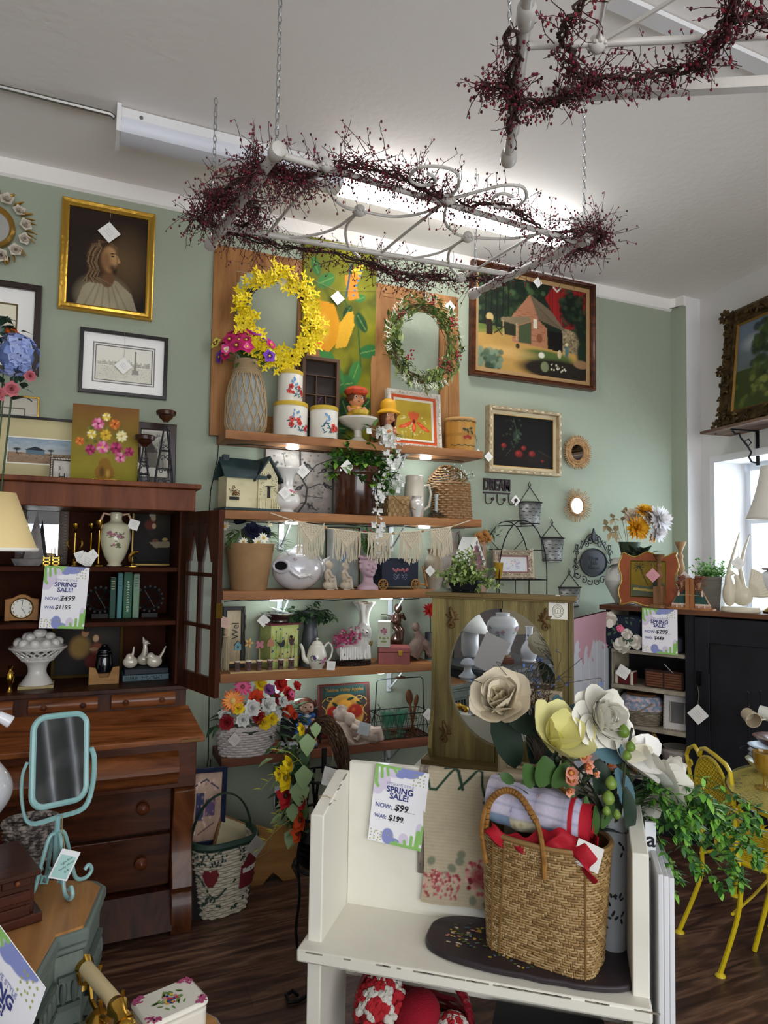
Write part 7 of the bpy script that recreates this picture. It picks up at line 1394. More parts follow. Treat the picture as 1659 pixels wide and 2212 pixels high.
loc,w_,h_,d_=fit(23,133,1362,1483,3.34,z3);H_=ay(75,1362,3.34).z-z3;R0=d_/2;cm_=mat('d2cec8',.2,coat=.5);t=thing('lattice_urn','white ceramic lattice urn heaped with ceramic fruit','urn',loc);MB().box(-R0*.62,-R0*.55,0,R0*.62,R0*.55,.012).B('plinth',mat('a8986a',.4),t)
MB().La(SM([(R0*.6,.012),(R0*.5,.03),(R0*.34,.06),(R0*.38,.09),(R0*.55,.115)]),n=32).B('foot',cm_,t);mb=MB();zb_2,zt_2=.115,H_*.70
for s in(-1,1):
 for k in range(18): mb.tu([((R0*(.55+.43*i/7))*cos(2*PI*k/18+s*.5*i/7*1.4),(R0*(.55+.43*i/7))*sin(2*PI*k/18+s*.5*i/7*1.4),zb_2+(zt_2-zb_2)*i/7) for i in range(8)],.004,5)
for q,zq in((.56,zb_2),(1.0,zt_2),(.62,zb_2+.012)): mb.tu([(R0*q*cos(a),R0*q*sin(a),zq) for a in[2*PI*i/40 for i in range(40)]],.006,6,closed=True)
mb.B('lattice_bowl',cm_,t);mb=MB();R=RR(2);mb.La([(R0*.98,zt_2),(R0*.7,zt_2+.03),(0,zt_2+.045)],n=28)
for k in range(24): a=2*PI*k/11+R.U(-.1,.1);q=R0*(.72 if k<11 else .42 if k<19 else .12);mb.ell((q*cos(a),q*sin(a),zt_2+(.022 if k<11 else .045 if k<19 else .06)),(.021,.019,.019),10,8)
mb.B('ceramic_fruit',cm_,t)
q=ay(20,1495,3.25);t=thing('brass_bud_vase','small brass bud vase left of the white lattice urn','vase',(q.x,3.25,z3));MB().La(SM([(.012,0),(.006,.02),(.016,.05),(.014,.075),(.006,.09),(.012,.105)]),n=18).B('body',brass(),t)
picture('couple_painting','dark framed painting of an embracing couple on lowest secretary shelf','painting',(108,262,1362,1480),3.52,.014,mat('6a5630',.35,metal=.5),cv_pray(1),dep=.02,zb=z3,style=0,lean=.06)
t,pr,h_,R0=pot_lathe('black_jar','glossy black ribbed glass jar standing on a wooden V stand','jar',(205,243,1392,1444),3.36,z3+.045,[(0,0),(.8,0),(.9,.05),(.95,.3),(.85,.55),(.9,.62),(.7,.75),(.75,.8),(.4,.92),(.3,1),(0,1)],mat('0a0b12',.06,coat=1));
jx=t.location.x;t=thing('wooden_stand','light wooden V-notched stand under the black jar','stand',(jx,3.34,z3));o=[(-.062,0),(.062,0),(.062,.075),(.035,.072),(.018,.03),(-.018,.03),(-.035,.072),(-.062,.078)];MB().prism(o,-.045,-.03).B('front_board',wood('8a6238','b08a58','x',10,.6),t,bevel=.002);MB().box(-.06,-.03,0,.06,.04,.044).B('block',wood('6a4828','8a6840','x',10,.6),t)
pearl=mat('c9bfae',.2,coat=.8,metal=.1)
def bird(lab,px,yt,yb,Y,zb,f,neck,s=1,tail=.5):
 q=ay(px,yb,Y);h_=ay(px,yt,Y).z-zb;t=thing('bird_figurine',lab,'figurine',(q.x,Y,zb),0,'pearly bird figurines');mb=MB();b=.03*s
 mb.ell((0,0,b*.95),(b*1.15,b*.85,b*.95),16,12)
 if neck: mb.tu([(0,0,b*1.2),(f*b*.1,0,h_*.6),(f*b*.0,0,h_*.80)],[b*.75,b*.4,b*.3],10);mb.ell((f*b*.15,0,h_*.80),(b*.5,b*.4,b*.42),10,8);mb.tu([(-f*b*.1,0,h_*.82),(-f*b*.3,0,h_)],[b*.3,b*.1],8);mb.tu([(f*b*.5,0,h_*.78),(f*b*.95,0,h_*.74)],[b*.16,b*.03],6)
 else: mb.ell((-f*b*.55,-b*.1,b*1.75),(b*.6,b*.55,b*.58),12,10);mb.tu([(-f*b*.95,-b*.2,b*1.7),(-f*b*1.35,-b*.25,b*1.55)],[b*.16,b*.03],6);mb.tu([(f*b*.6,0,b*1.2),(f*b*1.3,0,b*(1.4+1.3*tail)),(f*b*(1.6),0,b*(1.6+2.0*tail))],[b*.5,b*.4,b*.22],8,flat=.5)
 rem(mb.B('body',pearl,t),.0025,1)
bird('white pearly duck figurine with tall neck, at the back of the three birds',311,1376,1440,3.42,z3+.055,1,True,.95);bird('small white pearly bird figurine, leftmost with raised tail',281,1396,1440,3.36,z3+.055,.3,False,.95,.9);bird('white pearly bird figurine with long tail pointing right',333,1402,1440,3.34,z3+.055,1,False,1.0,.8)
for k,(lab,cl,w_,zz2) in enumerate((('patterned blue-grey book lying flat, bottom of the pair under the birds','4a5f66',.20,z3),('plain navy book lying flat directly under the bird figurines','161d28',.19,z3+.029))):
 q=ay(313,1470,3.38);t=thing('flat_book',lab,'book',(q.x+.002*k,3.40,zz2),.0);h_=.028 if k==0 else .026;MB().box(-w_/2,-.075,0,w_/2,.08,h_).B('cover',mat(cl,.6),t,bevel=.003);mb=MB()
 if k==0:
  R=RR(3)
  for i in range(30): mb.disc((R.U(-.02,.07),-.0757,R.U(.006,.022)),(0,-1,0),.004,0,5,.0018,R.U(0,3))
  for i in range(8): mb.box(-.09+.007*i,-.0757,.006,-.087+.007*i,-.075,.022)
  mb.B('spine_pattern',mat('0f1a20'),t)
# ================= green vanity mirror =================
M0=ad(1082,1463,2.6);ev=V((.731,-.682,0));nv=V((-.682,-.731,0))
def plane(px,py,P0,n): d=ray(px,py);return O+d*((P0-O).dot(n)/d.dot(n))
def refl(px,py,dep): P=ad(px,py,dep);return P-nv*(2*((P-M0).dot(nv)))
rzv=math.atan2(ev.y,ev.x);vb=ad(1082,1655,2.6).z;vt=ad(1082,1283,2.6).z;VB=V((M0.x,M0.y,vb))
t=thing('vanity_mirror','olive green distressed wooden mirror with large oval glass','mirror',VB,rzv);lx=lambda px,py:(plane(px,py,M0,nv)-M0).dot(ev);H_=vt-vb
xa,xb=lx(938,1500),lx(1233,1500);cx0=lx(1082,1463);cz0=M0.z-vb;ow=(lx(1197,1463)-lx(967,1463))/2;oh=148*2.6/F
gm=mat('5c4f2c',.65,var=('867846',3.5,.35,.62,.8),bump=(40,.35),stretch=(6,6,.5));gd=mat('55451f',.65,var=('74603a',4,.35,.62),bump=(40,.3),stretch=(.5,6,6))
mb=MB();n=48;R_=[(xa,0.02),(xb,0.02),(xb,H_-.02),(xa,H_-.02)]
def edge(a):
 c_,s_=cos(a),sin(a);k=min([((xb-cx0)/c_ if c_>1e-6 else (xa-cx0)/c_ if c_<-1e-6 else 9),((H_-.02-cz0)/s_ if s_>1e-6 else (.02-cz0)/s_ if s_<-1e-6 else 9)]);return (cx0+c_*k,cz0+s_*k)
angs=sorted([2*PI*i/n for i in range(n)]+[math.atan2(z_-cz0,x_-cx0)%(2*PI) for x_,z_ in R_]);n=len(angs)
inn=[(cx0+ow*cos(a),cz0+oh*sin(a)) for a in angs];out=[edge(a) for a in angs]
for y0 in(0,): mb.add([(x,-.012,z_) for x,z_ in inn]+[(x,-.012,z_) for x,z_ in out],[(i,(i+1)%n,(i+1)%n+n,i+n)[::-1] for i in range(n)]);mb.add([(x,-.012,z_) for x,z_ in inn]+[(x,.010,z_) for x,z_ in inn],[(i,(i+1)%n,(i+1)%n+n,i+n) for i in range(n)])
mb.B('front_board',gm,t,ang=30);mb=MB();mb.box(xa-.03,-.035,H_-.016,xb+.022,.05,H_);mb.box(xa-.015,-.025,H_-.024,xb+.012,.04,H_-.016);mb.B('top_slab',gd,t,bevel=.002)
mb=MB()
for x0,x1,s in((xa-.008,xa+.006,-1),(xb-.006,xb+.008,1)):
 MB().prismx([(-.02,.0),(.05,0),(.05,H_-.02),(-.016,H_-.02),(-.016,.28),(-.02,.2),(-.06,.06)],x0,x1).B('side_panel',gm,t)
mb=MB();mb.box(xa-.03,-.075,0,xb+.03,.05,.02);mb.B('base_slab',gd,t,bevel=.003)
mb=MB();mb.box(xa,.02,.01,xb,.03,H_-.02);mb.B('back_panel',mat('4a4526'),t)
mb=MB();k_=len(inn);mb.add([(cx0,.006,cz0)]+[(cx0+ow*1.01*cos(2*PI*i/48),.006,cz0+oh*1.01*sin(2*PI*i/48)) for i in range(48)],[(0,i+1,(i+1)%48+1) for i in range(48)]);mb.B('mirror_glass',MIRROR(),t,smooth=False)
mb=MB();mb.box(cx0+.005,-.0135,cz0+oh,cx0+.0075,-.0115,H_-.02);mb.box(cx0-.02,-.0135,.02,cx0-.0175,-.0115,cz0-oh);mb.B('crack',mat('1e1a0c'),t)
orn=mat('5b4320',.5,metal=.2)
for px,py,s in((977,1333,-1),(1180,1337,1),(962,1578,-1)):
 q=plane(px,py,M0,nv)-VB;x,zq=q.dot(ev),q.z;mb=MB()
 mb.tu([(x+s*.012*cos(a)*(1-a/9),-.016,zq-.030+.012*sin(a)*(1-a/9)) for a in[i*.5 for i in range(12)]],.004,5);mb.tu([(x+s*.006,-.016,zq-.02),(x-s*.008,-.018,zq+.0),(x-s*.002,-.018,zq+.018),(x+s*.004,-.016,zq+.034)],[.005,.006,.005,.003],6)
 for d in((-s*.9,0,.5),(-s*.6,0,.9),(s*.8,0,.4),(s*.3,0,1),(-s*.9,0,-.2)): mb.leaf((x-s*.002,-.018,zq),d,.028,.013,0,.1,(0,-1,0))
 mb.ell((x+s*.002,-.018,zq+.036),.006,8,6);mb.B('carved_ornament',orn,t,solid=.003)
q=plane(1206,1317,M0,nv)-VB;x,zq=q.dot(ev),q.z;mb=MB();mb.box(x-.034,-.015,zq-.034,x+.034,-.0135,zq+.034,0);mb.tu([(x+.024*cos(a)*.8,-.0155,zq+.024*sin(a)-.004) for a in[2*PI*i/28 for i in range(28)]],.0008,4,1,closed=True);mb.tu([(x+.019*cos(a)*.8,-.0155,zq+.019*sin(a)-.004) for a in[2*PI*i/28 for i in range(28)]],.0006,4,1,closed=True)
mb.text('17TH AVE STYLE',.0068,(x,-.0155,zq+.025),1,extr=.0002);mb.tu([(x-.010,-.0155,zq-.012),(x-.010,-.0155,zq+.002),(x,-.0155,zq+.009),(x+.010,-.0155,zq+.002),(x+.010,-.0155,zq-.012),(x-.010,-.0155,zq-.012)],.0008,4,1);mb.tu([(x,-.0155,zq-.012),(x,-.0155,zq)],.0008,4,1)
mb.box(x-.008,-.0152,zq+.034,x+.008,-.0142,zq+.055,0);mb.B('shop_card',[mat('dcd8cc',.6),mat('6a6258')],t,smooth=False)
ta=thing('washstand','plain off-white stand behind the bench carrying green mirror and small frame','stand',(M0.x,M0.y,0),rzv);wp=mat('b9b4a8',.6);MB().box(xa-.05,-.16,vb-.03,xb+.06,.09,vb-.001).B('top',wp,ta)
for x in(xa-.03,xb+.01):
 for y in(-.14,.05): MB().box(x,y,0,x+.035,y+.035,vb-.03).B('leg',wp,ta)
P0=VB+nv*.10;q0,q1=plane(1075,1655,P0,nv),plane(1211,1655,P0,nv);tz=plane(1190,1495,P0,nv).z;w_=(q1-q0).length;t=thing('cream_frame','small distressed cream frame without picture leaning on green mirror','frame',((q0+q1)/2).xy.to_3d()+V((0,0,vb)),rzv,None,-.12);hq=tz-vb
mitred(MB(),w_,hq,.042,.02,(0,0,hq/2),0,2).B('frame',mat('b8a88c',.6,var=('8f7d60',25,.55,.8)),t)
mb=MB();mb.frame(w_-.088,hq-.088,[(0,.006),(.006,.002),(.012,.012)],(0,0,hq/2));mb.B('inner_lip',mat('8a7858',.6),t)
P=plane(1008,1284,M0+nv*-.01,nv);t=thing('sleigh_planter','small glossy black sleigh-shaped planter on top of the green mirror','planter',(P.x,P.y,vt),rzv);bm2=mat('0d0e12',.1,coat=1)
MB().prism([(-.045,.002),(.035,.002),(.05,.035),(.075,.045),(.05,.05),(-.06,.05),(-.065,.03)],-.035,.035).B('body',bm2,t,bevel=.006);mb=MB();mb.tu([(-.05,-.035,.006),(.04,-.035,.006)],.006,6);mb.tu([(-.05,.035,.006),(.04,.035,.006)],.006,6);mb.B('runner',bm2,t)
t=thing('bushy_green_plant','bushy light green plant filling the black sleigh planter','plant',(P.x,P.y,vt+.045));R=RR(13);mb=MB()
for k in range(75):
 a=R.U(0,6.28);q=curve((R.U(-.03,.03),R.U(-.02,.02),0),sph(a,R.U(-.15,1.4)),R.U(.06,.13),.2,5,R);mb.tu(q,.0012,3,0)
 for v in q[1:]: [mb.leaf(v,(R.U(-1,1),R.U(-1,1),R.U(-.6,1)),R.U(.016,.026),R.U(.010,.015),R.randrange(3)) for _ in range(3)]
mb.B('foliage',[mat('5f7a38'),mat('8aa050'),mat('a8b878')],t)
# ================= things seen in the mirror (on the camera side) =================
mw=mat('e2e4ea',.15,coat=.6)
base=refl(1085,1412,4.85);SBZ=base.z-.06
t=thing('grey_console','dark grey console cabinet near the camera, seen in the mirror','cabinet',(-.36,.86,0),-.25);gc=mat('3c4244',.6)
MB().box(-.30,-.42,.05,.24,.34,SBZ-.025).B('body',gc,t);MB().box(-.32,-.44,SBZ-.025,.26,.36,SBZ).B('top',mat('4a5052',.5),t,bevel=.004)
MB().box(.241,-.36,.12,.25,.28,SBZ-.09).B('side_moulding',mat('343a3c',.6),t)
p=refl(1085,1400,4.85);t=thing('ginger_jar_lamp','white porcelain ginger jar lamp with pastel flowers, seen in oval mirror','lamp',(p.x,p.y,SBZ+.055));s=1.0
pr=SM([(.045,0),(.055,.02),(.06,.05),(.105,.17),(.11,.21),(.085,.255),(.05,.27),(.048,.29),(0,.29)]);MB().La(pr,n=32).B('body',mw,t);mb=MB()
for k,a in enumerate((0,1.2,2.4,3.6,4.8)): q=latsurf(pr);motif(mb,lambda u,z_,a=a:q(u+a*.1,z_),0,.15+.03*(k%2),.03,(0,1,2,3),k,4)
mb.B('painted_flowers',[mat('d8a8a8'),mat('b8a8c8'),mat('8aa890'),mat('c89a78')],t);MB().La([(.06,-.02),(.06,0),(0,0)],n=20).B('plinth',mat('8a6a50'),t)
for k,(lab,cl) in enumerate((('old reddish-brown book lying flat beneath the ginger jar lamp','7a4a38'),)): b=thing('old_book',lab,'book',(p.x-.02,p.y,SBZ),.4);MB().box(-.10,-.07,0,.10,.07,.033).B('cover',mat(cl,.7),b,bevel=.003)
p=refl(1130,1425,4.85);t=thing('milk_glass_vase','slender white glass vase with painted bird, seen in oval mirror','vase',(p.x-.01,p.y-.06,SBZ));MB().La(SM([(.05,0),(.052,.01),(.045,.02),(.06,.06),(.055,.10),(.025,.15),(.03,.16),(.022,.17),(.025,.24),(.03,.245),(0,.245)]),n=28).B('body',mw,t)
p=refl(1030,1405,5.0);t=thing('white_shade_lamp','white ceramic table lamp with tilted white shade, seen in mirror','lamp',(p.x-.12,p.y-.02,SBZ));MB().La([(.05,0),(.065,.04),(.065,.16),(.04,.20),(0,.2)],n=28).B('body',mw,t);MB().La([(.15,.0),(.05,.12)],n=32,cap=False).B('lamp_shade',mat('f2f2f0',.6,sub=0),t,loc=(0,0,.20),rot=(.1,.15,0),solid=.002)
p=refl(1000,1500,4.5);PTZ=.50;t=thing('milk_glass_lamp','pale blue-white milk glass hurricane lamp on pierced brass base','lamp',(p.x+.02,p.y-.02,PTZ));MB().La([(.085,0),(.085,.03),(.07,.035),(.03,.05),(.025,.07),(0,.07)],n=28).B('brass_base',brass(),t);MB().La(SM([(.05,.07),(.03,.12),(.05,.14),(.085,.20),(.08,.24),(.05,.28),(.06,.30),(.03,.33),(.028,.36),(.05,.38),(.03,.41),(0,.42)]),n=32).B('glass_body',mat('ccd6e4',.12,coat=.7),t)
# ================= open door of the dark cabinet =================
TL=az(1294,1306,1.3);TR=az(1659,1328,1.3);ce=(TR-TL).normalized();cn=V((-ce.y,ce.x,0));rzc=math.atan2(ce.y,ce.x)
t=thing('dark_cabinet','tall near-black painted cabinet with brown wooden top and open shelves','cabinet',TL.xy.to_3d(),rzc);CAB=t;bk_=mat('121216',.45,var=('1c1c22',6,.4,.7));cf=lambda px,py,off=0:(lambda q:((q-TL).dot(ce),q.z))(plane(px,py,TL+cn*off,cn))
Wd=1.15;Dp=.36;x0=cf(1320,1450,.03)[0];x1=cf(1481,1450,.03)[0];x2=cf(1503,1450,.03)[0]
MB().box(-.0,-.0,1.272,Wd,Dp+.02,1.30).B('top_board',wood('3e2418','6a4630','x',8,.45),t,bevel=.003)
mb=MB();mb.box(x0-.03,.03,0,x0,Dp,1.272);mb.box(x1,.025,0,x2,Dp,1.272);mb.box(Wd-.03,.03,0,Wd,Dp,1.272);mb.box(x0,Dp-.015,0,Wd,Dp,1.272);mb.box(x0-.03,.03,0,Wd,Dp,.08);mb.B('carcass',bk_,t,smooth=False)
mb=MB();mb.box(x2,.012,.09,x2+.075,.035,1.262);mb.box(x2+.075,.012,1.12,Wd-.02,.035,1.262);mb.box(x2+.075,.012,.09,Wd-.02,.035,.2);mb.box(x2+.075,.022,.2,Wd-.02,.035,1.12);d=mb.B('door',bk_,t,bevel=.002)
hx_,hz_=cf(1509,1462,.0);mb=MB();mb.box(hx_-.012,-.0,hz_-.05,hx_+.012,.012,hz_+.03);mb.tu([(hx_,.0,hz_+.02),(hx_,-.03,hz_),(hx_,-.03,hz_-.12),(hx_,.0,hz_-.14)],.006,6);mb.B('latch_handle',mat('0a0a0c',.4,metal=.6),d);o=PT(t,(hx_+.005,-.04,hz_-.20),.08,string=.10)
shm=mat('8f8472',.7,var=('b0a690',12,.4,.7));szs=[]
for (py,) in((1400,),(1477,),(1560,)):
 zq=cf(1325,py,.03)[1];szs.append(zq);MB().box(x0,.035,zq-.022,x1,Dp-.015,zq).B('shelf',shm,t)
MB().box(x0,.04,szs[2]+.0,x0+.006,Dp-.02,1.27).B('inner_side',shm,t)
dx=cf(1322,1400,.0)[0];hp=TL+ce*(x0-.03)+cn*.03;hp.z=0;
pm_=bpy.data.materials.new('chippy_pink');pm_.use_nodes=True;N=pm_.node_tree.nodes;L=pm_.node_tree.links;tc=N.new('ShaderNodeTexCoord');sp_=N.new('ShaderNodeSeparateXYZ');L.new(tc.outputs['Object'],sp_.inputs[0]);ns=N.new('ShaderNodeTexNoise');ns.inputs['Scale'].default_value=7;ns.inputs['Detail'].default_value=6;ns.inputs['Distortion'].default_value=.6;L.new(tc.outputs['Object'],ns.inputs['Vector'])
ma=N.new('ShaderNodeMath');ma.operation='MULTIPLY_ADD';L.new(sp_.outputs['Z'],ma.inputs[0]);ma.inputs[1].default_value=1.9;ma.inputs[2].default_value=-1.98;mb2=N.new('ShaderNodeMath');mb2.operation='ADD';L.new(ma.outputs[0],mb2.inputs[0]);L.new(ns.outputs['Fac'],mb2.inputs[1]);rp=N.new('ShaderNodeValToRGB');e=rp.color_ramp.elements;e[0].position=.52;e[0].color=(*H('c2c4cc'),1);e[1].position=.54;e[1].color=(*H('bd8f9a'),1);L.new(mb2.outputs[0],rp.inputs[0]);L.new(rp.outputs[0],N['Principled BSDF'].inputs['Base Color']);N['Principled BSDF'].inputs['Roughness'].default_value=.6
Pl=ad(1165,1400,3.22);dv=V((Pl.x-hp.x,Pl.y-hp.y,0));o=bpy.data.objects.new('open_door',None);COL.objects.link(o);o.parent=t;o.matrix_local=(Matrix.Translation(t.location)@Matrix.Rotation(rzc,4,'Z')).inverted()@Matrix.Translation(hp)@Matrix.Rotation(math.atan2(dv.y,dv.x),4,'Z');L_=dv.length
mb=MB();mb.box(0,-.01,.06,L_,.01,1.262);
for k in range(1,7): mb.box(.09+(L_-.09)*k/7-.001,-.0115,.08,.09+(L_-.09)*k/7+.001,.0115,1.16)
mb.box(0,-.014,1.16,L_,.014,1.262);mb.box(0,-.014,.06,.08,.014,1.262);mb.B('door_boards',pm_,o,smooth=False)
o['label']='chipped pink and white inside of the open door'
TC=lambda px,py,off:(lambda q:(q.x,q.y))(plane(px,py,TL+cn*off,cn))
def onshelf(name,lab,cat,px,zq,off,dr=0,group=None):
 x,y=TC(px,1450,off);return thing(name,lab,cat,(x,y,zq),rzc+dr,group)
hzc=lambda px,py,off:plane(px,py,TL+cn*off,cn).z
t=onshelf('floral_pillow','dark navy floral pillow on the top shelf of the dark cabinet','pillow',1342,szs[0]+.002,.03,.1)
navyf=mat('12182a',.85);wq,hq=.26,.20
mb=MB()
def pillow(mb,w,h,th,n=14):
 vs=[];fs=[]
 for s in(-1,1):
  b=len(vs)
  for j in range(n+1):
   for i in range(n+1): u,v=i/n*2-1,j/n*2-1;q=max(0,(1-u**4)*(1-v**4))**.6;vs.append((w/2*u*(1-.06*(1-u*u)*0-.07*(1-v*v)*0+.05*abs(u*v)),s*th/2*q,h/2+h/2*v*(1+.05*abs(u*v))))
  for j in range(n):
   for i in range(n): a=b+j*(n+1)+i;fs.append((a,a+1,a+n+2,a+n+1) if s<0 else (a,a+n+1,a+n+2,a+1))
 mb.add(vs,fs)
pillow(mb,wq,hq,.10);mb.B('cover',navyf,t);mb=MB();R=RR(6)
psf=lambda u,v:V((wq/2*u,-.05*max(0,(1-u**4)*(1-v**4))**.6-.0015,hq/2+hq/2*v))
def fl_(u,v,r,a,b):
 for k in range(9): an=k*.7;mb.disc(psf(u+cos(an)*r*.55,v+sin(an)*r*.7)-V((0,.0002*k,0)),(0,-1,0),r*.09,a if k%2 else b,7,r*.07,an)
 mb.disc(psf(u,v)-V((0,.003,0)),(0,-1,0),r*.05,b,8)
fl_(-.45,.72,.32,2,3);fl_(-.75,.8,.26,0,1);fl_(.05,.25,.16,0,1);fl_(.35,-.05,.22,2,3);fl_(-.85,-.75,.28,0,1);fl_(.1,-.75,.35,2,3);fl_(.75,-.5,.3,2,3)
for k in range(50): u,v=R.U(-.9,.9),R.U(-.9,.9);mb.disc(psf(u,v),(0,-1,0),.014,4,6,.006,R.U(0,3))
mb.B('printed_flowers',[mat('a83a5a'),mat('d8708a'),mat('d8d4c8'),mat('b0a898'),mat('3f5a40')],t,smooth=False)
t=onshelf('grey_blanket','folded dark blue and grey knitted blanket beside the floral pillow','blanket',1470,szs[0]+.001,.14);MB().box(-.09,-.08,0,.03,.10,.09).B('folds',mat('3a3a48',.95,bump=(80,.5)),t,bevel=.02)
t=sale_sign('spring_sale_sign','spring sale sign priced $299 on the black cabinet',V((*TC(1425,1410,-.012),hzc(1425,1412,-.012))),rzc,0,(lambda a,b:(b-a).length)(plane(1387,1360,TL-cn*.012,cn),plane(1463,1360,TL-cn*.012,cn)),hzc(1425,1315,-.012)-hzc(1425,1412,-.012),'$299','$449')
t=onshelf('red_trunk_box','tiny dark red trunk with white straps and paper tag','box',1352,szs[1]+.001,.09);MB().box(-.055,-.03,0,.055,.04,.075).B('body',mat('5c1a1e',.4),t,bevel=.003);mb=MB();mb.box(-.054,-.033,.0,-.038,.042,.078);mb.box(.038,-.033,0,.054,.042,.078);mb.B('straps',mat('c9c0ac',.6),t);mb=MB();mb.tu([(-.02,0,.078),(-.015,0,.10),(.015,0,.10),(.02,0,.078)],.003,5);mb.B('handle',iron(),t);PT(t,(.0,-.05,.075),.07,string=0,tilt=.5)
t=onshelf('jewellery_chest','wide dark brown chest with many tiny woven drawers','chest',1437,szs[1]+.001,.10);MB().box(-.11,-.03,0,.11,.06,.105).B('body',mat('2e1a12',.5),t,bevel=.003);mb=MB()
for i in range(2):
 for j in range(6): mb.box(-.10+.105*i,-.035,.008+.0145*j,-.005+.105*i,-.03,.019+.0145*j)
mb.B('slat_fronts',mat('6a4028',.6),t,smooth=False);PT(t,(.02,-.0,.112),.07,string=0,rx=1.2)
t=onshelf('lined_picnic_basket','grey woven basket with floral cloth lining and bent wood handle','basket',1385,szs[2]+.001,.13);R0=.125;mb=MB();wicker(mb,10,.10,lambda q:R0*(.85+.18*q),24,.0048,0,1,.72);stakes(mb,.10,lambda q:R0*(.85+.18*q),24,.003,0,1,.72);mb.La([(R0*.83,.002),(R0*.95,.08),(0,.08)],n=24,sy=.7);mb.B('woven_body',mat('857a68',.8,var=('a89c86',40,.4,.7)),t)
mb=MB();mb.La([(R0*1.06,.085),(R0*1.1,.10),(R0*1.05,.12),(R0*.98,.125),(R0*1.02,.14),(R0*.85,.165),(0,.17)],n=40,sy=.74,fn=lambda a,r,q:r*(1+.02*sin(a*20)));mb.B('cloth_lining',mat('7f93a8',.9,var=('c9b0b0',45,.48,.56)),t);MB().La([(R0*.7,.168),(R0*.7,.178),(0,.182)],n=24,sy=.7).B('wooden_lid',wood('5a3a24','7a5438'),t);MB().tu([(.09,-.08,.135),(.02,-.10,.09),(-.06,-.105,.055),(-.12,-.08,.05)],.011,6,flat=.3).B('handle',mat('9a8a74',.6),t)
t=onshelf('white_striped_frame','white beaded picture frame with grey backing in the dark cabinet','frame',1462,szs[2]+.001,.07,.1);t.rotation_euler.x=-.12;hq=.20;wq=.155;mitred(MB(),wq,hq,.04,.012,(0,0,hq/2),0,1).B('frame',mat('c9c4c0',.6),t);mb=MB()
for k in range(22):
 for s in(-1,1): mb.ell((s*(wq/2-.004),-.004,hq*(k+.5)/22),.0035,5,4,k%2);mb.ell((s*(wq/2-.036),-.004,.04+(hq-.08)*(k+.5)/22),.003,5,4,k%2)
for k in range(17):
 for s in(-1,1): mb.ell((-wq/2+wq*(k+.5)/17,-.004,hq/2+s*(hq/2-.004)),.0035,5,4,k%2)
mb.B('beads',[mat('b0a890'),mat('8a8a70')],t);MB().box(-wq/2+.035,.007,.035,wq/2-.035,.010,hq-.035).B('grey_panel',mat('6a6a68',.7),t)
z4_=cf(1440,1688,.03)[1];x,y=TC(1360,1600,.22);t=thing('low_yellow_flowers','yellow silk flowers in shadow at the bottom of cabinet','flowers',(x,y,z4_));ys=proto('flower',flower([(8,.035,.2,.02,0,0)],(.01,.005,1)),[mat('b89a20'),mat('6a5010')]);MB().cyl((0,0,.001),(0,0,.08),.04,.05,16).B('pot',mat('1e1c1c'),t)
R=RR(1)
for k in range(7): inst(ys,t,(R.U(-.09,.09),R.U(-.06,0),R.U(.0,.08)+.10),(0,-1,.5),1)
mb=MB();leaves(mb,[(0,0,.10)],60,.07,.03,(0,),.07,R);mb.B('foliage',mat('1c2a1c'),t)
z4=cf(1440,1688,.03)[1];MB().box(x0,.035,z4-.022,x1,Dp-.015,z4).B('shelf',shm,CAB)
t=onshelf('ribbed_urn','pale grey-beige ribbed urn planter in bottom of dark cabinet','urn',1463,z4+.001,.12);MB().La([(.0,.0),(.05,0),(.03,.02),(.075,.08),(.09,.16),(.075,.175),(.085,.185),(.08,.185),(.06,.16),(0,.1)],n=40,fn=lambda a,r,q:r*(1+.03*sin(a*16)*(.03<q<.165))).B('body',mat('9a9288',.5),t)
t=onshelf('gilt_oval_frame','oval gilt beaded frame leaning behind the white flowers','frame',1385,z4+.153,.06);t.rotation_euler.x=-.1;mb=MB();mb.frame(.20,.30,[(0,.02),(0,0),(.012,-.008),(.025,0),(.025,.015)],oval=40);mb.B('frame',mat('7a5a2a',.4,metal=.6),t);mb=MB()
for k in range(50): a=2*PI*k/50;mb.ell((.094*cos(a),-.006,.144*sin(a)),.005,6,5)
mb.B('beads',mat('8a6a34',.4,metal=.6),t);MB().box(-.07,.015,-.12,.07,.02,.12).B('backing',mat('1e1814'),t)
# ---- on top of the cabinet ----
ZT=1.30
def top(px,py,off): x,y=TC(px,py,off);return (x,y,ZT)
def hat(px,yt,off): return hzc(px,yt,off)-ZT
t=thing('white_ribbed_vase','round white ribbed ceramic vase behind the palm tree box','vase',top(1350,1300,.22));hq=hat(1350,1205,.22);MB().La(SM([(.05,0),(.06,.01),(.115,hq*.4),(.12,hq*.6),(.075,hq*.95),(.06,hq),(0,hq)],6),n=36,fn=lambda a,r,q:r*(1+.012*sin(q*220))).B('body',mat('cfccc6',.4,coat=.2),t);vp_=t.location.copy();vh=hq
t=thing('mum_bouquet','big bouquet of golden and white chrysanthemums in the ribbed vase','flowers',vp_+V((.03,-.01,vh)));
mum=lambda c,c2:proto('flower',flower([(20,.072,-.15,.026,-.1,0),(22,.07,.2,.026,-.15,0),(22,.062,.55,.024,-.2,1),(18,.05,.9,.02,-.2,1),(14,.035,1.2,.016,-.15,1)]),[mat(c,.65),mat(c2,.65)])
mg,mwt,mtn=mum('e0a018','f0bc30'),mum('e6e2e4','f0ecec'),mum('c9b8a0','d8cbb8')
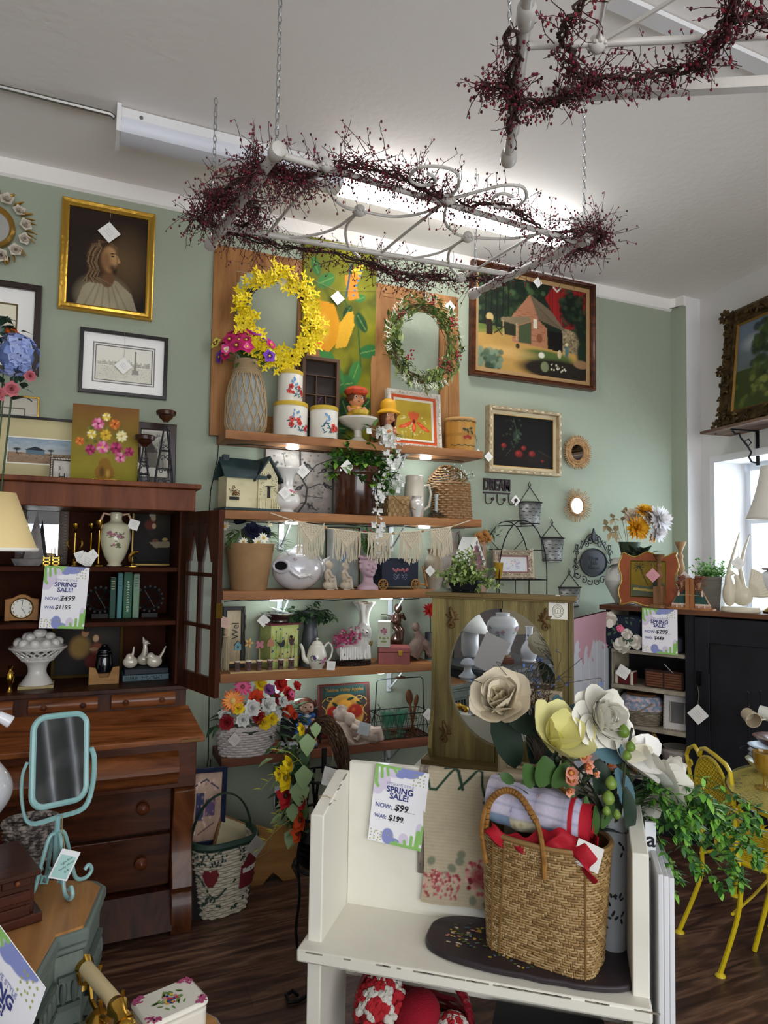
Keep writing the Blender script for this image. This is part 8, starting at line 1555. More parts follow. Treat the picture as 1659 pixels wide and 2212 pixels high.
for q,px,py,s,d in((mg,1377,1140,1.15,(-.1,-1,.1)),(mg,1392,1105,.9,(-.1,-.5,1)),(mwt,1425,1122,1.25,(.25,-1,.3)),(mtn,1366,1115,.8,(-.6,-.7,.6)),(mtn,1405,1120,.8,(0,-1,.6)),(mg,1410,1160,.55,(.4,-1,-.3)),(mwt,1420,1148,1.0,(.3,-1,-.1))): inst(q,t,plane(px,py,TL+cn*.14,cn)-t.location,d,s)
mb=MB();leaves(mb,[(-.05,-.03,.0),(.03,-.06,0),(0,-.06,.03),(.06,-.03,-.01)],60,.09,.055,(0,),.04,RR(2),-.1);R=RR(8)
for px,py in((1310,1135),(1325,1120),(1330,1150),(1345,1125),(1318,1150),(1350,1110)):
 q=plane(px,py,TL+cn*.16,cn)-t.location;mb.tu([(0,0,-.02),q*.6,q],.0022,4,1);[mb.leaf(q,(R.U(-1,1),-.4,R.U(-1,1)),.06,.032,1) for _ in range(4)]
mb.B('foliage',[mat('2a3a2a',.6),mat('b3a07a',.6)],t);MB().cyl((0,0,-.06),(0,0,.10),.03,.07,12).B('stems',mat('2f3d2a'),t)
def cv_palm():
 c=Canvas(90,80,'8a7426','7a6420');c.ell(.45,.6,.25,.25,'a08838',.7,soft=.8);c.poly([(.05,.05),(.95,.05),(.95,.42),(.5,.30),(.05,.35)],'4a5a50',.8)
 c.line([(.25,.85),(.35,.65),(.5,.35)],.014,'2c3328');[c.line([(.25,.84),(.25+.14*cos(a),.84+.14*sin(a)-.03)],.014,'2c3a34') for a in(0,.6,1.3,2,2.7,3.3,4,5.6)]
 c.poly([(.65,.25),(.62,.7),(.72,.75),(.85,.7),(.9,.25)],'3a4a48');c.poly([(.1,.2),(.9,.15),(.9,.22),(.1,.26)],'b09a50');c.line([(.02,.02),(.98,.02),(.98,.98),(.02,.98),(.02,.02)],.012,'1e1a10');return c.noise(.15)
a_=plane(1337,1307,TL+cn*.07,cn);b_=plane(1463,1307,TL+cn*.07,cn);w_=(b_-a_).length*.97;hq=hzc(1400,1192,.07)-ZT;m_=(a_+b_)/2;t=thing('palm_tree_plaque','scalloped orange-brown wooden plaque with golden palm tree picture','plaque',(m_.x,m_.y,ZT),rzc,None,-.06)
o=[]
for i in range(60):
 f=i/60*4;k=int(f);u=f-k;s_=.010*sin(u*2*PI*2-PI/2);o.append([(-w_/2+w_*u,.012+s_),(w_/2+s_,hq*u*.97+.01),(w_/2-w_*u,hq*.95-s_*1.6),(-w_/2-s_,hq*.97-hq*u*.95)][k])
MB().prism(o,0,.022).B('board',mat('8f4a2c',.4,coat=.2,var=('a85c38',6,.4,.7)),t);MB().tu([(x,.0,z_) for x,z_ in o],.004,5,closed=True).B('gilt_edge',mat('b5984a',.4,metal=.4),t)
cv_palm().B('artwork',w_*.64,hq*.68,t,c=(0,-.0012,hq*.50));MB().text('AVENUE',.042,(-.0,-.003,hq*.78),0,bold=.0003,extr=.0003).B('lettering',mat('6f5a1e'),t)
def wcandle(lab,px,yb,yt,off,dk):
 t=thing('turned_candlestick',lab,'candlestick',top(px,yb,off),rzc,'turned wooden candlesticks');h_=hat(px,yt,off);m=wood('5f4028','8f6a48','z',12,.5) if dk else wood('8a6848','b08e68','z',12,.5)
 MB().box(-.042,-.042,0,.042,.042,.022).B('base',m,t,bevel=.003);MB().box(-.027,-.027,.022,.027,.027,h_*.40).B('block',m,t,bevel=.002);MB().La(SM([(.018,h_*.40),(.012,h_*.44),(.02,h_*.55),(.022,h_*.62),(.012,h_*.72),(.016,h_*.78),(.009,h_*.82),(.014,h_*.88),(.030,h_*.97),(.031,h_),(0,h_*.98)],3),n=20).B('turned_stem',m,t);return t
t=wcandle('darker turned wooden candlestick with pink tag, in front of palm plaque',1424,1308,1197,-.0+.025,True);PT(t,(-.025,-.035,.19),.06,col='d89aa0',string=.03)
t=wcandle('taller pale turned wooden candlestick right of palm plaque',1471,1300,1170,.20,False);PT(t,(.03,-.03,.18),.05,string=.03)
t=thing('doll_bookends','pair of wooden doll bookends with curly copper hair tied back to back','bookends',top(1493,1308,.06),rzc);wb=wood('8a5434','b57e50','z',10,.5);hq=hat(1493,1245,.06)*.95
MB().box(-.125,-.04,0,.005,.04,.010).B('base_board',wb,t);MB().box(.007,-.04,0,.125,.04,.010).B('base_board',wb,t);MB().box(-.022,-.035,.01,-.001,.035,hq).B('upright_board',wb,t);MB().box(.001,-.035,.01,.022,.035,hq*.97).B('upright_board',wb,t);cop=mat('8a5440',.6,metal=.1)
for s in(-1,1):
 d=MB();o=[(s*.024,.010),(s*.105,.010),(s*.105,.022),(s*.060,hq*.62),(s*.05,hq*.70),(s*.055,hq*.86),(s*.04,hq*.95),(s*.024,hq*.9)];d.prism(o if s>0 else o[::-1],-.012,.008);dl=d.B('doll',mat('b58a6a',.6),t);mb=MB();o=[(s*.024,.028),(s*.098,.028),(s*.058,hq*.62),(s*.024,hq*.62)];mb.prism(o if s>0 else o[::-1],-.015,.010);mb.B('green_dress',mat('284a44',.7),dl)
 mb=MB();[mb.disc((s*(.03+.011*k),-.0155,.028),(0,-1,0),.007,0,7) for k in range(7)];mb.ell((s*.075,-.016,.016),(.006,.004,.010),6,5);mb.ell((s*.045,-.016,.016),(.006,.004,.010),6,5);mb.tu([(s*.06,-.015,hq*.6),(s*.065,-.02,hq*.42)],.006,6);mb.B('trim_and_feet',mat('d0b8a8',.7),dl)
 mb=MB();R=RR(s+5)
 for k in range(55):
  c=V((s*(.045+R.gauss(0,.016)),-.012+R.U(-.014,.012),hq*R.U(.55,1.06)));
  if abs(c.x-s*.052)<.012 and hq*.68<c.z<hq*.88: c.z=hq*1.0
  r=.007;mb.tu([c+V((r*cos(a),.004*sin(a*2),r*sin(a))) for a in[i*.9 for i in range(7)]],.0018,4,closed=True)
 mb.B('curly_hair',cop,dl)
mb=MB();mb.tu([(-.07,-.022,hq*.44),(0,-.037,hq*.47),(.07,-.022,hq*.44)],.0016,4);mb.B('twine',mat('b09a70'),t)
t=thing('grey_square_pot','ribbed grey square pot on cabinet top','pot',top(1537,1312,.17),rzc);hq=hat(1537,1245,.17);mb=MB()
for k in range(5):
 a,b=.062+.004*k,.062+.004*(k+1);z0_,z1_=hq*k/5,hq*(k+1)/5;mb.La([(a*1.25,z0_),(b*1.27,z1_-.003),(b*1.22,z1_)],n=4,cap=False)
mb.La([(.09*1.18,hq*.9),(0,hq*.9)],n=4,cap=False);mb.B('pot_body',mat('6f6c62',.6),t,rot=(0,0,PI/4),smooth=False)
t=thing('fresh_green_plant','bright green small-leaved plant in grey square pot','plant',t.location+V((0,0,hq*.95)));mb=MB();R=RR(3)
for k in range(55):
 q=curve((R.U(-.05,.05),R.U(-.04,.04),0),sph(R.U(0,6.28),R.U(.4,1.5)),R.U(.05,.12),.1,4,R);mb.tu(q,.001,3,0)
 for v in q[1:]: [mb.leaf(v,(R.U(-1,1),R.U(-1,1),R.U(-.3,1)),.020,.014,R.randrange(2)) for _ in range(3)]
mb.B('foliage',[mat('5fa048'),mat('9ac878')],t)
dvm=mat('cfc6ae',.45,coat=.2)
t=thing('dove_lamp','cream ceramic pair of doves with raised wings on oval base','sculpture',top(1600,1318,.08),rzc+.2);hq=hat(1600,1150,.08);MB().La([(.095,0),(.1,.006),(.095,.028),(0,.03)],n=36,sy=.6).B('oval_base',dvm,t);u=hq/.42
mb=MB();mb.ell((-.055,0,.10),(.036,.032,.07),16,12);mb.tu([(-.055,0,.14),(-.06,0,.20),(-.045,0,.215)],[.026,.016,.013],10);mb.ell((-.045,-.0,.215),(.016,.014,.014),10,8);mb.tu([(-.032,0,.213),(-.018,0,.205)],[.006,.002],6)
mb.tu([(-.06,0,.12),(-.055,.01,.24),(-.03,.01,.33),(.0,.01,hq)],[.022,.014,.011,.005],8,flat=.7);mb.ell((.01,0,.09),(.055,.038,.055),18,12);mb.tu([(.0,0,.12),(-.01,0,.17),(-.02,0,.19)],[.03,.018,.012],10);mb.ell((-.018,0,.192),(.015,.013,.013),8,6)
mb.tu([(.02,0,.12),(.0,.0,.24),(.02,.0,.34),(.05,0,hq*.98)],[.024,.020,.014,.006],8,flat=.6)
rem(mb.B('doves',dvm,t),.003,2);mb=MB()
for k in range(11):
 a=.05+k*.14;mb.tu([(.045,0,.09),(.045+.05*cos(a),-.008,.09+.07*sin(a)),(.05+.10*cos(a),-.004,.09+.15*sin(a))],[.006,.012,.010],6)
rem(mb.B('fan_tail',dvm,t),.003,1);PT(t,(-.01,-.03,.27),.055,string=.03)
t=thing('table_lamp','table lamp with cream bell shade, white urn and brass base by window','lamp',top(1680,1325,.14));zb=hzc(1650,1122,.14)-ZT;zt2=hzc(1650,1008,.14)-ZT;R1=(plane(1680,1120,TL+cn*.14,cn)-plane(1603,1120,TL+cn*.14,cn)).length*.85
MB().La([(.07,0),(.075,.01),(.05,.03),(.02,.05),(.02,.08),(0,.08)],n=24).B('brass_base',brass(),t);MB().La(SM([(.02,.08),(.06,.12),(.08,.19),(.07,.22),(.03,.24),(0,.24)]),n=28).B('urn_body',mw,t);MB().cyl((0,0,.24),(0,0,zb+.05),.008).B('stem',brass(),t);mb=MB();mb.La([(.07,.235),(.075,.245),(0,.25)],n=24);mb.B('collar',mat('5a3a2c'),t)
MB().La(SM([(R1,zb),(R1*.82,zb+(zt2-zb)*.25),(R1*.62,zb+(zt2-zb)*.6),(R1*.48,zt2)]),n=40,cap=False).B('lamp_shade',mat('ddd8cf',.8,trans=0),t,solid=.002);
# ---- right wall shelf and big landscape ----
bk2=arw(1578,937);s_b=rs(bk2);zr=bk2.z;t=thing('bracket_shelf','thin brown wall shelf on black scroll bracket above the window','shelf',RP(s_b,zr,0));mb=Wb(t);rbox(mb,s_b,s_b+1.5,.0,.24,zr-.018,zr);mb.B('board',wood('4a3228','8a7060','y',8,.6),t,bevel=.002)
mb=Wb(t);P=arw(1637,935);sb=rs(P);rbox(mb,sb-.012,sb+.012,.0,.006,zr-.24,zr-.02);rbox(mb,sb-.008,sb+.008,0,.2,zr-.026,zr-.018);mb.tu([RP(sb,zr-.03,.19),RP(sb,zr-.05,.17),RP(sb,zr-.045,.14),RP(sb,zr-.07,.13),RP(sb,zr-.12,.08),RP(sb,zr-.16,.05),RP(sb,zr-.19,.07),RP(sb,zr-.22,.05),RP(sb,zr-.225,.02)],.006,6);mb.tu([RP(sb,zr-.09,.10),RP(sb,zr-.075,.07),RP(sb,zr-.10,.05),RP(sb,zr-.125,.08)],.004,5,closed=True);mb.B('scroll_bracket',mat('101014',.5,metal=.4),t)
def cv_land():
 c=Canvas(100,100,'6f7f92','5a5a34');c.put((c.V<.45).astype(float),'3f4a26',1);c.ell(.2,.75,.2,.12,'b9bcc0',.6,soft=.7);c.spots(260,.2,1,.35,.95,.075,['2f3f20','3f5228','54652f','222e18'],.8);[c.line([(.25+.12*k,.3),(.28+.11*k,.8)],.007,'4a4030') for k in range(6)];c.spots(80,0,1,.0,.35,.05,['5f6a30','3f4a24','7a803f'],.8);c.ell(.6,.28,.3,.04,'8a8a4a',.7,soft=.6);return c.noise(.12)
zb2=zr+.005;s_l=rs(arw(1560,900,.12));t=thing('landscape_painting','large woodland landscape in heavy ornate bronze frame on right wall shelf','painting',RP(s_l+.45,zb2,.16),math.atan2(RA.y,RA.x));t.rotation_euler=(-.10,0,math.atan2(RA.y,RA.x));hq=.78;wq=.90;fb=mat('3f2f1a',.4,metal=.6,var=('6a5430',20,.45,.7))
mitred(MB(),wq,hq,.10,.05,(0,0,hq/2),0,2).B('frame',fb,t);mb=MB();R=RR(5)
for k in range(200):
 s=R.randrange(4);q=R.U(-.5,.5);e=R.U(.006,.08);x,zq=(q*wq,hq/2+(hq/2-e)*(1 if s==0 else -1)) if s<2 else ((wq/2-e)*(1 if s==2 else -1),hq/2+q*hq);mb.ell((x,-.012,zq),(.020,.009,.009),6,4,0,(0,R.U(0,3),0))
for x,zq,r in((-wq/2,.02,.05),(-wq/2,hq-.02,.05),(-wq/2,hq/2,.04),(wq/2,.02,.05),(wq/2,hq-.02,.05)):
 for k in range(8): a=k*PI/4;mb.ell((x+r*.6*cos(a),-.01,zq+r*.6*sin(a)),(r*.45,.012,r*.22),8,5,0,(0,-a,0))
mb.B('carved_scrolls',fb,t);mb=MB();mb.frame(wq-.20,hq-.20,[(0,.01),(.012,.02)],(0,0,hq/2));mb.B('gilt_liner',mat('8a6a34',.4,metal=.6),t);cv_land().B('artwork',wq-.22,hq-.22,t,c=(0,.022,hq/2));MB().box(-wq/2+.05,.03,.05,wq/2-.05,.045,hq-.05).B('backing',mat('2a2018'),t)
# ================= white bench =================
BF=az(655,2047,.43);BR=az(1399,2176,.43);be=(BR-BF).normalized();bn=V((-be.y,be.x,0));rzb=math.atan2(be.y,be.x);BL=(BR-BF).length
def BP(x,y,z): p=BF+be*x+bn*y;return V((p.x,p.y,z))
def bl_(px,py,y): q=plane(px,py,BF+bn*y,bn)-BF;return q.dot(be),q.z+.43
t=thing('pew_bench','distressed white painted pew bench in the foreground','bench',BP(0,0,0),rzb);wp=mat('e4e0d3',.45,var=('d6d1c2',3,.45,.75),coat=.1);wr=mat('8d8676',.6)
def arm(mb,x0,x1): mb.prismx([(.04,0),(.30,0),(.30,.86),(.27,.862),(.04,.80)],x0,x1)
for x0,x1 in((-.002,.042),(.922,.966)): mb=MB();arm(mb,x0,x1);mb.B('side_panel',wp,t,bevel=.004)
MB().box(-.018,-.012,.392,BL+.012,.30,.43).B('seat',wp,t,bevel=.007)
MB().box(.042,.285,.20,.922,.312,.893).B('backrest',wp,t,bevel=.004);MB().box(.042,.05,.355,.922,.07,.391).B('apron',wp,t,bevel=.002)
mb=MB();R=RR(3)
for k in range(26):
 x=R.U(0,BL);mb.box(x,-.0135,.4235,x+R.U(.01,.06),-.0095,.4265)
for k in range(8): y=R.U(.06,.25);mb.box(.0395,y,.80+(y-.04)*.27,.0425,y+.02,.803+(y-.04)*.27)
mb.B('paint_wear',wr,t,smooth=False)
x,z_=bl_(852,1822,.272);a_,_=bl_(793,1735,.272);b_,_=bl_(908,1735,.272);zt_=bl_(870,1655,.272)[1]
s=sale_sign('spring_sale_sign','spring sale sign priced $99 hanging on the white bench back',BP(x,.266,z_-.004),rzb,0,(b_-a_)*1.0,(zt_-z_)*1.0,'$99','$199',roll_=.10)
mb=MB();mb.tu([(.034,.12,.826),(.02,.125,.829),(-.004,.125,.826),(-.005,.125,.80)],.0012,4);mb.tu([(.02,.125,.829),(.05,.13,.815)],.0012,4);mb.B('twine',mat('a8906a'),t)
def cv_towel():
 c=Canvas(120,160,'b5a88f','b0a288');c.rng=np.random.RandomState(1);c.A*=(1+.05*np.sin(c.V*260)[...,None])*(1+.03*c.rng.rand(160,120,1))
 g='23402f';c.line([(.02,.86),(.05,.80),(.12,.80),(.24,.92),(.30,.97)],.012,g);c.line([(.18,.96),(.27,.975),(.33,.94),(.40,.82)],.016,g);c.line([(.36,.82),(.46,.90),(.54,.97),(.58,.95),(.60,.86),(.64,.79),(.70,.80)],.013,g);c.line([(.80+.13*cos(a*.5),.88+.07*sin(a*.5)) for a in range(14)],.012,g);c.line([(.72,.80),(.64,.74)],.010,g)
 for u,v,r in((.60,.22,.20),(.90,.42,.11),(.13,.20,.08),(.85,.16,.12)):
  for k in range(60): a=RR(k).U(0,6.28);q=r*RR(k+99).random()**.6;c.ell(u+q*cos(a)*.75,v+q*sin(a)*.62,r*.14,r*.10,['8a2c38','a84a50','c98a86','6f1c2a','d0a89a'][k%5],.9,a,.4)
  for k in range(5): c.ell(u,v,r*.6*(1-k*.18),r*.45*(1-k*.18),['7a2230','b05a5c'][k%2],.5,.3*k,.25)
 for u,v in((.40,.36),(.38,.31),(.30,.26),(.95,.30),(.55,.05),(.7,.04),(.08,.3),(.25,.2)): c.ell(u,v,.06,.035,'6a7460',.85,u*9,.4)
 c.spots(160,.0,.4,.05,.22,.018,['a85058','c9a090','8a2c38','b5a88f'],.9);return c.noise(.06,20)
xa_,zt2_=bl_(925,1655,.27);xc_,_=bl_(905,1930,.27);xb_=xa_+.30;zb_t=bl_(1000,1960,.27)[1]
t=thing('tapestry_towel','beige woven tapestry with green script and red roses draped over bench back','textile',BP(xa_,.282,.895),rzb)
ht=.895-zb_t
def tf(u,v):
 w_=.30;x=w_*u-(1-v)*.02+.006*sin(v*7);k=v
 if v>.93: q=(v-.93)/.07;return V((w_*u,-.012+q*.045,.006*sin(q*PI)))
 return V((x,-.014-.006*sin(u*9+v*3)*(1-v),-(.93-v)/.93*ht))
cv_towel().B('woven_cloth',.3,.3,t,fn=tf)
def tf2(u,v): p=tf(u,v);return p+V((-.028,.004,-.0))
c=Canvas(30,60,'8a7f74','6f655c').noise(.5,12)
t2=thing('grey_throw','grey and pink tweedy throw peeking out behind the tapestry','textile',BP(xa_-.0,.286,.893),rzb);c.B('cloth',.1,.1,t2,fn=lambda u,v:V((-.032+.05*u,-.010+.0*v,-.33*(1-v))) if v<.9 else V((-.032+.05*u,-.010+.4*(v-.9),.004)))
t=thing('painted_board','dark plum scalloped wooden board with painted flowers lying on bench','board',BP(.645,.155,.431),rzb-.06)
o=[]
for i in range(72):
 a=2*PI*i/72;x=.305*math.copysign(abs(cos(a))**.75,cos(a));y=.135*math.copysign(abs(sin(a))**.6,sin(a));y*=1-.10*max(0,1-abs(x+.02)/.03)*(1 if y<0 else .6)-.05*max(0,1-abs(x-.10)/.03);o.append((x,y))
MB().prismz(o,0,.017).B('board',mat('2b2327',.45,coat=.1,var=('352b30',5,.4,.7)),t,bevel=.005);mb=MB();R=RR(12)
for k in range(60):
 a,q=R.U(0,6.28),R.random()**.7;x,y=-.175+.075*q*cos(a),-.0+.075*q*sin(a);mb.disc((x,y,.0174+.00004*k),(0,0,1),R.U(.004,.008),R.randrange(5),6,.004)
for k in range(22): x=-.10+.012*k;mb.disc((x,-.085+.02*sin(k*.6),.0176),(0,0,1),.006,1+(k%4),6,.004,k)
mb.B('painted_flowers',[mat('c98a78'),mat('b8a030'),mat('4a6a80'),mat('5a6a34'),mat('c9b8a0')],t,smooth=False)
t=thing('bamboo_basket','tall tan bamboo herringbone basket standing on the dark board','basket',BP(.69,.155,.4485),rzb-.30);K=t;hb=hd(1190,1812,t.location.x,t.location.y)-.4485+.02
def sup(a,w,d,e): x,y=cos(a),sin(a);return w*math.copysign(abs(x)**e,x),d*math.copysign(abs(y)**e,y)
def bsf(u,v):
 a=2*PI*u;e=.42+.45*v;x,y=sup(a,.158+.030*v,.088+.030*v,e);z=hb*v-.012*cos(2*a*1)*0+ (.03*(abs(x)/.18)**2-.015)*(1-v)*.0;return V((x,y,z))
N_=720;ps=[bsf(i/N_,.5) for i in range(N_+1)];L_=[0]
for a,b in zip(ps,ps[1:]): L_.append(L_[-1]+(b-a).length)
def ua(s):
 s=(s%1)*L_[-1];lo,hi=0,N_
 while hi-lo>1:
  m=(lo+hi)//2
  if L_[m]<=s: lo=m
  else: hi=m
 return (lo+(s-L_[lo])/(L_[hi]-L_[lo]+1e-9))/N_
NU,NV=112,46;mb=MB();R=RR(4)
def fl2(i0,i1,j0,j1,m):
 us=[ua(i0/NU),ua((i0+i1)/2/NU),ua(i1/NU)] if i1<=NU else [ua(i0/NU),ua(((i0+i1)/2)/NU),ua(i1/NU)]
 if us[2]<us[0]: us[2]+=1
 if us[1]<us[0]: us[1]+=1
 g=[];
 for jj,v in enumerate((j0/NV,(j0+j1)/2/NV,j1/NV)):
  for ii,u in enumerate(us):
   p=bsf(u,v);q=bsf(u+.002,v)-bsf(u-.002,v);n=V((q.y,-q.x,0)).normalized();g.append(p+n*(.0048 if (ii==1 and jj==1) else .0028 if (ii==1 or jj==1) else 0))
 mb.add(g,[(0,1,4,3),(1,2,5,4),(3,4,7,6),(4,5,8,7)],m)
for j in range(0,NV):
 for i in range(NU):
  dgn=(i+(j if (j//8)%2 else -j))%4;m=R.choice((0,0,1,1,2))
  if dgn==0: fl2(i,i+2.9,j,j+.92,m)
  if dgn==2 and j<NV-1: fl2(i+.9,i+1.85,j+.0,j+1.0,m)
mb.B('herringbone_weave',[mat('9a7a4c',.5,coat=.1),mat('ad9062',.5,coat=.1),mat('7f623a',.5,coat=.1)],t,ang=60)
mb=MB();n=48;vs=[];fs=[]
for k in range(6):
 for i in range(n): q=bsf(i/n,k/5);vs.append(q*.99 if k else q*.97)
for k in range(5):
 for i in range(n): fs.append((k*n+i,k*n+(i+1)%n,(k+1)*n+(i+1)%n,(k+1)*n+i))
fs.append(tuple(reversed(range(n))));mb.add(vs,fs);mb.B('inner_wall',mat('6f4f28',.8),t)
MB().tu([bsf(i/60,1.0)*1.0 for i in range(60)],.008,6,closed=True).B('rim',mat('8a6a40',.5),t)
cane=wood('7a5228','9a7038','x',30,.45)
for sy,dd in((-1,0),(1,0)):
 for off in(0,):
  pts=[(-.145,sy*.095,hb-.09),(-.150,sy*.118,hb+.01),(-.135,sy*.105,hb+.085),(-.09,sy*.09,hb+.125),(-.04,sy*.09,hb+.115),(.01,sy*.10,hb+.06),(.035,sy*.120,hb+.0),(.04,sy*.118,hb-.08)] if sy<0 else [(-.10,sy*.10,hb-.04),(-.10,sy*.11,hb+.04),(-.05,sy*.10,hb+.10),(.02,sy*.10,hb+.10),(.06,sy*.11,hb+.03),(.06,sy*.11,hb-.04)]
  MB().tu(SM(pts,4),.0075,7).B('handle',cane,t)
mb=MB();pts=SM([(-.145,-.100,hb+.0),(-.132,-.105,hb+.085),(-.09,-.09,hb+.125),(-.04,-.09,hb+.115),(.01,-.10,hb+.06)],6)
for k,(a,b) in enumerate(zip(pts,pts[1:])):
 m_=[(x+y)/2 for x,y in zip(a,b)];mb.tu([V(a).lerp(V(b),.1),V(m_),V(a).lerp(V(b),.9)],[.0095,.0105,.0095],7)
mb.B('handle_wrap',cane,t)
mb=MB()
for u in(.62,.655,.90): mb.tu([bsf(ua(u),v)*1.03 for v in(0,.3,.6,.95)],.003,5)
mb.B('binding_cane',mat('7a5a30'),t);BK=t.location.copy()
def cv_quilt():
 c=Canvas(90,200,'a8b0c4','9aa4ba');R=RR(3);P=['8f9cb8','b3aec4','c9bfa0','a8b4c8','c0b8c9','7f93ad']
 for i in range(4):
  for j in range(10): u,v=i/4,j/10;c.poly([(u,v),(u+.25,v),(u+.25,v+.1),(u,v+.1)],P[(i*3+j*5)%6])
 for i in range(4):
  for j in range(10):
   if P[(i*3+j*5)%6]=='c9bfa0': c.spots(20,i/4,i/4+.25,j/10,j/10+.1,.011,['8a8a5c','e0d8b8','a89a6a'],.8)
   elif (i+j)%3==0: c.spots(8,i/4,i/4+.25,j/10,j/10+.1,.008,['7a4a5a','5a6a8a','d8c8c8'],.7)
 for k in range(41): c.line([(0,k/40),(1,k/40)],.0016,'7a8298',.5)
 c.put((c.U>.90).astype(float),'a81a2a');c.put(((c.U>.80)&(c.U<.845)).astype(float),'a81a2a');c.put((c.V>.955).astype(float),'a81a2a');return c.noise(.10,20)
t=thing('rolled_quilt','rolled patchwork quilt with red binding stuffed in bamboo basket','quilt',BK+V((0,0,hb+.035))+be*-.01,rzb-.22)
def qf(u,v):
 th=v*2*PI*3.2+2.6;r=.014+.052*v;x=-.15+.30*u;w_=1+.05*sin(9*u+th)+.03*sin(25*u);return V((x,-r*w_*cos(th)*1.15-.01,r*w_*sin(th)*1.15+.018-.03*(u-.5)+.0))
cv_quilt().B('quilt',.3,.3,t,fn=qf)
c=Canvas(60,40,'a31626','8f1020').noise(.25,6);c.B('red_lining',.3,.3,t,fn=lambda u,v:V((-.13+.30*u+.01*sin(v*9),-.085-.020*sin(v*3)-.008*sin(u*22)-.01*u,-.055+.05*v-.022*sin(u*7)-.035*u*(1-v)+.006*sin(u*30))))
c=Canvas(40,40,'ad1c2c','8f1020').noise(.25,6);c.B('red_fold',.3,.3,t,fn=lambda u,v:V((.10+.07*u,-.06+.05*v-.02*sin(u*8),-.03+.04*sin(v*5+u*3)-.02*u)))
PT(t,(.155,-.105,-.035),.07,string=0,tilt=.25)
# ================= white floral bucket + big bouquet =================
P=BP(.885,.238,.431);t=thing('floral_pail','pale grey enamel pail printed with black flowers at bench end','pail',P,rzb);hp_=.43
MB().La([(0,.004),(.034,0),(.036,.01),(.044,hp_-.01),(.046,hp_),(.042,hp_),(.04,.3),(0,.3)],n=28).B('body',mat('b4b8bc',.45),t);mb=MB();R=RR(6)
for k in range(40): a=R.U(-2.5,.8);zq=R.choice((R.U(.08,.2),R.U(.1,.18),R.U(.28,.34)));r=.0365+.008*zq/hp_;p=V((r*sin(a),-r*cos(a),zq));mb.disc(p,(sin(a),-cos(a),0),R.U(.006,.012),0,6,.004,R.U(0,3))
mb.B('printed_flowers',mat('22242a'),t,smooth=False)
bq=P+V((0,0,hp_-.02));dB=(bq-O).dot(_f)
t=thing('magnolia_bouquet','huge bouquet of white peonies, cream magnolias, green figs and peach blossoms','flowers',bq);L2=lambda px,py,d=0:ad(px,py,dB-.03+d)-bq
pal=mat('e9e6da',.7);pal2=mat('dcd6c0',.7);yel=mat('ddd798',.65);yel2=mat('cfc97a',.65)
peo=proto('flower',flower([(9,.080,.0,.075,-.12,0),(12,.076,.35,.066,-.35,0),(13,.068,.7,.056,-.55,0),(13,.056,1.0,.046,-.6,0),(11,.044,1.2,.038,-.5,1),(8,.032,1.4,.030,-.3,1)],seg=6,fold=.25,jit=.25,seed=3),[pal,mat('e6dfc0',.7)])
mag=proto('flower',flower([(6,.098,.35,.078,-.35,0),(4,.085,.85,.065,-.3,1)],(.020,.018,2),seg=6,fold=.3),[yel,mat('d8d28c',.65),mat('c0bb60')]);mb=MB()
lil=proto('flower',flower([(6,.105,.45,.066,-.1,0),(3,.07,1.0,.04,-.1,1)],seg=6,fold=.3,seed=5),[mat('eceae4',.65),pal2])
ros=proto('flower',flower([(6,.080,.30,.090,-.35,0),(6,.085,.75,.080,-.35,0),(5,.080,1.1,.065,-.25,0),(4,.070,1.35,.045,-.1,1)],seg=6,fold=.35,seed=9),[mat('dfd3ba',.7),mat('cdbf9f',.7)])
pch=proto('flower',flower([(6,.024,.6,.024,-.2,0),(4,.018,1.1,.018,-.2,1)],(.006,.010,2)),[mat('dd9c84',.65),mat('cc7a58',.65),mat('c98a3a')])
heads=[]
for q,px,py,d,s,dz in((ros,1085,1528,(-.55,-.55,.7),1.0,0),(mag,1192,1604,(.05,-.75,.65),1.0,-.04),(peo,1288,1552,(.1,-1,.35),.93,-.02),(lil,1345,1640,(.3,-.7,.6),.95,0),(lil,1382,1668,(.7,-.5,.4),.8,.02),(peo,1425,1688,(1,-.35,.25),.85,-.02),(peo,1400,1735,(.6,-.3,-.6),.5,.02),(pch,1258,1635,(-.2,-1,.4),1,-.08),(pch,1262,1653,(.3,-1,-.1),1.1,-.08),(pch,1232,1668,(-.4,-1,.2),1,-.08),(pch,1230,1686,(-.2,-1,.5),1.1,-.08),(pch,1280,1672,(.3,-1,.3),.8,-.06),(pch,1246,1590,(-.2,-1,.2),.9,0),(pch,1313,1650,(.2,-1,.1),.9,-.02),(pch,1228,1705,(-.3,-1,-.3),.8,-.08)):
 p=L2(px,py,dz);inst(q,t,p,d,s*(1.32 if s>.7 and q is not pch else 1.15),px);heads.append(p)
st=MB()
for p in heads: st.tu([(p.x*.02,p.y*.02,-.05),p*.45+V((0,0,.01)),p],.003,4)
gf=mat('5f7a2c',.35,var=('87a04a',12,.4,.7));
for px,py,r in((1347,1580,.017),(1362,1613,.014),(1354,1632,.013),(1320,1692,.017),(1314,1724,.018),(1310,1752,.012),(1332,1760,.012)):
 p=L2(px,py,-.09);MB().La(SM([(0,-r*1.0),(r*.6,-r*.85),(r,-.1*r),(r*.7,r*.7),(r*.2,r*1.2),(0,r*1.3)],3),tuple(p),14).B('fig',gf,t);st.tu([p,p+V((.012,.02,-.03))],.002,4)
st.tu([L2(1366,1572,-.08),L2(1352,1640,-.08),L2(1340,1760,-.05),(0,0,-.05)],.004,5)
st.B('stems',mat('3a3c28'),t);mb=MB();DG,MG,LG,BG=0,1,2,3
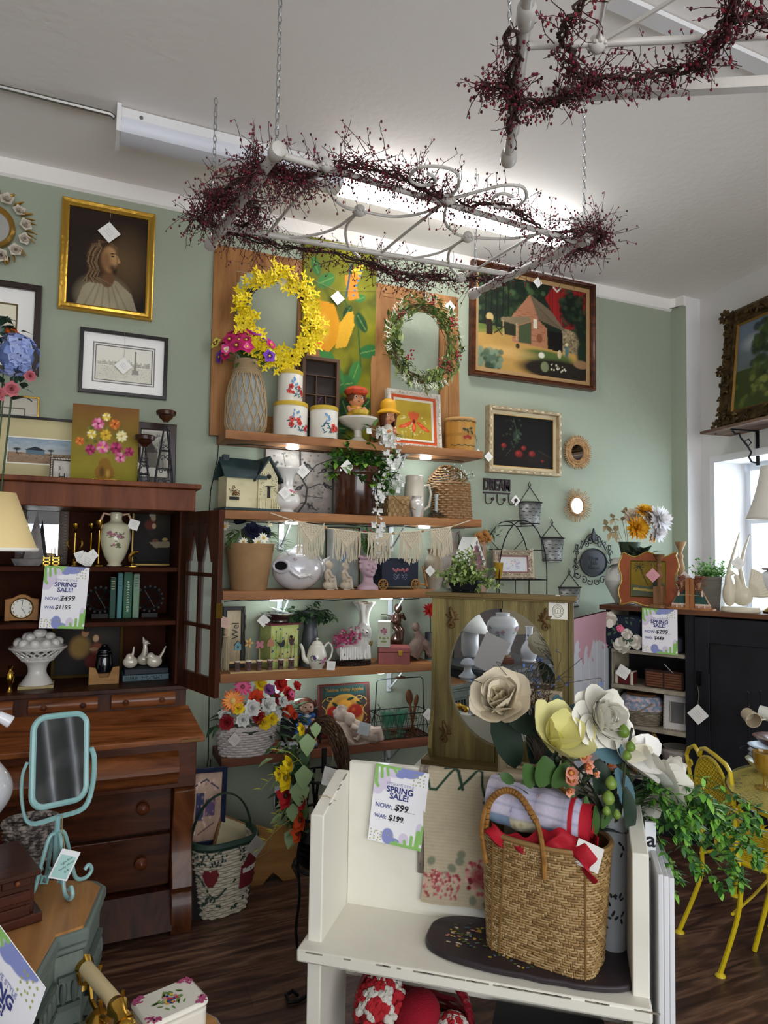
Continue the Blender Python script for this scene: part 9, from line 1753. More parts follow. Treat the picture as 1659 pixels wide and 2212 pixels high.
for px,py,d,L,W,m,dz in((1118,1655,(-.5,-.1,1),.17,.10,0,.03),(1150,1650,(.2,0,1),.15,.08,0,.05),(1135,1560,(1,-.2,-.1),.09,.05,0,.0),(1100,1560,(1,-.1,-.2),.12,.06,0,-.03),(1200,1560,(.2,0,1),.08,.06,3,.03),(1225,1560,(.5,0,.6),.06,.05,3,.03),(1290,1640,(.1,-.2,-1),.10,.07,0,-.05),(1275,1610,(1,-.3,-.3),.12,.07,3,-.06),(1330,1660,(.4,-.2,-1),.14,.06,3,-.06),(1350,1700,(.1,-.2,-1),.13,.05,0,-.06),(1265,1720,(0,-.1,-1),.12,.035,1,-.06),(1245,1730,(.1,0,-1),.12,.035,1,-.06),(1285,1740,(.1,0,-1),.10,.03,1,-.06),(1235,1740,(-.1,0,1),.11,.035,1,-.05),(1170,1700,(0,-.3,1),.09,.075,1,-.06),(1195,1700,(.4,-.3,.7),.08,.06,1,-.06),(1150,1700,(-.4,-.3,.8),.08,.055,1,-.06),(1110,1690,(-1,0,.6),.05,.03,1,-.02),(1340,1790,(1,0,.3),.12,.045,1,0),(1370,1770,(1,-.2,.0),.13,.05,0,0),(1300,1790,(.3,-.2,.9),.10,.04,1,-.05),(1040+150,1650,(-.2,.1,1),.16,.09,0,.06),(1240,1600,(.3,.1,.8),.12,.06,0,.06),(1320,1600,(.3,.1,.8),.12,.06,0,.06)):
 mb.leaf(L2(px,py,dz),d,L,W,m,.18,(0,-1,.2),.25,6)
R=RR(77)
for k in range(70): p=L2(R.U(1130,1370),R.U(1620,1800),R.U(-.02,.08));mb.leaf(p,(R.U(-1,1),R.U(-.6,.2),R.U(-.5,1)),R.U(.06,.10),R.U(.02,.035),R.choice((0,0,1)),.2)
mb.B('foliage',[mat('26362a',.45),mat('3f5f2c',.5),mat('6f8a48',.5),mat('4f6f78',.45)],t);mb=MB()
for k in range(46):
 a=L2(1165+R.U(-12,12),1640,.02);b=L2(1150+R.gauss(0,18),1530+R.U(-20,20),.03);c_=L2(1140+R.gauss(0,62),1455+R.U(-30,45),.03+R.U(-.05,.05));d_=c_+V((R.U(-.05,.05),R.U(-.02,.02),R.U(-.03,.03)));q=SM([tuple(a),tuple(b),tuple(c_),tuple(d_)],4);mb.tu(q,.0011,3,0)
 if k%2: [mb.leaf(d_,(R.U(-1,1),-.3,R.U(-1,1)),.014,.008,1,.1) for _ in range(3)]
mb.B('twigs',[mat('3a2e22'),mat('4a68a8')],t)
t=thing('trailing_greenery','bright green leafy spray trailing over the bench arm toward yellow chair','plant',bq+V((.05,-.0,.02)));R=RR(10);mb=MB();o0=t.location
for k in range(44):
 ex,ey=R.U(1440,1625),R.U(1705,1900);
 if ey-1700>(1640-ex)*1.6+90: ey=1820
 e_=ad(ex,ey,dB-.10+R.U(-.10,.12))-o0;s_=V((R.U(-.02,.02),0,R.U(-.04,.02)));m_=(s_+e_)*.5+V((0,0,R.U(.02,.08)));q=SM([tuple(s_),tuple(m_),tuple(e_),tuple(e_+V((.02,-.01,-.045)))],4);mb.tu(q,.0011,3,0)
 for v in q[4:]:
  for _ in range(3): mb.leaf(V(v),(R.U(-1,1),R.U(-1,.3),R.U(-1,.5)),R.U(.020,.034),R.U(.012,.019),R.randrange(4),.15)
mb.B('foliage',[mat('2f5a22',.45),mat('5f9a34',.45),mat('7fb348',.45),mat('3f6f3a',.45)],t)
t=thing('red_basket','red wicker basket with tall handle under the white bench','basket',BP(.30,.16,0),rzb);rd=mat('6f0f1c',.45,coat=.2);mb=MB();wicker(mb,14,.20,lambda q:.15+.03*q,24,.0085,0,1,.72);stakes(mb,.20,lambda q:.15+.03*q,24,.004,0,1,.72);mb.La([(.14,.003),(.16,.15),(0,.15)],n=24,sy=.7);mb.B('woven_body',rd,t)
mb=MB()
for k in range(3): mb.tu([(-(.178)*cos(a),.012*sin(a*16+k*2.1),.18+.19*sin(a)+.008*cos(a*16+k*2.1)) for a in[PI*i/50 for i in range(51)]],.009,6)
mb.B('handle',rd,t)
def cro(lab,p,r,seed):
 t=thing('crochet_bundle',lab,'blanket',p,rzb,'crocheted red and white bundles');mb=MB();R=RR(seed)
 for k in range(260):
  a=R.U(0,6.28);el=R.U(-.4,1.5);d=sph(a,el);q=V((d.x*r[0],d.y*r[1],d.z*r[2]));mb.ell(q,(.014,.014,.012),6,4,0 if sin(a*5)+sin(el*9)>.1 else 1,(R.random()*3,R.random()*3,0))
 mb.ell((0,0,0),(r[0]*.95,r[1]*.95,r[2]*.95),14,10,1);mb.B('crochet',[mat('c9c4ba',.95),mat('a8222a',.95)],t)
cro('red and white crocheted bundle at left in the under-bench basket',BP(.21,.13,.215),(.075,.075,.085),1);cro('red and white crocheted bundle at right, low in basket',BP(.425,.12,.18),(.05,.06,.05),2)
t=thing('red_plush_roll','bright crimson plush blanket roll under the bench','blanket',BP(.32,.12,.22),rzb);MB().ell((0,0,0),(.075,.08,.06),20,12,0,(.2,-.6,0)).B('roll',mat('8f0a22',.9,bump=(250,.4)),t)
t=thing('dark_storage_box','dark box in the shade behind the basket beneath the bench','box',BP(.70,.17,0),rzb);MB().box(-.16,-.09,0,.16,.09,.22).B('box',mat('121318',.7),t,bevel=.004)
t=thing('scroll_iron_foot','black wrought iron scroll foot poking out left of bench','stand',az(640,2150,0)+V((.05,.1,0)),0);mb=MB();mb.tu([az(x,y,.012)-t.location for x,y in((720,2125),(680,2140),(645,2162),(625,2165),(618,2150),(632,2140),(643,2150))],.007,6);mb.B('foot',iron_,t)
t=thing('white_folding_screen','folded white wooden panels leaning against right end of bench','panel',BP(.985,.04,0),rzb);zt_=hd(1420,1885,*BP(1.0,.05,0).xy)
for k in range(3): MB().box(.002+.018*k,.0+.03*k,0,.016+.018*k,.26+.0*k,zt_-.015*k).B('panel',mat('d6d6d8',.45),t,bevel=.003)
t=thing('lettered_sign','white board with black letters wedged behind bench arm','sign',BP(.972,.20,0),rzb+.0);MB().box(0,0,0,.03,.012,.83).B('board',mat('dfe1e6',.5),t);MB().text('n',.06,(.016,-.001,.72),0,bold=.001).text('a',.06,(.016,-.001,.78),0,bold=.001).B('lettering',mat('15161c'),t)
# ================= yellow chair and table =================
yl=mat('d2b81c',.35,coat=.3)
PA=ad(1522,1812,2.93);PB=ad(1602,1893,2.60);PA.z=PB.z=.43;cw_=(PB-PA);cwd=cw_.length;ce_=cw_.normalized();cf_=V((-ce_.y,ce_.x,0));
if cf_.x<0: cf_=-cf_
t=thing('yellow_chair','yellow wrought iron mesh garden chair','chair',((PA+PB)/2+cf_*.21).xy.to_3d(),math.atan2(ce_.y,ce_.x));mid=(PA+PB)/2
def yb(px,py): q=plane(px,py,mid,cf_)-t.location;return V((q.dot(ce_),q.dot(V((-ce_.y,ce_.x,0))),q.z))
def yw(P): q=P-t.location;return V((q.dot(ce_),q.dot(V((-ce_.y,ce_.x,0))),P.z))
mb=MB();mb.tu([yb(*p) for p in((1522,1812),(1505,1740),(1492,1680),(1483,1630),(1488,1616),(1500,1611),(1507,1622),(1511,1632))],.009,8);mb.tu([yb(*p) for p in((1511,1632),(1514,1618),(1524,1617),(1545,1632),(1568,1652),(1577,1668),(1584,1720),(1588,1790),(1589,1830),(1596,1870),(1602,1893))],.009,8);mb.B('back_frame',yl,t)
A_=yb(1502,1650);C_=yb(1560,1740);oc=(yb(1503,1665)+yb(1573,1735))/2;ox,oz=abs(yb(1573,1700).x-yb(1503,1700).x)/2,.125;oc.z=yb(1538,1690).z-.03;mb=MB()
mb.tu([(oc.x+ox*cos(a),oc.y,oc.z+oz*sin(a)) for a in[2*PI*i/32 for i in range(32)]],.007,6,closed=True);mb.B('oval_ring',yl,t);mb=MB()
def lattice(mb,inside,seg,n,step,r):
 for k in range(-n,n+1):
  for s in(-1,1):
   pts=[]
   for i in range(41):
    u=-1+2*i/40;v=s*u*1.6+k*step
    if inside(u,v): pts.append((u,v))
   if len(pts)>1: mb.tu([seg(*pts[0]),seg(*pts[-1])],r,3)
lattice(mb,lambda u,v:u*u+v*v<1,lambda u,v:(oc.x+ox*u,oc.y,oc.z+oz*v),14,.17,.0018);mb.B('back_mesh',yl,t)
mb=MB()
for cx_,s in((yb(1492,1665),1),(yb(1578,1720),-1)):
 for dz_,r in((.03,.022),(-.03,.018)): mb.tu([(cx_.x+s*r*.7*(1-.07*i)*cos(i*.6),cx_.y,cx_.z+dz_+r*(1-.07*i)*sin(i*.6)) for i in range(12)],.005,6)
mb.B('scroll_side',yl,t)
mb=MB();sc_y=1 if yw(mid+cf_*.1).y>yw(mid).y else -1;SR=.215
mb.tu([(SR*cos(a),SR*.98*sin(a),.43) for a in[2*PI*i/40 for i in range(40)]],.011,8,closed=True);mb.B('seat_ring',yl,t);mb=MB();lattice(mb,lambda u,v:u*u+v*v<1,lambda u,v:(SR*u,SR*v,.434-.012*(1-u*u-v*v)),24,.11,.0022);mb.B('seat_mesh',yl,t)
def yleg(pts): mb=MB();mb.tu(SM([tuple(p) for p in pts],4),.009,8);q=pts[-1];mb.La([(0,0),(.02,0),(.019,.004),(.010,.012),(0,.012)],(q[0],q[1],0),16);mb.B('leg',yl,t)
FA,FB=yw(az(1468,2014,0)),yw(az(1556,2108,0));a=yw(PA);b=yw(PB)
yleg([a,a.lerp(FA,.1)+V((0,0,-.03)),a.lerp(FA,.45)+V((0,sc_y*.03,0)),FA+V((0,0,.01))]);yleg([b,b.lerp(FB,.15)+V((0,sc_y*.01,-.02)),b.lerp(FB,.5)+V((0,sc_y*.02,0)),FB+V((0,0,.01))])
f1=yw(az(1668,2003,0));f2=f1+(FA-FB)*.9
for f in(f1,f2): yleg([V((f.x*.8,f.y*.62,.425)),V((f.x*.86,f.y*.75,.2)),f+V((0,0,.01))])
mb=MB();mb.tu([b.lerp(FB,.42),(b.lerp(FB,.42)+f1)*.5+V((0,0,.10)),V((f1.x*.86,f1.y*.75,.22))],.006,6);mb.tu([a.lerp(FA,.2),V((-.15,-sc_y*.02,.40)),V((-.19,sc_y*.0,.425))],.006,6);mb.B('stretcher',yl,t)
TCn=V((2.66,1.665,0));t=thing('yellow_table','round yellow mesh garden table with glass top','table',TCn);mb=MB();TR_=.45;mb.La([(TR_-.02,.700),(TR_,.700),(TR_,.715),(TR_-.02,.715)],n=64,cap=False);mb.B('rim',yl,t);mb=MB();lattice(mb,lambda u,v:u*u+v*v<.95,lambda u,v:(TR_*u,TR_*v,.706),26,.075,.002);mb.B('table_mesh',yl,t)
MB().La([(0,.7165),(TR_+.004,.7165),(TR_+.004,.7225),(0,.7225)],n=64).B('glass_top',mat('dcd890',.03,alpha=.30,coat=1),t);mb=MB();mb.tu([((TR_+.005)*cos(a),(TR_+.005)*sin(a),.7195) for a in[2*PI*i/64 for i in range(64)]],.0028,5,closed=True);mb.B('glass_edge',mat('1c2418',.2),t)
mb=MB();R=RR(3)
for k in range(12):
 a0=2*PI*k/12;q=V((TR_*.99*cos(a0),TR_*.99*sin(a0),.68));tg=V((-sin(a0),cos(a0),0))
 for s in(-1,1): mb.tu([q+tg*(s*.09),q+tg*(s*.06)+V((0,0,-.03)),q+tg*(s*.02)+V((0,0,-.01)),q+tg*(s*.035)+V((0,0,.012))],[.004,.008,.009,.004],6);mb.leaf(q+tg*s*.04,tg*s+V((0,0,-.6)),.05,.02,0)
mb.tu([(TR_*.99*cos(a),TR_*.99*sin(a),.63) for a in[2*PI*i/48 for i in range(48)]],.006,6,closed=True)
mb.B('scroll_apron',yl,t)
for a in(.2,1.8,4.9): MB().tu([(.36*cos(a),.36*sin(a),.70),(.30*cos(a),.30*sin(a),.4),(.40*cos(a),.40*sin(a),.005)],.010,8).B('leg',yl,t)
P=az(1662,1672,.7235);P.x+=.02;bowl=None
for k,(r,cl,lab,zq,h_) in enumerate(((.100,'c9c79a','large cream serving bowl at the bottom of stack',0,.05),(.088,'c5c8cc','white dish with dark rim resting in cream bowl',.040,.028),(.090,'c5c8cc','second white dark-rimmed bowl of the stack',.058,.028),(.092,'9fb0c4','uppermost white bowl with blue inside',.076,.032))):
 t=thing('bowl',lab,'bowl',P+V((0,0,zq)),0,'stacked bowls on the yellow table');MB().La([(0,.0),(r*.45,0),(r*.5,.004),(r*.85,h_*.6),(r,h_),(r*.97,h_),(r*.8,h_*.62),(0,.008)],n=36).B('body',mat(cl,.3,coat=.2),t)
 if k: MB().tu([(r*.99*cos(a),r*.99*sin(a),h_) for a in[2*PI*i/36 for i in range(36)]],.0018,4,closed=True).B('dark_rim',mat('22262e',.3),t)
t=thing('brown_dish','brown wooden dish resting on top of the stacked bowls','dish',P+V((.02,0,.114)));MB().La([(0,0),(.05,0),(.06,.008),(.085,.03),(.082,.03),(0,.006)],n=36).B('body',mat('5c2c1c',.25,coat=.5),t)
P2=az(1652,1702,.7235);t=thing('amber_goblet','amber pressed-glass goblet at front of the yellow table','glass',P2);MB().La(SM([(.036,0),(.034,.004),(.008,.012),(.007,.045),(.022,.058),(.036,.085),(.041,.13),(.038,.13),(.03,.08),(0,.062)],3),n=28,fn=lambda a,r,z:r*(1+(.04*sin(a*10) if .05<z<.11 else 0))).B('body',mat('9a7410',.06,alpha=.7,coat=1),t)
P3=az(1640,1640,.7235)+V((.10,.10,0));t=thing('mug_rack','black wire mug stand with ball finials','mug stand',P3);mb=MB();mb.tu([(.06*cos(a),.06*sin(a),.004) for a in[2*PI*i/20 for i in range(20)]],.003,5,closed=True)
for s in(-1,1): mb.tu([(s*.04,0,.004),(s*.04,0,.26)],.003,5);mb.ell((s*.04,0,.265),.006,8,6)
for s in(-1,1): mb.tu([(s*.04,0,.2),(s*.07,-.03,.21),(s*.08,-.035,.22)],.0025,5)
mb.B('wire_stand',iron(),t)
for k,(dx,dy,zq,lab) in enumerate(((-.085,-.045,.19,'beige mug hanging on its side with open mouth facing out'),(.0,-.06,.20,'white floral mug hanging beside the beige one'))):
 t=thing('mug',lab,'mug',P3+V((dx,dy,zq-.02)),.3,'hanging mugs');t.rotation_euler=(PI/2+.2,0,-.5+k);MB().La([(0,-.03),(.028,-.03),(.034,.04),(.031,.04),(.025,-.02),(0,-.02)],n=24).B('body',mat('b8a990' if k==0 else 'c9c9c0',.2,coat=.5),t);MB().tu([(.032,0,.03),(.055,0,.025),(.055,0,-.015),(.029,0,-.02)],.004,6).B('handle',mat('c9c4b4',.2,coat=.5),t)
# ================= hanging headboards with berry garlands =================
wm=mat('c9c4bd',.4,coat=.2,var=('b5aea4',8,.55,.8));chn=mat('a8aaac',.3,metal=.9)
def headboard(lab,Z,posts,rails,curves,ros,chains,org):
 t=thing('hanging_headboard',lab,'hanging headboard',org);o_=t.location
 A=lambda p,dz=0:az(p[0],p[1],Z)-o_+V((0,0,dz))
 for a,b in posts:
  a,b=A(a),A(b);mb=MB();mb.tu([a,b],.0165,14);o=mb.B('post',wm,t);mb=MB();d=(b-a).normalized()
  for p,s in((a,-1),(b,1)): mb.tu([p-d*s*.03,p-d*s*.015,p+d*s*.012,p+d*s*.026,p+d*s*.034],[.0165,.024,.027,.024,.010],14)
  mb.B('finial',wm,o)
  for f in(.22,.80): q=a.lerp(b,f);MB().tu([q-d*.035,q-d*.025,q+d*.025,q+d*.035],[.0165,.022,.022,.0165],12).B('collar',wm,o)
 for a,b,r in rails: MB().tu([A(a),A(b)],r,10).B('rail',wm,t)
 for c in curves: MB().tu(SM([tuple(A(p)) for p in c],5),.0055,7).B('scroll_rod',wm,t)
 for p in ros:
  mb=MB();q=A(p);mb.ell(q,(.022,.022,.022),14,10);
  for k in range(10): mb.ell(q+V((.020*cos(k*.63),.020*sin(k*.63),-.006)),.006,6,4)
  mb.B('rosette',wm,t)
 for (x,y),zb_ in chains:
  P=V((x,y,zb_))-o_;top_=3.44-o_.z;n=int((top_-P.z)/.026)
  mb=MB()
  for k in range(n):
   zc=P.z+.013+k*.026;a=(k%2)*PI/2+.4;mb.tu([V((P.x+.0068*cos(th)*cos(a),P.y+.0068*cos(th)*sin(a),zc+.0175*sin(th))) for th in[2*PI*i/8 for i in range(8)]],.0017,4,closed=True)
  o=mb.B('chain',chn,t);mb=MB()
  for k in range(8): a=k*PI/4;mb.tu([P+V((.022*cos(a+th*.5),.022*sin(a+th*.5)*.6,.010*sin(th*2)-.004)) for th in(0,.8,1.6)],.0022,4)
  mb.B('chain_wrap',chn,o)
 return t
Z1=2.82
q=[az(*p,Z1) for p in((597,330),(457,525),(1026,633),(1262,518))]
HB1=headboard('white iron headboard hung flat by chains from ceiling, left one over the shelves',Z1,[((597,330),(457,525)),((1026,633),(1262,518))],[((600,333),(1255,525),.011),((485,492),(1095,592),.011)],
 [[(706,357),(640,430),(572,512)],[(702,360),(708,410),(740,445),(777,455)],[(777,455),(720,495),(650,512),(590,512)],[(777,455),(850,468),(920,458),(969,431)],[(777,455),(748,490),(752,530),(777,556)],[(969,431),(880,500),(812,556)],[(969,431),(960,475),(985,505),(1010,512)],[(1010,512),(950,545),(880,558),(815,557)],[(1010,512),(1075,516),(1130,512),(1185,500)],[(1010,512),(972,540),(972,575),(995,600)],[(1165,502),(1080,550),(1000,600)],[(969,431),(990,400),(985,372),(950,360),(905,362),(885,385),(905,400),(935,397),(940,385),(925,375)],[(969,431),(1040,412),(1090,400),(1130,405),(1135,430),(1105,450),(1070,445),(1065,428),(1085,418),(1108,425)]],
 [(706,357),(969,431),(777,455),(1010,512),(995,600)],[((q[0].x,q[0].y),Z1),((q[1].x,q[1].y+.0),Z1),((q[2].x,q[2].y),Z1),((q[3].x,q[3].y),Z1)],V((1.05,2.35,Z1)))
Z2=2.82
q2=[az(*p,Z2) for p in((1099,338),(1145,-60))]
HB2=headboard('white iron headboard hung flat by chains at upper right, nearer the camera',Z2,[((1099,338),(1150,-80))],[((1128,100),(1900,68),.0095)],[[(1290,95),(1298,45),(1308,-10)],[(1290,95),(1370,50),(1470,-12)],[(1900,60),(1800,20),(1640,-10)]],[(1290,95)],[((q2[0].x,q2[0].y),Z2),((q2[1].x,q2[1].y),Z2)],V((1.1,1.3,Z2)))
a,b=az(1175,206,Z2)-HB2.location,az(1900,168,Z2)-HB2.location;d=(b-a).normalized();n_=V((-d.y,d.x,0));mb=MB();h=.014;mb.add([a+n_*h+V((0,0,-h)),a-n_*h+V((0,0,-h)),a-n_*h+V((0,0,h)),a+n_*h+V((0,0,h)),b+n_*h+V((0,0,-h)),b-n_*h+V((0,0,-h)),b-n_*h+V((0,0,h)),b+n_*h+V((0,0,h))],[(0,1,2,3),(7,6,5,4),(0,4,5,1),(1,5,6,2),(2,6,7,3),(3,7,4,0)]);mb.B('flat_bar',wm,HB2,smooth=False)
def garland(lab,Z,paths,n,org,seed,sp=.05,L=(.07,.16)):
 t=thing('berry_garland',lab,'garland',org);R=RR(seed);tw=MB();be_=MB();o_=t.location
 segs=[]
 for p,wt in paths:
  pts=[az(x,y,Z)-o_ for x,y in p];q=[V(v) for v in SM([tuple(v) for v in pts],4)];segs.append((q,wt))
  for s in range(3): tw.tu([v+V((R.U(-.014,.014),R.U(-.014,.014),R.U(-.012,.012))) for v in q],.0038,5,0)
 tot=sum(w for _,w in segs)
 for k in range(n):
  x=R.U(0,tot)
  for q,w in segs:
   x-=w
   if x<=0: break
  i=R.randrange(len(q)-1);p=q[i].lerp(q[i+1],R.random())+V((R.gauss(0,sp*.4),R.gauss(0,sp*.4),R.gauss(0,sp*.3)));d=(q[i+1]-q[i]).normalized()*R.choice((-1,1))*R.U(.3,1.2)+V((R.gauss(0,.6),R.gauss(0,.6),R.gauss(0,.6)))
  c=curve(p,d,R.U(*L),R.U(-.5,.8),5,R,.45);m=1 if R.random()<.75 else 0;tw.tu(c,[.0015,.0014,.0013,.0012,.0010,.0008],3,m)
  for v in c[1:]:
   if R.random()<.62:
    e=v+V((R.U(-1,1),R.U(-1,1),R.U(-1,1))).normalized()*R.U(.006,.018);tw.tu([v,e],.0008,3,m);r=R.U(.0026,.0042);be_.ell(e,(r,r,r*1.25),5,4,R.randrange(2))
 tw.B('twigs',[mat('3a2a22',.8),mat('4a2226',.75)],t);b=be_.B('berries',[mat('741828',.5),mat('48121c',.5)],t);b['kind']='stuff';return t
garland('dark red pip berry garland wound round the left hanging headboard',2.835,[([(425,480),(470,430),(520,385),(560,360),(610,378),(660,385)],3.2),([(470,450),(520,430),(560,460),(500,500)],1.6),([(600,375),(680,375),(760,355),(840,375),(905,400),(960,435)],2.6),([(940,420),(1010,445),(1080,440),(1150,480),(1190,510)],1.1),([(1180,510),(1250,500),(1300,505),(1270,535),(1200,545)],1.9),([(440,480),(520,505),(600,530),(700,545),(790,570),(870,590),(960,602),(1040,602),(1110,585),(1190,560)],3.2),([(800,560),(860,600),(900,600),(960,590)],.8)],1500,V((1.05,2.35,2.835)),5,L=(.06,.15))
garland('dark red pip berry garland on the upper right hanging headboard',2.80,[([(1095,60),(1110,130),(1100,200),(1150,225),(1200,215)],.9),([(1040,190),(1090,185),(1120,200)],.8),([(1105,200),(1110,250),(1095,280)],.4),([(1170,222),(1240,205),(1290,165),(1400,165),(1490,145),(1550,100),(1580,30),(1590,-60)],3.2),([(1215,100),(1225,50),(1262,-10)],.35),([(1230,110),(1250,160),(1290,180)],.8),([(1560,60),(1620,30),(1680,60)],.9)],430,V((1.1,1.3,2.80)),9,sp=.028,L=(.04,.10))
a,b=az(1325,-5,CZ-.004),az(1760,190,CZ-.004);d=(b-a);mb=MB();n_=V((-d.y,d.x,0)).normalized()*.03;mb.add([a+n_,a-n_,b-n_,b+n_]+[v+V((0,0,-.018)) for v in(a+n_,a-n_,b-n_,b+n_)],[(0,3,2,1),(4,5,6,7),(0,1,5,4),(1,2,6,5),(2,3,7,6),(3,0,4,7)]);struct('trim_4',mb,mat('dcdbdc',.7),smooth=False)
# ================= foreground left =================
SZ=.78;pts=[az(x,y,SZ) for x,y in((193,1894),(211,1896),(230,1907),(193,1997),(129,2018),(77,2112))]
P6=pts[-1];P5=pts[-2];dd=(P6-P5).normalized();poly=[V((-.55,2.02,SZ)),V((-.10,2.02,SZ))]
poly=[(p.x,p.y) for p in reversed(pts)]+[(-.62,pts[0].y-.12)];e_=P6+dd*.25;poly=[(-.62,e_.y),(e_.x,e_.y)]+[(p.x,p.y) for p in reversed(pts)]+[(-.62,pts[0].y+.26)]
cen=V((-.25,1.65,0));t=thing('sideboard','grey-green painted sideboard with honey wood top and carved panels','sideboard',cen);sg=mat('5f6a64',.55,var=('7a8078',12,.55,.8));pl=[(x-cen.x,y-cen.y) for x,y in poly];c0=V((-.15,0));
def inset(pl,k): cx_=sum(p[0] for p in pl)/len(pl);cy_=sum(p[1] for p in pl)/len(pl);return [(cx_+(x-cx_)*k,cy_+(y-cy_)*k) for x,y in pl]
MB().prismz(inset(pl,.93),SZ-.006,SZ).B('wood_top',wood('8a5c34','b0804c','y',6,.4,coat=.2,dist=2.5),t);MB().prismz(pl,SZ-.035,SZ-.006).prismz(inset(pl,.975),SZ-.05,SZ-.035).B('moulded_edge',sg,t,bevel=.006)
MB().prismz(inset(pl,.94),.06,SZ-.05).B('body',sg,t);MB().prismz(inset(pl,.96),0,.06).B('plinth',sg,t,bevel=.004)
bd=inset(pl,.945)
for i in range(1,len(bd)-2):
 a,b=V((*bd[i],0)),V((*bd[i+1],0));L_=(b-a).length;d=(b-a).normalized();n_=V((d.y,-d.x,0))
 if L_<.05: continue
 mb=MB();
 for (u0,u1,z0_,z1_) in((.10,.90,.62,.69),(.10,.90,.14,.58)):
  A=a+d*L_*u0;B=a+d*L_*u1
  for (za,zb2) in((z0_,z0_+.012),(z1_-.012,z1_)): mb.add([A+V((0,0,za)),B+V((0,0,za)),B+V((0,0,zb2)),A+V((0,0,zb2)),A+n_*.01+V((0,0,za)),B+n_*.01+V((0,0,za)),B+n_*.01+V((0,0,zb2)),A+n_*.01+V((0,0,zb2))],[(4,5,6,7),(0,1,5,4),(3,2,6,7)])
  for k in range(max(2,int(L_/.03))): q=A.lerp(B,(k+.5)/max(2,int(L_/.03)));mb.ell(q+n_*.006+V((0,0,(z0_+z1_)/2)),(.008,.008,(z1_-z0_)*.36),8,6)
 mb.B('carved_panel',mat('4d5752',.6,var=('8a8f86',30,.6,.8)),t)
q=az(133,2150,.62);
kx=V((bd[1][0],bd[1][1],0));mbk=MB();k_=ad(138,2148,(az(129,2018,.66)-O).dot(_f)-.02)-t.location;mbk.ell(k_,.014,12,8);mbk.cyl(k_,k_+V((-.05,.02,0)),.006);mbk.B('knob',mat('2a2622',.35,metal=.4),t)
sb=mat('7fa8a8',.35,coat=.2,var=('a0c4c4',8,.5,.8));P=az(118,1925,SZ);t=thing('vanity_stand_mirror','pale turquoise swivel vanity mirror on scrolled stand','mirror',P,-.05);k_=(P-O).dot(_f)/F
zc=hd(124,1640,P.x,P.y)-SZ;wq=.075;hq=.125;zf=hd(118,1762,P.x,P.y)-SZ
def rr2(w,h,r,n=6):
 o=[]
 for cx_,cz_,a0 in((w-r,h-r,0),(-w+r,h-r,PI/2),(-w+r,-h+r,PI),(w-r,-h+r,1.5*PI)): o+=[(cx_+r*cos(a0+PI/2*i/n),cz_+r*sin(a0+PI/2*i/n)) for i in range(n+1)]
 return o
sw=bpy.data.objects.new('mirror_head',None);COL.objects.link(sw);sw.parent=t;sw.location=(0,0,zc);sw.rotation_euler=(-.16,.06,.55)
W_,Hh=.066,hd(124,1548,P.x,P.y)-SZ-zc
mb=MB();o=rr2(W_,Hh,.03);mb.tu([(x,0,z_) for x,z_ in o],.0075,8,closed=True);mb.B('frame',sb,sw);mb=MB();o=rr2(W_*.95,Hh*.96,.028);mb.add([(0,-.002,0)]+[(x,-.002,z_) for x,z_ in o],[(0,i+1,(i+1)%len(o)+1) for i in range(len(o))]);mb.B('mirror_glass',MIRROR(),sw,smooth=False);mb=MB();mb.add([(x,.004,z_) for x,z_ in o],[tuple(reversed(range(len(o))))]);mb.B('back_plate',sb,sw)
mb=MB();yk=Matrix.Rotation(.55,4,'Z');mb.tu([yk@V(p) for p in SM([(-W_-.012,0,zc+.01),(-W_-.022,0,zc-.02),(-W_-.02,0,zc-.08),(-W_+.0,0,zf),(0,0,zf-.004),(W_-.0,0,zf),(W_+.02,0,zc-.08),(W_+.022,0,zc-.02),(W_+.012,0,zc+.01)],4)],.0065,8,flat=.6);mb.B('swivel_yoke',sb,t);MB().cyl((0,0,.05),(0,0,zf),.007).B('post',sb,t)
for k in range(4):
 a=k*PI/2+.5;d=V((cos(a),sin(a),0));mb=MB();pts=[V((0,0,.135)),d*.018+V((0,0,.13)),d*.035+V((0,0,.07)),d*.05+V((0,0,.015)),d*.075+V((0,0,.006)),d*.09+V((0,0,.02)),d*.082+V((0,0,.035)),d*.072+V((0,0,.026))];mb.tu([V(p) for p in SM([tuple(p) for p in pts],4)],.0048,8);mb.tu([d*.012+V((0,0,.05)),d*.02+V((0,0,.025)),d*.034+V((0,0,.03)),d*.03+V((0,0,.045)),d*.022+V((0,0,.04))],.0035,6);mb.B('leg',sb,t)
mb=MB();mb.X=Matrix.Translation((.022,-.05,hd(147,1848,P.x,P.y)-SZ))@Matrix.Rotation(.42,4,'Y')@Matrix.Rotation(.2,4,'Z');mb.box(-.022,0,-.034,.022,.0012,.034,0);mb.box(-.018,-.0008,-.03,.018,-.0003,.022,1);mb.text('Light Blue',.0068,(0,-.0012,.010),2,rot=(0,-.9,0),extr=.0001).text('Vanity Mirror',.0068,(.005,-.0012,.0),2,rot=(0,-.9,0),extr=.0001).text('$18',.0068,(.010,-.0012,-.012),2,rot=(0,-.9,0),extr=.0001)
mb.X=None;mb.tu([(.022,-.05,hd(147,1848,P.x,P.y)-SZ+.03),(.012,-.03,zf-.02),(.01,-.005,zf)],.001,4,3);mb.B('price_label',[mat('e8eaec'),mat('a8d0cc'),mat('2a3a3a'),mat('a08a60')],t,smooth=False)
q=az(66,2010,SZ+.0);t=thing('small_drawer_chest','small dark mahogany chest of tiny drawers on the sideboard','chest',V((q.x-.105,q.y+.10,SZ+.001)),.30);hq=hd(50,1858,t.location.x+.08,t.location.y)-SZ;dm2=wood('24100a','4a2416','x',10,.35,coat=.3)
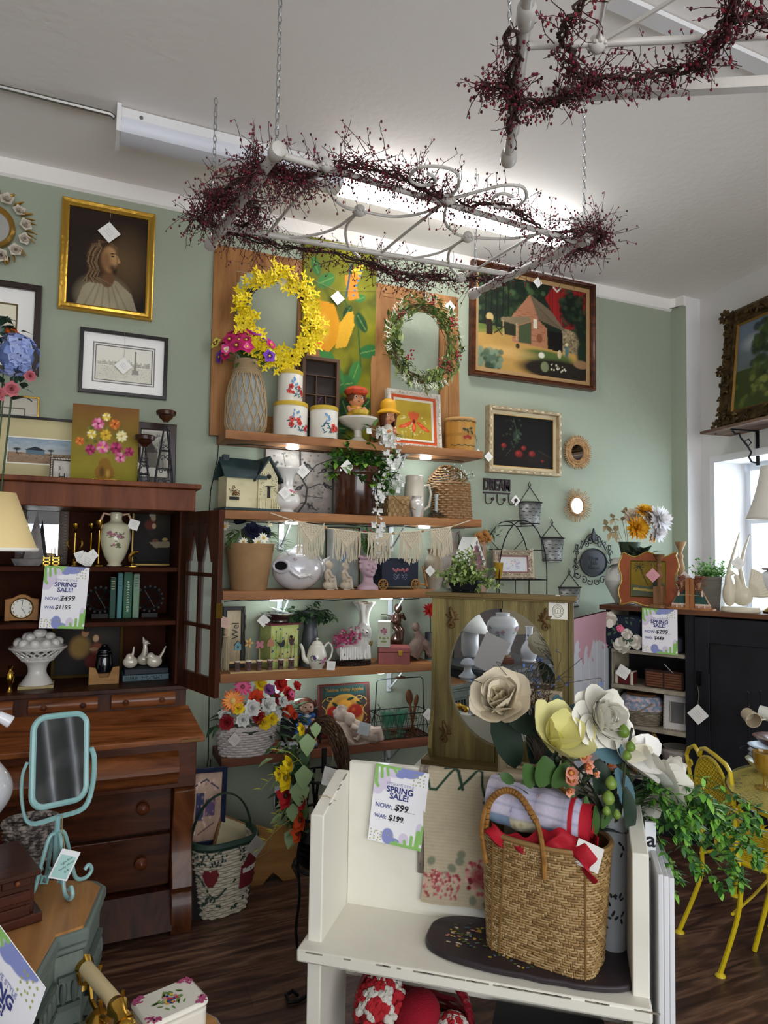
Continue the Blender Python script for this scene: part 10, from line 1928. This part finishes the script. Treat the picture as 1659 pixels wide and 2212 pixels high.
MB().box(-.12,-.09,.02,.085,.09,hq-.012).B('body',dm2,t,bevel=.002);MB().box(-.13,-.10,hq-.012,.095,.10,hq).B('top',dm2,t,bevel=.003);MB().box(-.135,-.105,0,.10,.105,.02).B('base',dm2,t,bevel=.003)
for zq,n in((hq*.74,3),(hq*.44,1),(hq*.16,1)):
 for k in range(n):
  w_=.195/n;x=-.115+w_*k;d=MB().box(x+.003,-.095,zq,x+w_-.003,-.09,zq+hq*.20).B('drawer',dm2,t,bevel=.002);MB().ell((x+w_/2,-.101,zq+hq*.10),.006,8,6).B('knob',brass() if n==1 else mat('6a3a20',.3,coat=.3),d)
tz=SZ+hq;t=thing('round_floral_box','round terracotta red box painted with folk flowers, left edge','box',V((t.location.x-.055,t.location.y+.01,tz+.001)));R0=.068;hb=hd(20,1785,t.location.x,t.location.y)-tz
MB().La([(R0,0),(R0,hb*.72)],n=36).B('body',mat('a84a3c',.5),t);MB().La([(R0*1.03,hb*.62),(R0*1.03,hb*.97),(R0*.98,hb),(0,hb)],n=36).B('lid',mat('c0705c',.5,var=('a84a3c',12,.5,.7)),t);mb=MB();R=RR(4);sf=cylsurf(R0)
for k in range(40): p,n_=sf(R.U(-.09,.12),R.U(.01,hb*.6));mb.disc(p+n_*.001,n_,R.U(.003,.008),R.randrange(4),6,.004,R.U(0,3))
for k in range(40): p,n_=sf(-.1+.0055*k,hb*.66+.004*sin(k));mb.disc(p+n_*.003,n_,.002,0,5)
mb.B('painted_flowers',[mat('d8d0c8'),mat('7a9ac0'),mat('3f5a34'),mat('e0a8a0')],t,smooth=False)
P=az(78,1880,SZ)+V((-.02,.07,0));t=thing('tweed_basket','black and white tweed woven basket behind the turquoise mirror','basket',V((P.x,P.y,SZ+.001)));hb=hd(78,1772,P.x,P.y)-SZ;rf=lambda q:.040+.018*q;tw=mat('4a4442',.9,var=('a89e96',60,.45,.6));mb=MB();wicker(mb,20,hb,rf,20,.005,0,1.1,.9);stakes(mb,hb,rf,20,.003,0,1.1,.9);mb.La([(.036,.003),(.05,hb*.6),(0,hb*.6)],n=20);mb.tu([(.060*1.1*cos(a),.060*.9*sin(a),hb) for a in[2*PI*i/30 for i in range(30)]],.006,6,closed=True);mb.B('woven_body',tw,t)
P=ad(-22,1780,1.75);t=thing('white_globe_lamp','table lamp with cream shade and white globe base at left edge','lamp',V((P.x-.02,P.y,tz*0+SZ+.001)));zg=hd(0,1770,P.x,P.y)-SZ;zt_=hd(0,1640,P.x,P.y)-SZ;zs_=hd(30,1190,P.x,P.y)-SZ;zs2=hd(5,1065,P.x,P.y)-SZ
MB().La([(.05,0),(.05,.02),(.03,.03),(.03,zg),(0,zg)],n=24).B('base',brass(),t);MB().La(SM([(.03,zg),(.065,zg+(zt_-zg)*.35),(.065,zg+(zt_-zg)*.65),(.03,zt_),(.012,zt_+.02),(0,zt_+.02)],4),n=28).B('globe_body',mw,t);MB().cyl((0,0,zt_),(0,0,zs2-.02),.006).B('stem',brass(),t)
kk=(P-O).dot(_f)/F;MB().La([(84*kk,zs_),(83*kk,zs_+.01),(38*kk,zs2)],n=40,cap=False).B('lamp_shade',mat('e0c890',.8,emit=.0),t,solid=.002);MB().tu([(84.5*kk*cos(a),84.5*kk*sin(a),zs_+.003) for a in[2*PI*i/40 for i in range(40)]],.005,6,closed=True).B('shade_trim',mat('e8e4dc',.6),t)
t=thing('small_white_figurine','small white ceramic object at left edge below the shade','figurine',ad(-6,1545,1.72),.0);MB().cyl((0,0,-.0),(.032,-.0,-.02),.012,.016,12).B('body',mw,t,bevel=.003);MB().cyl((0,.0,0),(-.12,.0,.0),.012).B('arm',mw,t);MB().cyl((-.12,0,.01),(-.12,0,SZ-t.location.z+.001),.01).B('post',mw,t)
LZ=.50;a_,b_,c_=[az(x,y,LZ) for x,y in((415,2160),(470,2190),(492,2225))];cen=V((.02,1.45,0));pl=[(c_.x,.95),(c_.x,c_.y),(b_.x,b_.y),(a_.x,a_.y),(a_.x-.13,a_.y+.03),(-.03,a_.y+.03),(-.03,.95)];pl=[(x-cen.x,y-cen.y) for x,y in pl]
t=thing('octagonal_table','low table with honey wood top and grey chamfered edge, foreground','table',cen);MB().prismz(inset(pl,.94),LZ-.008,LZ).B('wood_top',wood('8f6236','b5844e','x',6,.4,coat=.2),t);MB().prismz(pl,LZ-.035,LZ-.008).B('edge_moulding',mat('7f8d8e',.5),t,bevel=.004);MB().prismz(inset(pl,.88),.0,LZ-.035).B('body',sg,t)
q=az(365,2225,LZ);t=thing('ceramic_box','white ceramic box with pink edges and painted bouquet on lid','box',V((q.x,q.y,LZ+.001)),.30);wq=.072;o=rr2(wq,.055,.02,5);mb=MB();mb.prismz(o,0,.05);mb.B('body',mat('dcd8cc',.12,coat=.7),t,bevel=.006);mb=MB();mb.prismz([(x*1.04,y*1.06) for x,y in o],.052,.066);l=mb.B('lid',mat('e6e2d6',.12,coat=.7),t,bevel=.008);mb=MB();R=RR(3)
for i in range(len(o)):
 for k in range(4): x,y=o[i];f=R.U(.80,.98);mb.disc((x*f+R.U(-.004,.004),y*f+R.U(-.004,.004),.0666+.0001*k),(0,0,1),.005,0,6,.003,R.U(0,3))
for i in range(26): a=R.U(0,6.28);q_=R.U(.01,.032);mb.disc((q_*cos(a)*1.3,q_*sin(a),.0668),(0,0,1),.008,1,6,.0025,a)
for i in range(22): a=R.U(0,6.28);q_=R.U(0,.018);mb.disc((q_*cos(a)*1.3,q_*sin(a),.0672+.00003*i),(0,0,1),.0045,2+(i%4),7)
mb.B('painted_bouquet',[mat('b04a78'),mat('6a8a4a'),mat('d8b830'),mat('2a3a7a'),mat('b03a4a'),mat('d0808a')],l,smooth=False)
P=az(196,2190,.62);t=thing('antique_telephone','cream and brass antique style telephone with cradle handset','telephone',V((P.x+.015,P.y-.03,LZ+.001)),.35);t.scale=(1.2,)*3;cr=mat('d6c296',.25,coat=.5)
MB().La(SM([(.085,0),(.085,.012),(.07,.03),(.045,.05),(.02,.065),(.016,.075)]),n=32).B('base',cr,t);MB().La([(.018,.07),(.016,.10),(.022,.105),(.01,.115),(0,.115)],n=16).B('neck',brass(),t)
mb=MB();mb.X=Matrix.Translation((0.05,-.055,.035))@Matrix.Rotation(.7,4,'X')@Matrix.Rotation(.5,4,'Y');mb.La([(.0,.0),(.040,.0),(.042,.004),(.036,.009),(0,.009)],n=28);mb.B('dial_ring',brass(),t);mb=MB();mb.X=Matrix.Translation((0.05,-.055,.035))@Matrix.Rotation(.7,4,'X')@Matrix.Rotation(.5,4,'Y');mb.La([(0,.009),(.030,.010),(.028,.013),(0,.014)],n=28);mb.B('dial_plate',mat('c9c4c0',.1,metal=.6,coat=.5),t)
mb=MB()
for s in(-1,1):
 mb.tu([(0,s*.012,.112),(0,s*.035,.118),(0,s*.045,.140),(0,s*.050,.158)],.0045,6)
 for sx in(-1,1): mb.tu([(0,s*.048,.140),(sx*.016,s*.050,.145),(sx*.02,s*.05,.165)],.0035,6)
mb.B('cradle',brass(),t);mb=MB();mb.tu([(0,-.062,.158),(0,-.05,.160),(0,.05,.160),(0,.062,.158)],[.014,.0125,.0125,.014],14);mb.B('handset_grip',cr,t)
mb=MB();mb.tu([(0,-.062,.158),(0,-.075,.157),(0,-.09,.152),(0,-.10,.145)],[.013,.018,.012,.018],14);mb.ell((0,-.108,.140),(.018,.018,.018),14,10);mb.La([(.008,.0),(.03,-.02),(.034,-.03),(.0,-.03)],(0,-.108,.13),20);mb.B('brass_mouthpiece',brass(),t);mb=MB();mb.tu([(0,.062,.158),(0,.078,.158),(0,.09,.156)],[.013,.019,.012],14);mb.ell((0,.102,.157),(.016,.016,.016),14,10);mb.La([(.008,.0),(.026,-.02),(.030,-.034),(0,-.034)],(0,.105,.148),20);mb.B('brass_earpiece',brass(),t)
t=thing('mirror_backdrop_wardrobe','made-up dark wardrobe on the camera side, added to darken the mirror background','wardrobe',(-2.25,-.9,0));MB().box(-.3,-1.1,0,.3,1.1,2.2).B('body',mat('2a2422',.6,var=('4a3c34',3,.4,.7)),t);  # unseen block, added so the mirror reflects something dark instead of the white wall
for k,(y,z_,w_,h_) in enumerate(((-.5,.9,.5,.7),(.3,1.1,.5,.6))): MB().box(.3,y-w_/2,z_-h_/2,.315,y+w_/2,z_+h_/2).B('door',mat('6a5a3a' if k else '5a6060',.5),t)
t=thing('grey_curtain','grey patterned curtain on the right wall near the camera','curtain',(3.05,.05,.25),math.atan2(RA.y,RA.x)+PI)
c=Canvas(80,60,'77797c','6d7074');c.spots(120,0,1,0,1,.04,['8d9094','5c6066','9a9c9e'],.7);c.B('cloth',1,1,t,fn=lambda u,v:V((-.8+1.6*u,.04*sin(u*60),2.2*v)))
P=ad(-75,2330,.98);s=sale_sign('spring_sale_sign','curled spring sale sign close to the camera at lower left corner',P,-.75,.0,.17,.235,'$275','$399');s.rotation_euler=(.0,.42,-.95)
t=thing('sign_stand','small clear stand holding the near curled sale sign','stand',(P.x,P.y+.02,0));MB().box(-.04,-.02,0,.04,.02,max(.1,P.z-.01)).B('upright',gc,t)
c=ay(-18,488,D-.03);S=(c-O).dot(_f)/F;t=thing('ornate_oval_mirror','oval gilt mirror wreathed in carved white roses and gold leaves, upper left','mirror',c);gd_=mat('a8823c',.35,metal=.6);ro=mat('cfc4b4',.5);rx_,rz_=36*S*1.1,42*S
mb=MB();mb.frame(2*rx_,2*rz_,[(-.012,.02),(-.012,-.01),(0,-.02),(.010,-.006),(.014,.006)],oval=40);mb.B('gilt_ring',gd_,t);mb=MB();mb.add([(rx_*cos(a),.004,rz_*sin(a)) for a in[2*PI*i/40 for i in range(40)]],[tuple(range(40))]);mb.B('mirror_glass',MIRROR(),t,smooth=False)
rs_=proto('carved_rose',flower([(5,.030,.2,.034,-.2,0),(5,.026,.6,.03,-.4,0),(5,.020,1.0,.022,-.4,0),(4,.014,1.3,.014,-.2,0)]),[ro]);R=RR(8);mb=MB()
for k in range(13):
 a=2*PI*k/13+.2;inst(rs_,t,(60*S*1.1*cos(a),-.012,66*S*sin(a)),(cos(a)*.3,-1,sin(a)*.3),R.U(1,1.35),k)
 for j in range(3): b=a+R.U(-.22,.22);mb.leaf((58*S*1.1*cos(b),-.002,62*S*sin(b)),(cos(b),-.25,sin(b)),.055,.028)
mb.B('gilt_leaves',gd_,t,solid=.003)
c=V((ad(10,790,2.95).x,3.22,zc));h_=ay(20,800,3.22).z-zc;t=thing('hydrangea_bouquet','blue hydrangea bouquet with pink roses and eucalyptus on top of the secretary, left edge','flowers',(ay(-45,1000,3.22).x,3.22,zc));MB().La([(.05,0),(.06,.05),(.035,.14),(.04,.16),(.0,.15)],n=24).B('vase',mw,t);hy=[proto('floret',flower([(4,.019,.3,.024,-.1,0)],seg=2,seed=i),[mat(q,.7)]) for i,q in enumerate(('7f92c8','9aa6d8','a8b4e0'))];o_=t.location
cc=ay(35,768,3.10)-o_;mb=MB()
for k in range(88):
 d=sph(R.U(0,6.28),R.U(-1.3,1.4));
 if d.y<.45: inst(hy[k%3],t,cc+d*.078,d,1.25)
mb.ell(cc,.066,12,8);mb.B('flower_core',mat('6a7cb0',.8),t);pk_=rose('c8707a','d88a90')
for px,py,s in((25,840,.8),(65,812,.6),(-5,850,.8)): inst(pk_,t,ay(px,py,3.08)-o_,(.2,-1,-.2),s)
inst(rose('c8581c','e07a2a'),t,ay(22,722,3.12)-o_,(.2,-1,.4),.9);st=MB();st.tu([(0,0,.14),cc*.6,cc],.004,5);st.tu([(0,0,.14),ay(10,830,3.1)-o_],.003,5);st.tu([(0,0,.14),ay(15,720,3.14)-o_],.003,5);st.B('stems',mat('3a4a2c'),t);mb=MB()
for k in range(60): mb.leaf(ay(R.choice((0,12,-15,40)),R.choice((705,715,730,825,850)),3.12)-o_+V((R.U(-.03,.03),0,R.U(-.03,.03))),(R.U(-1,1),-.5,R.U(-.8,.8)),.06,.034,k%2)
mb.B('foliage',[mat('2a3f30'),mat('6f8478')],t)
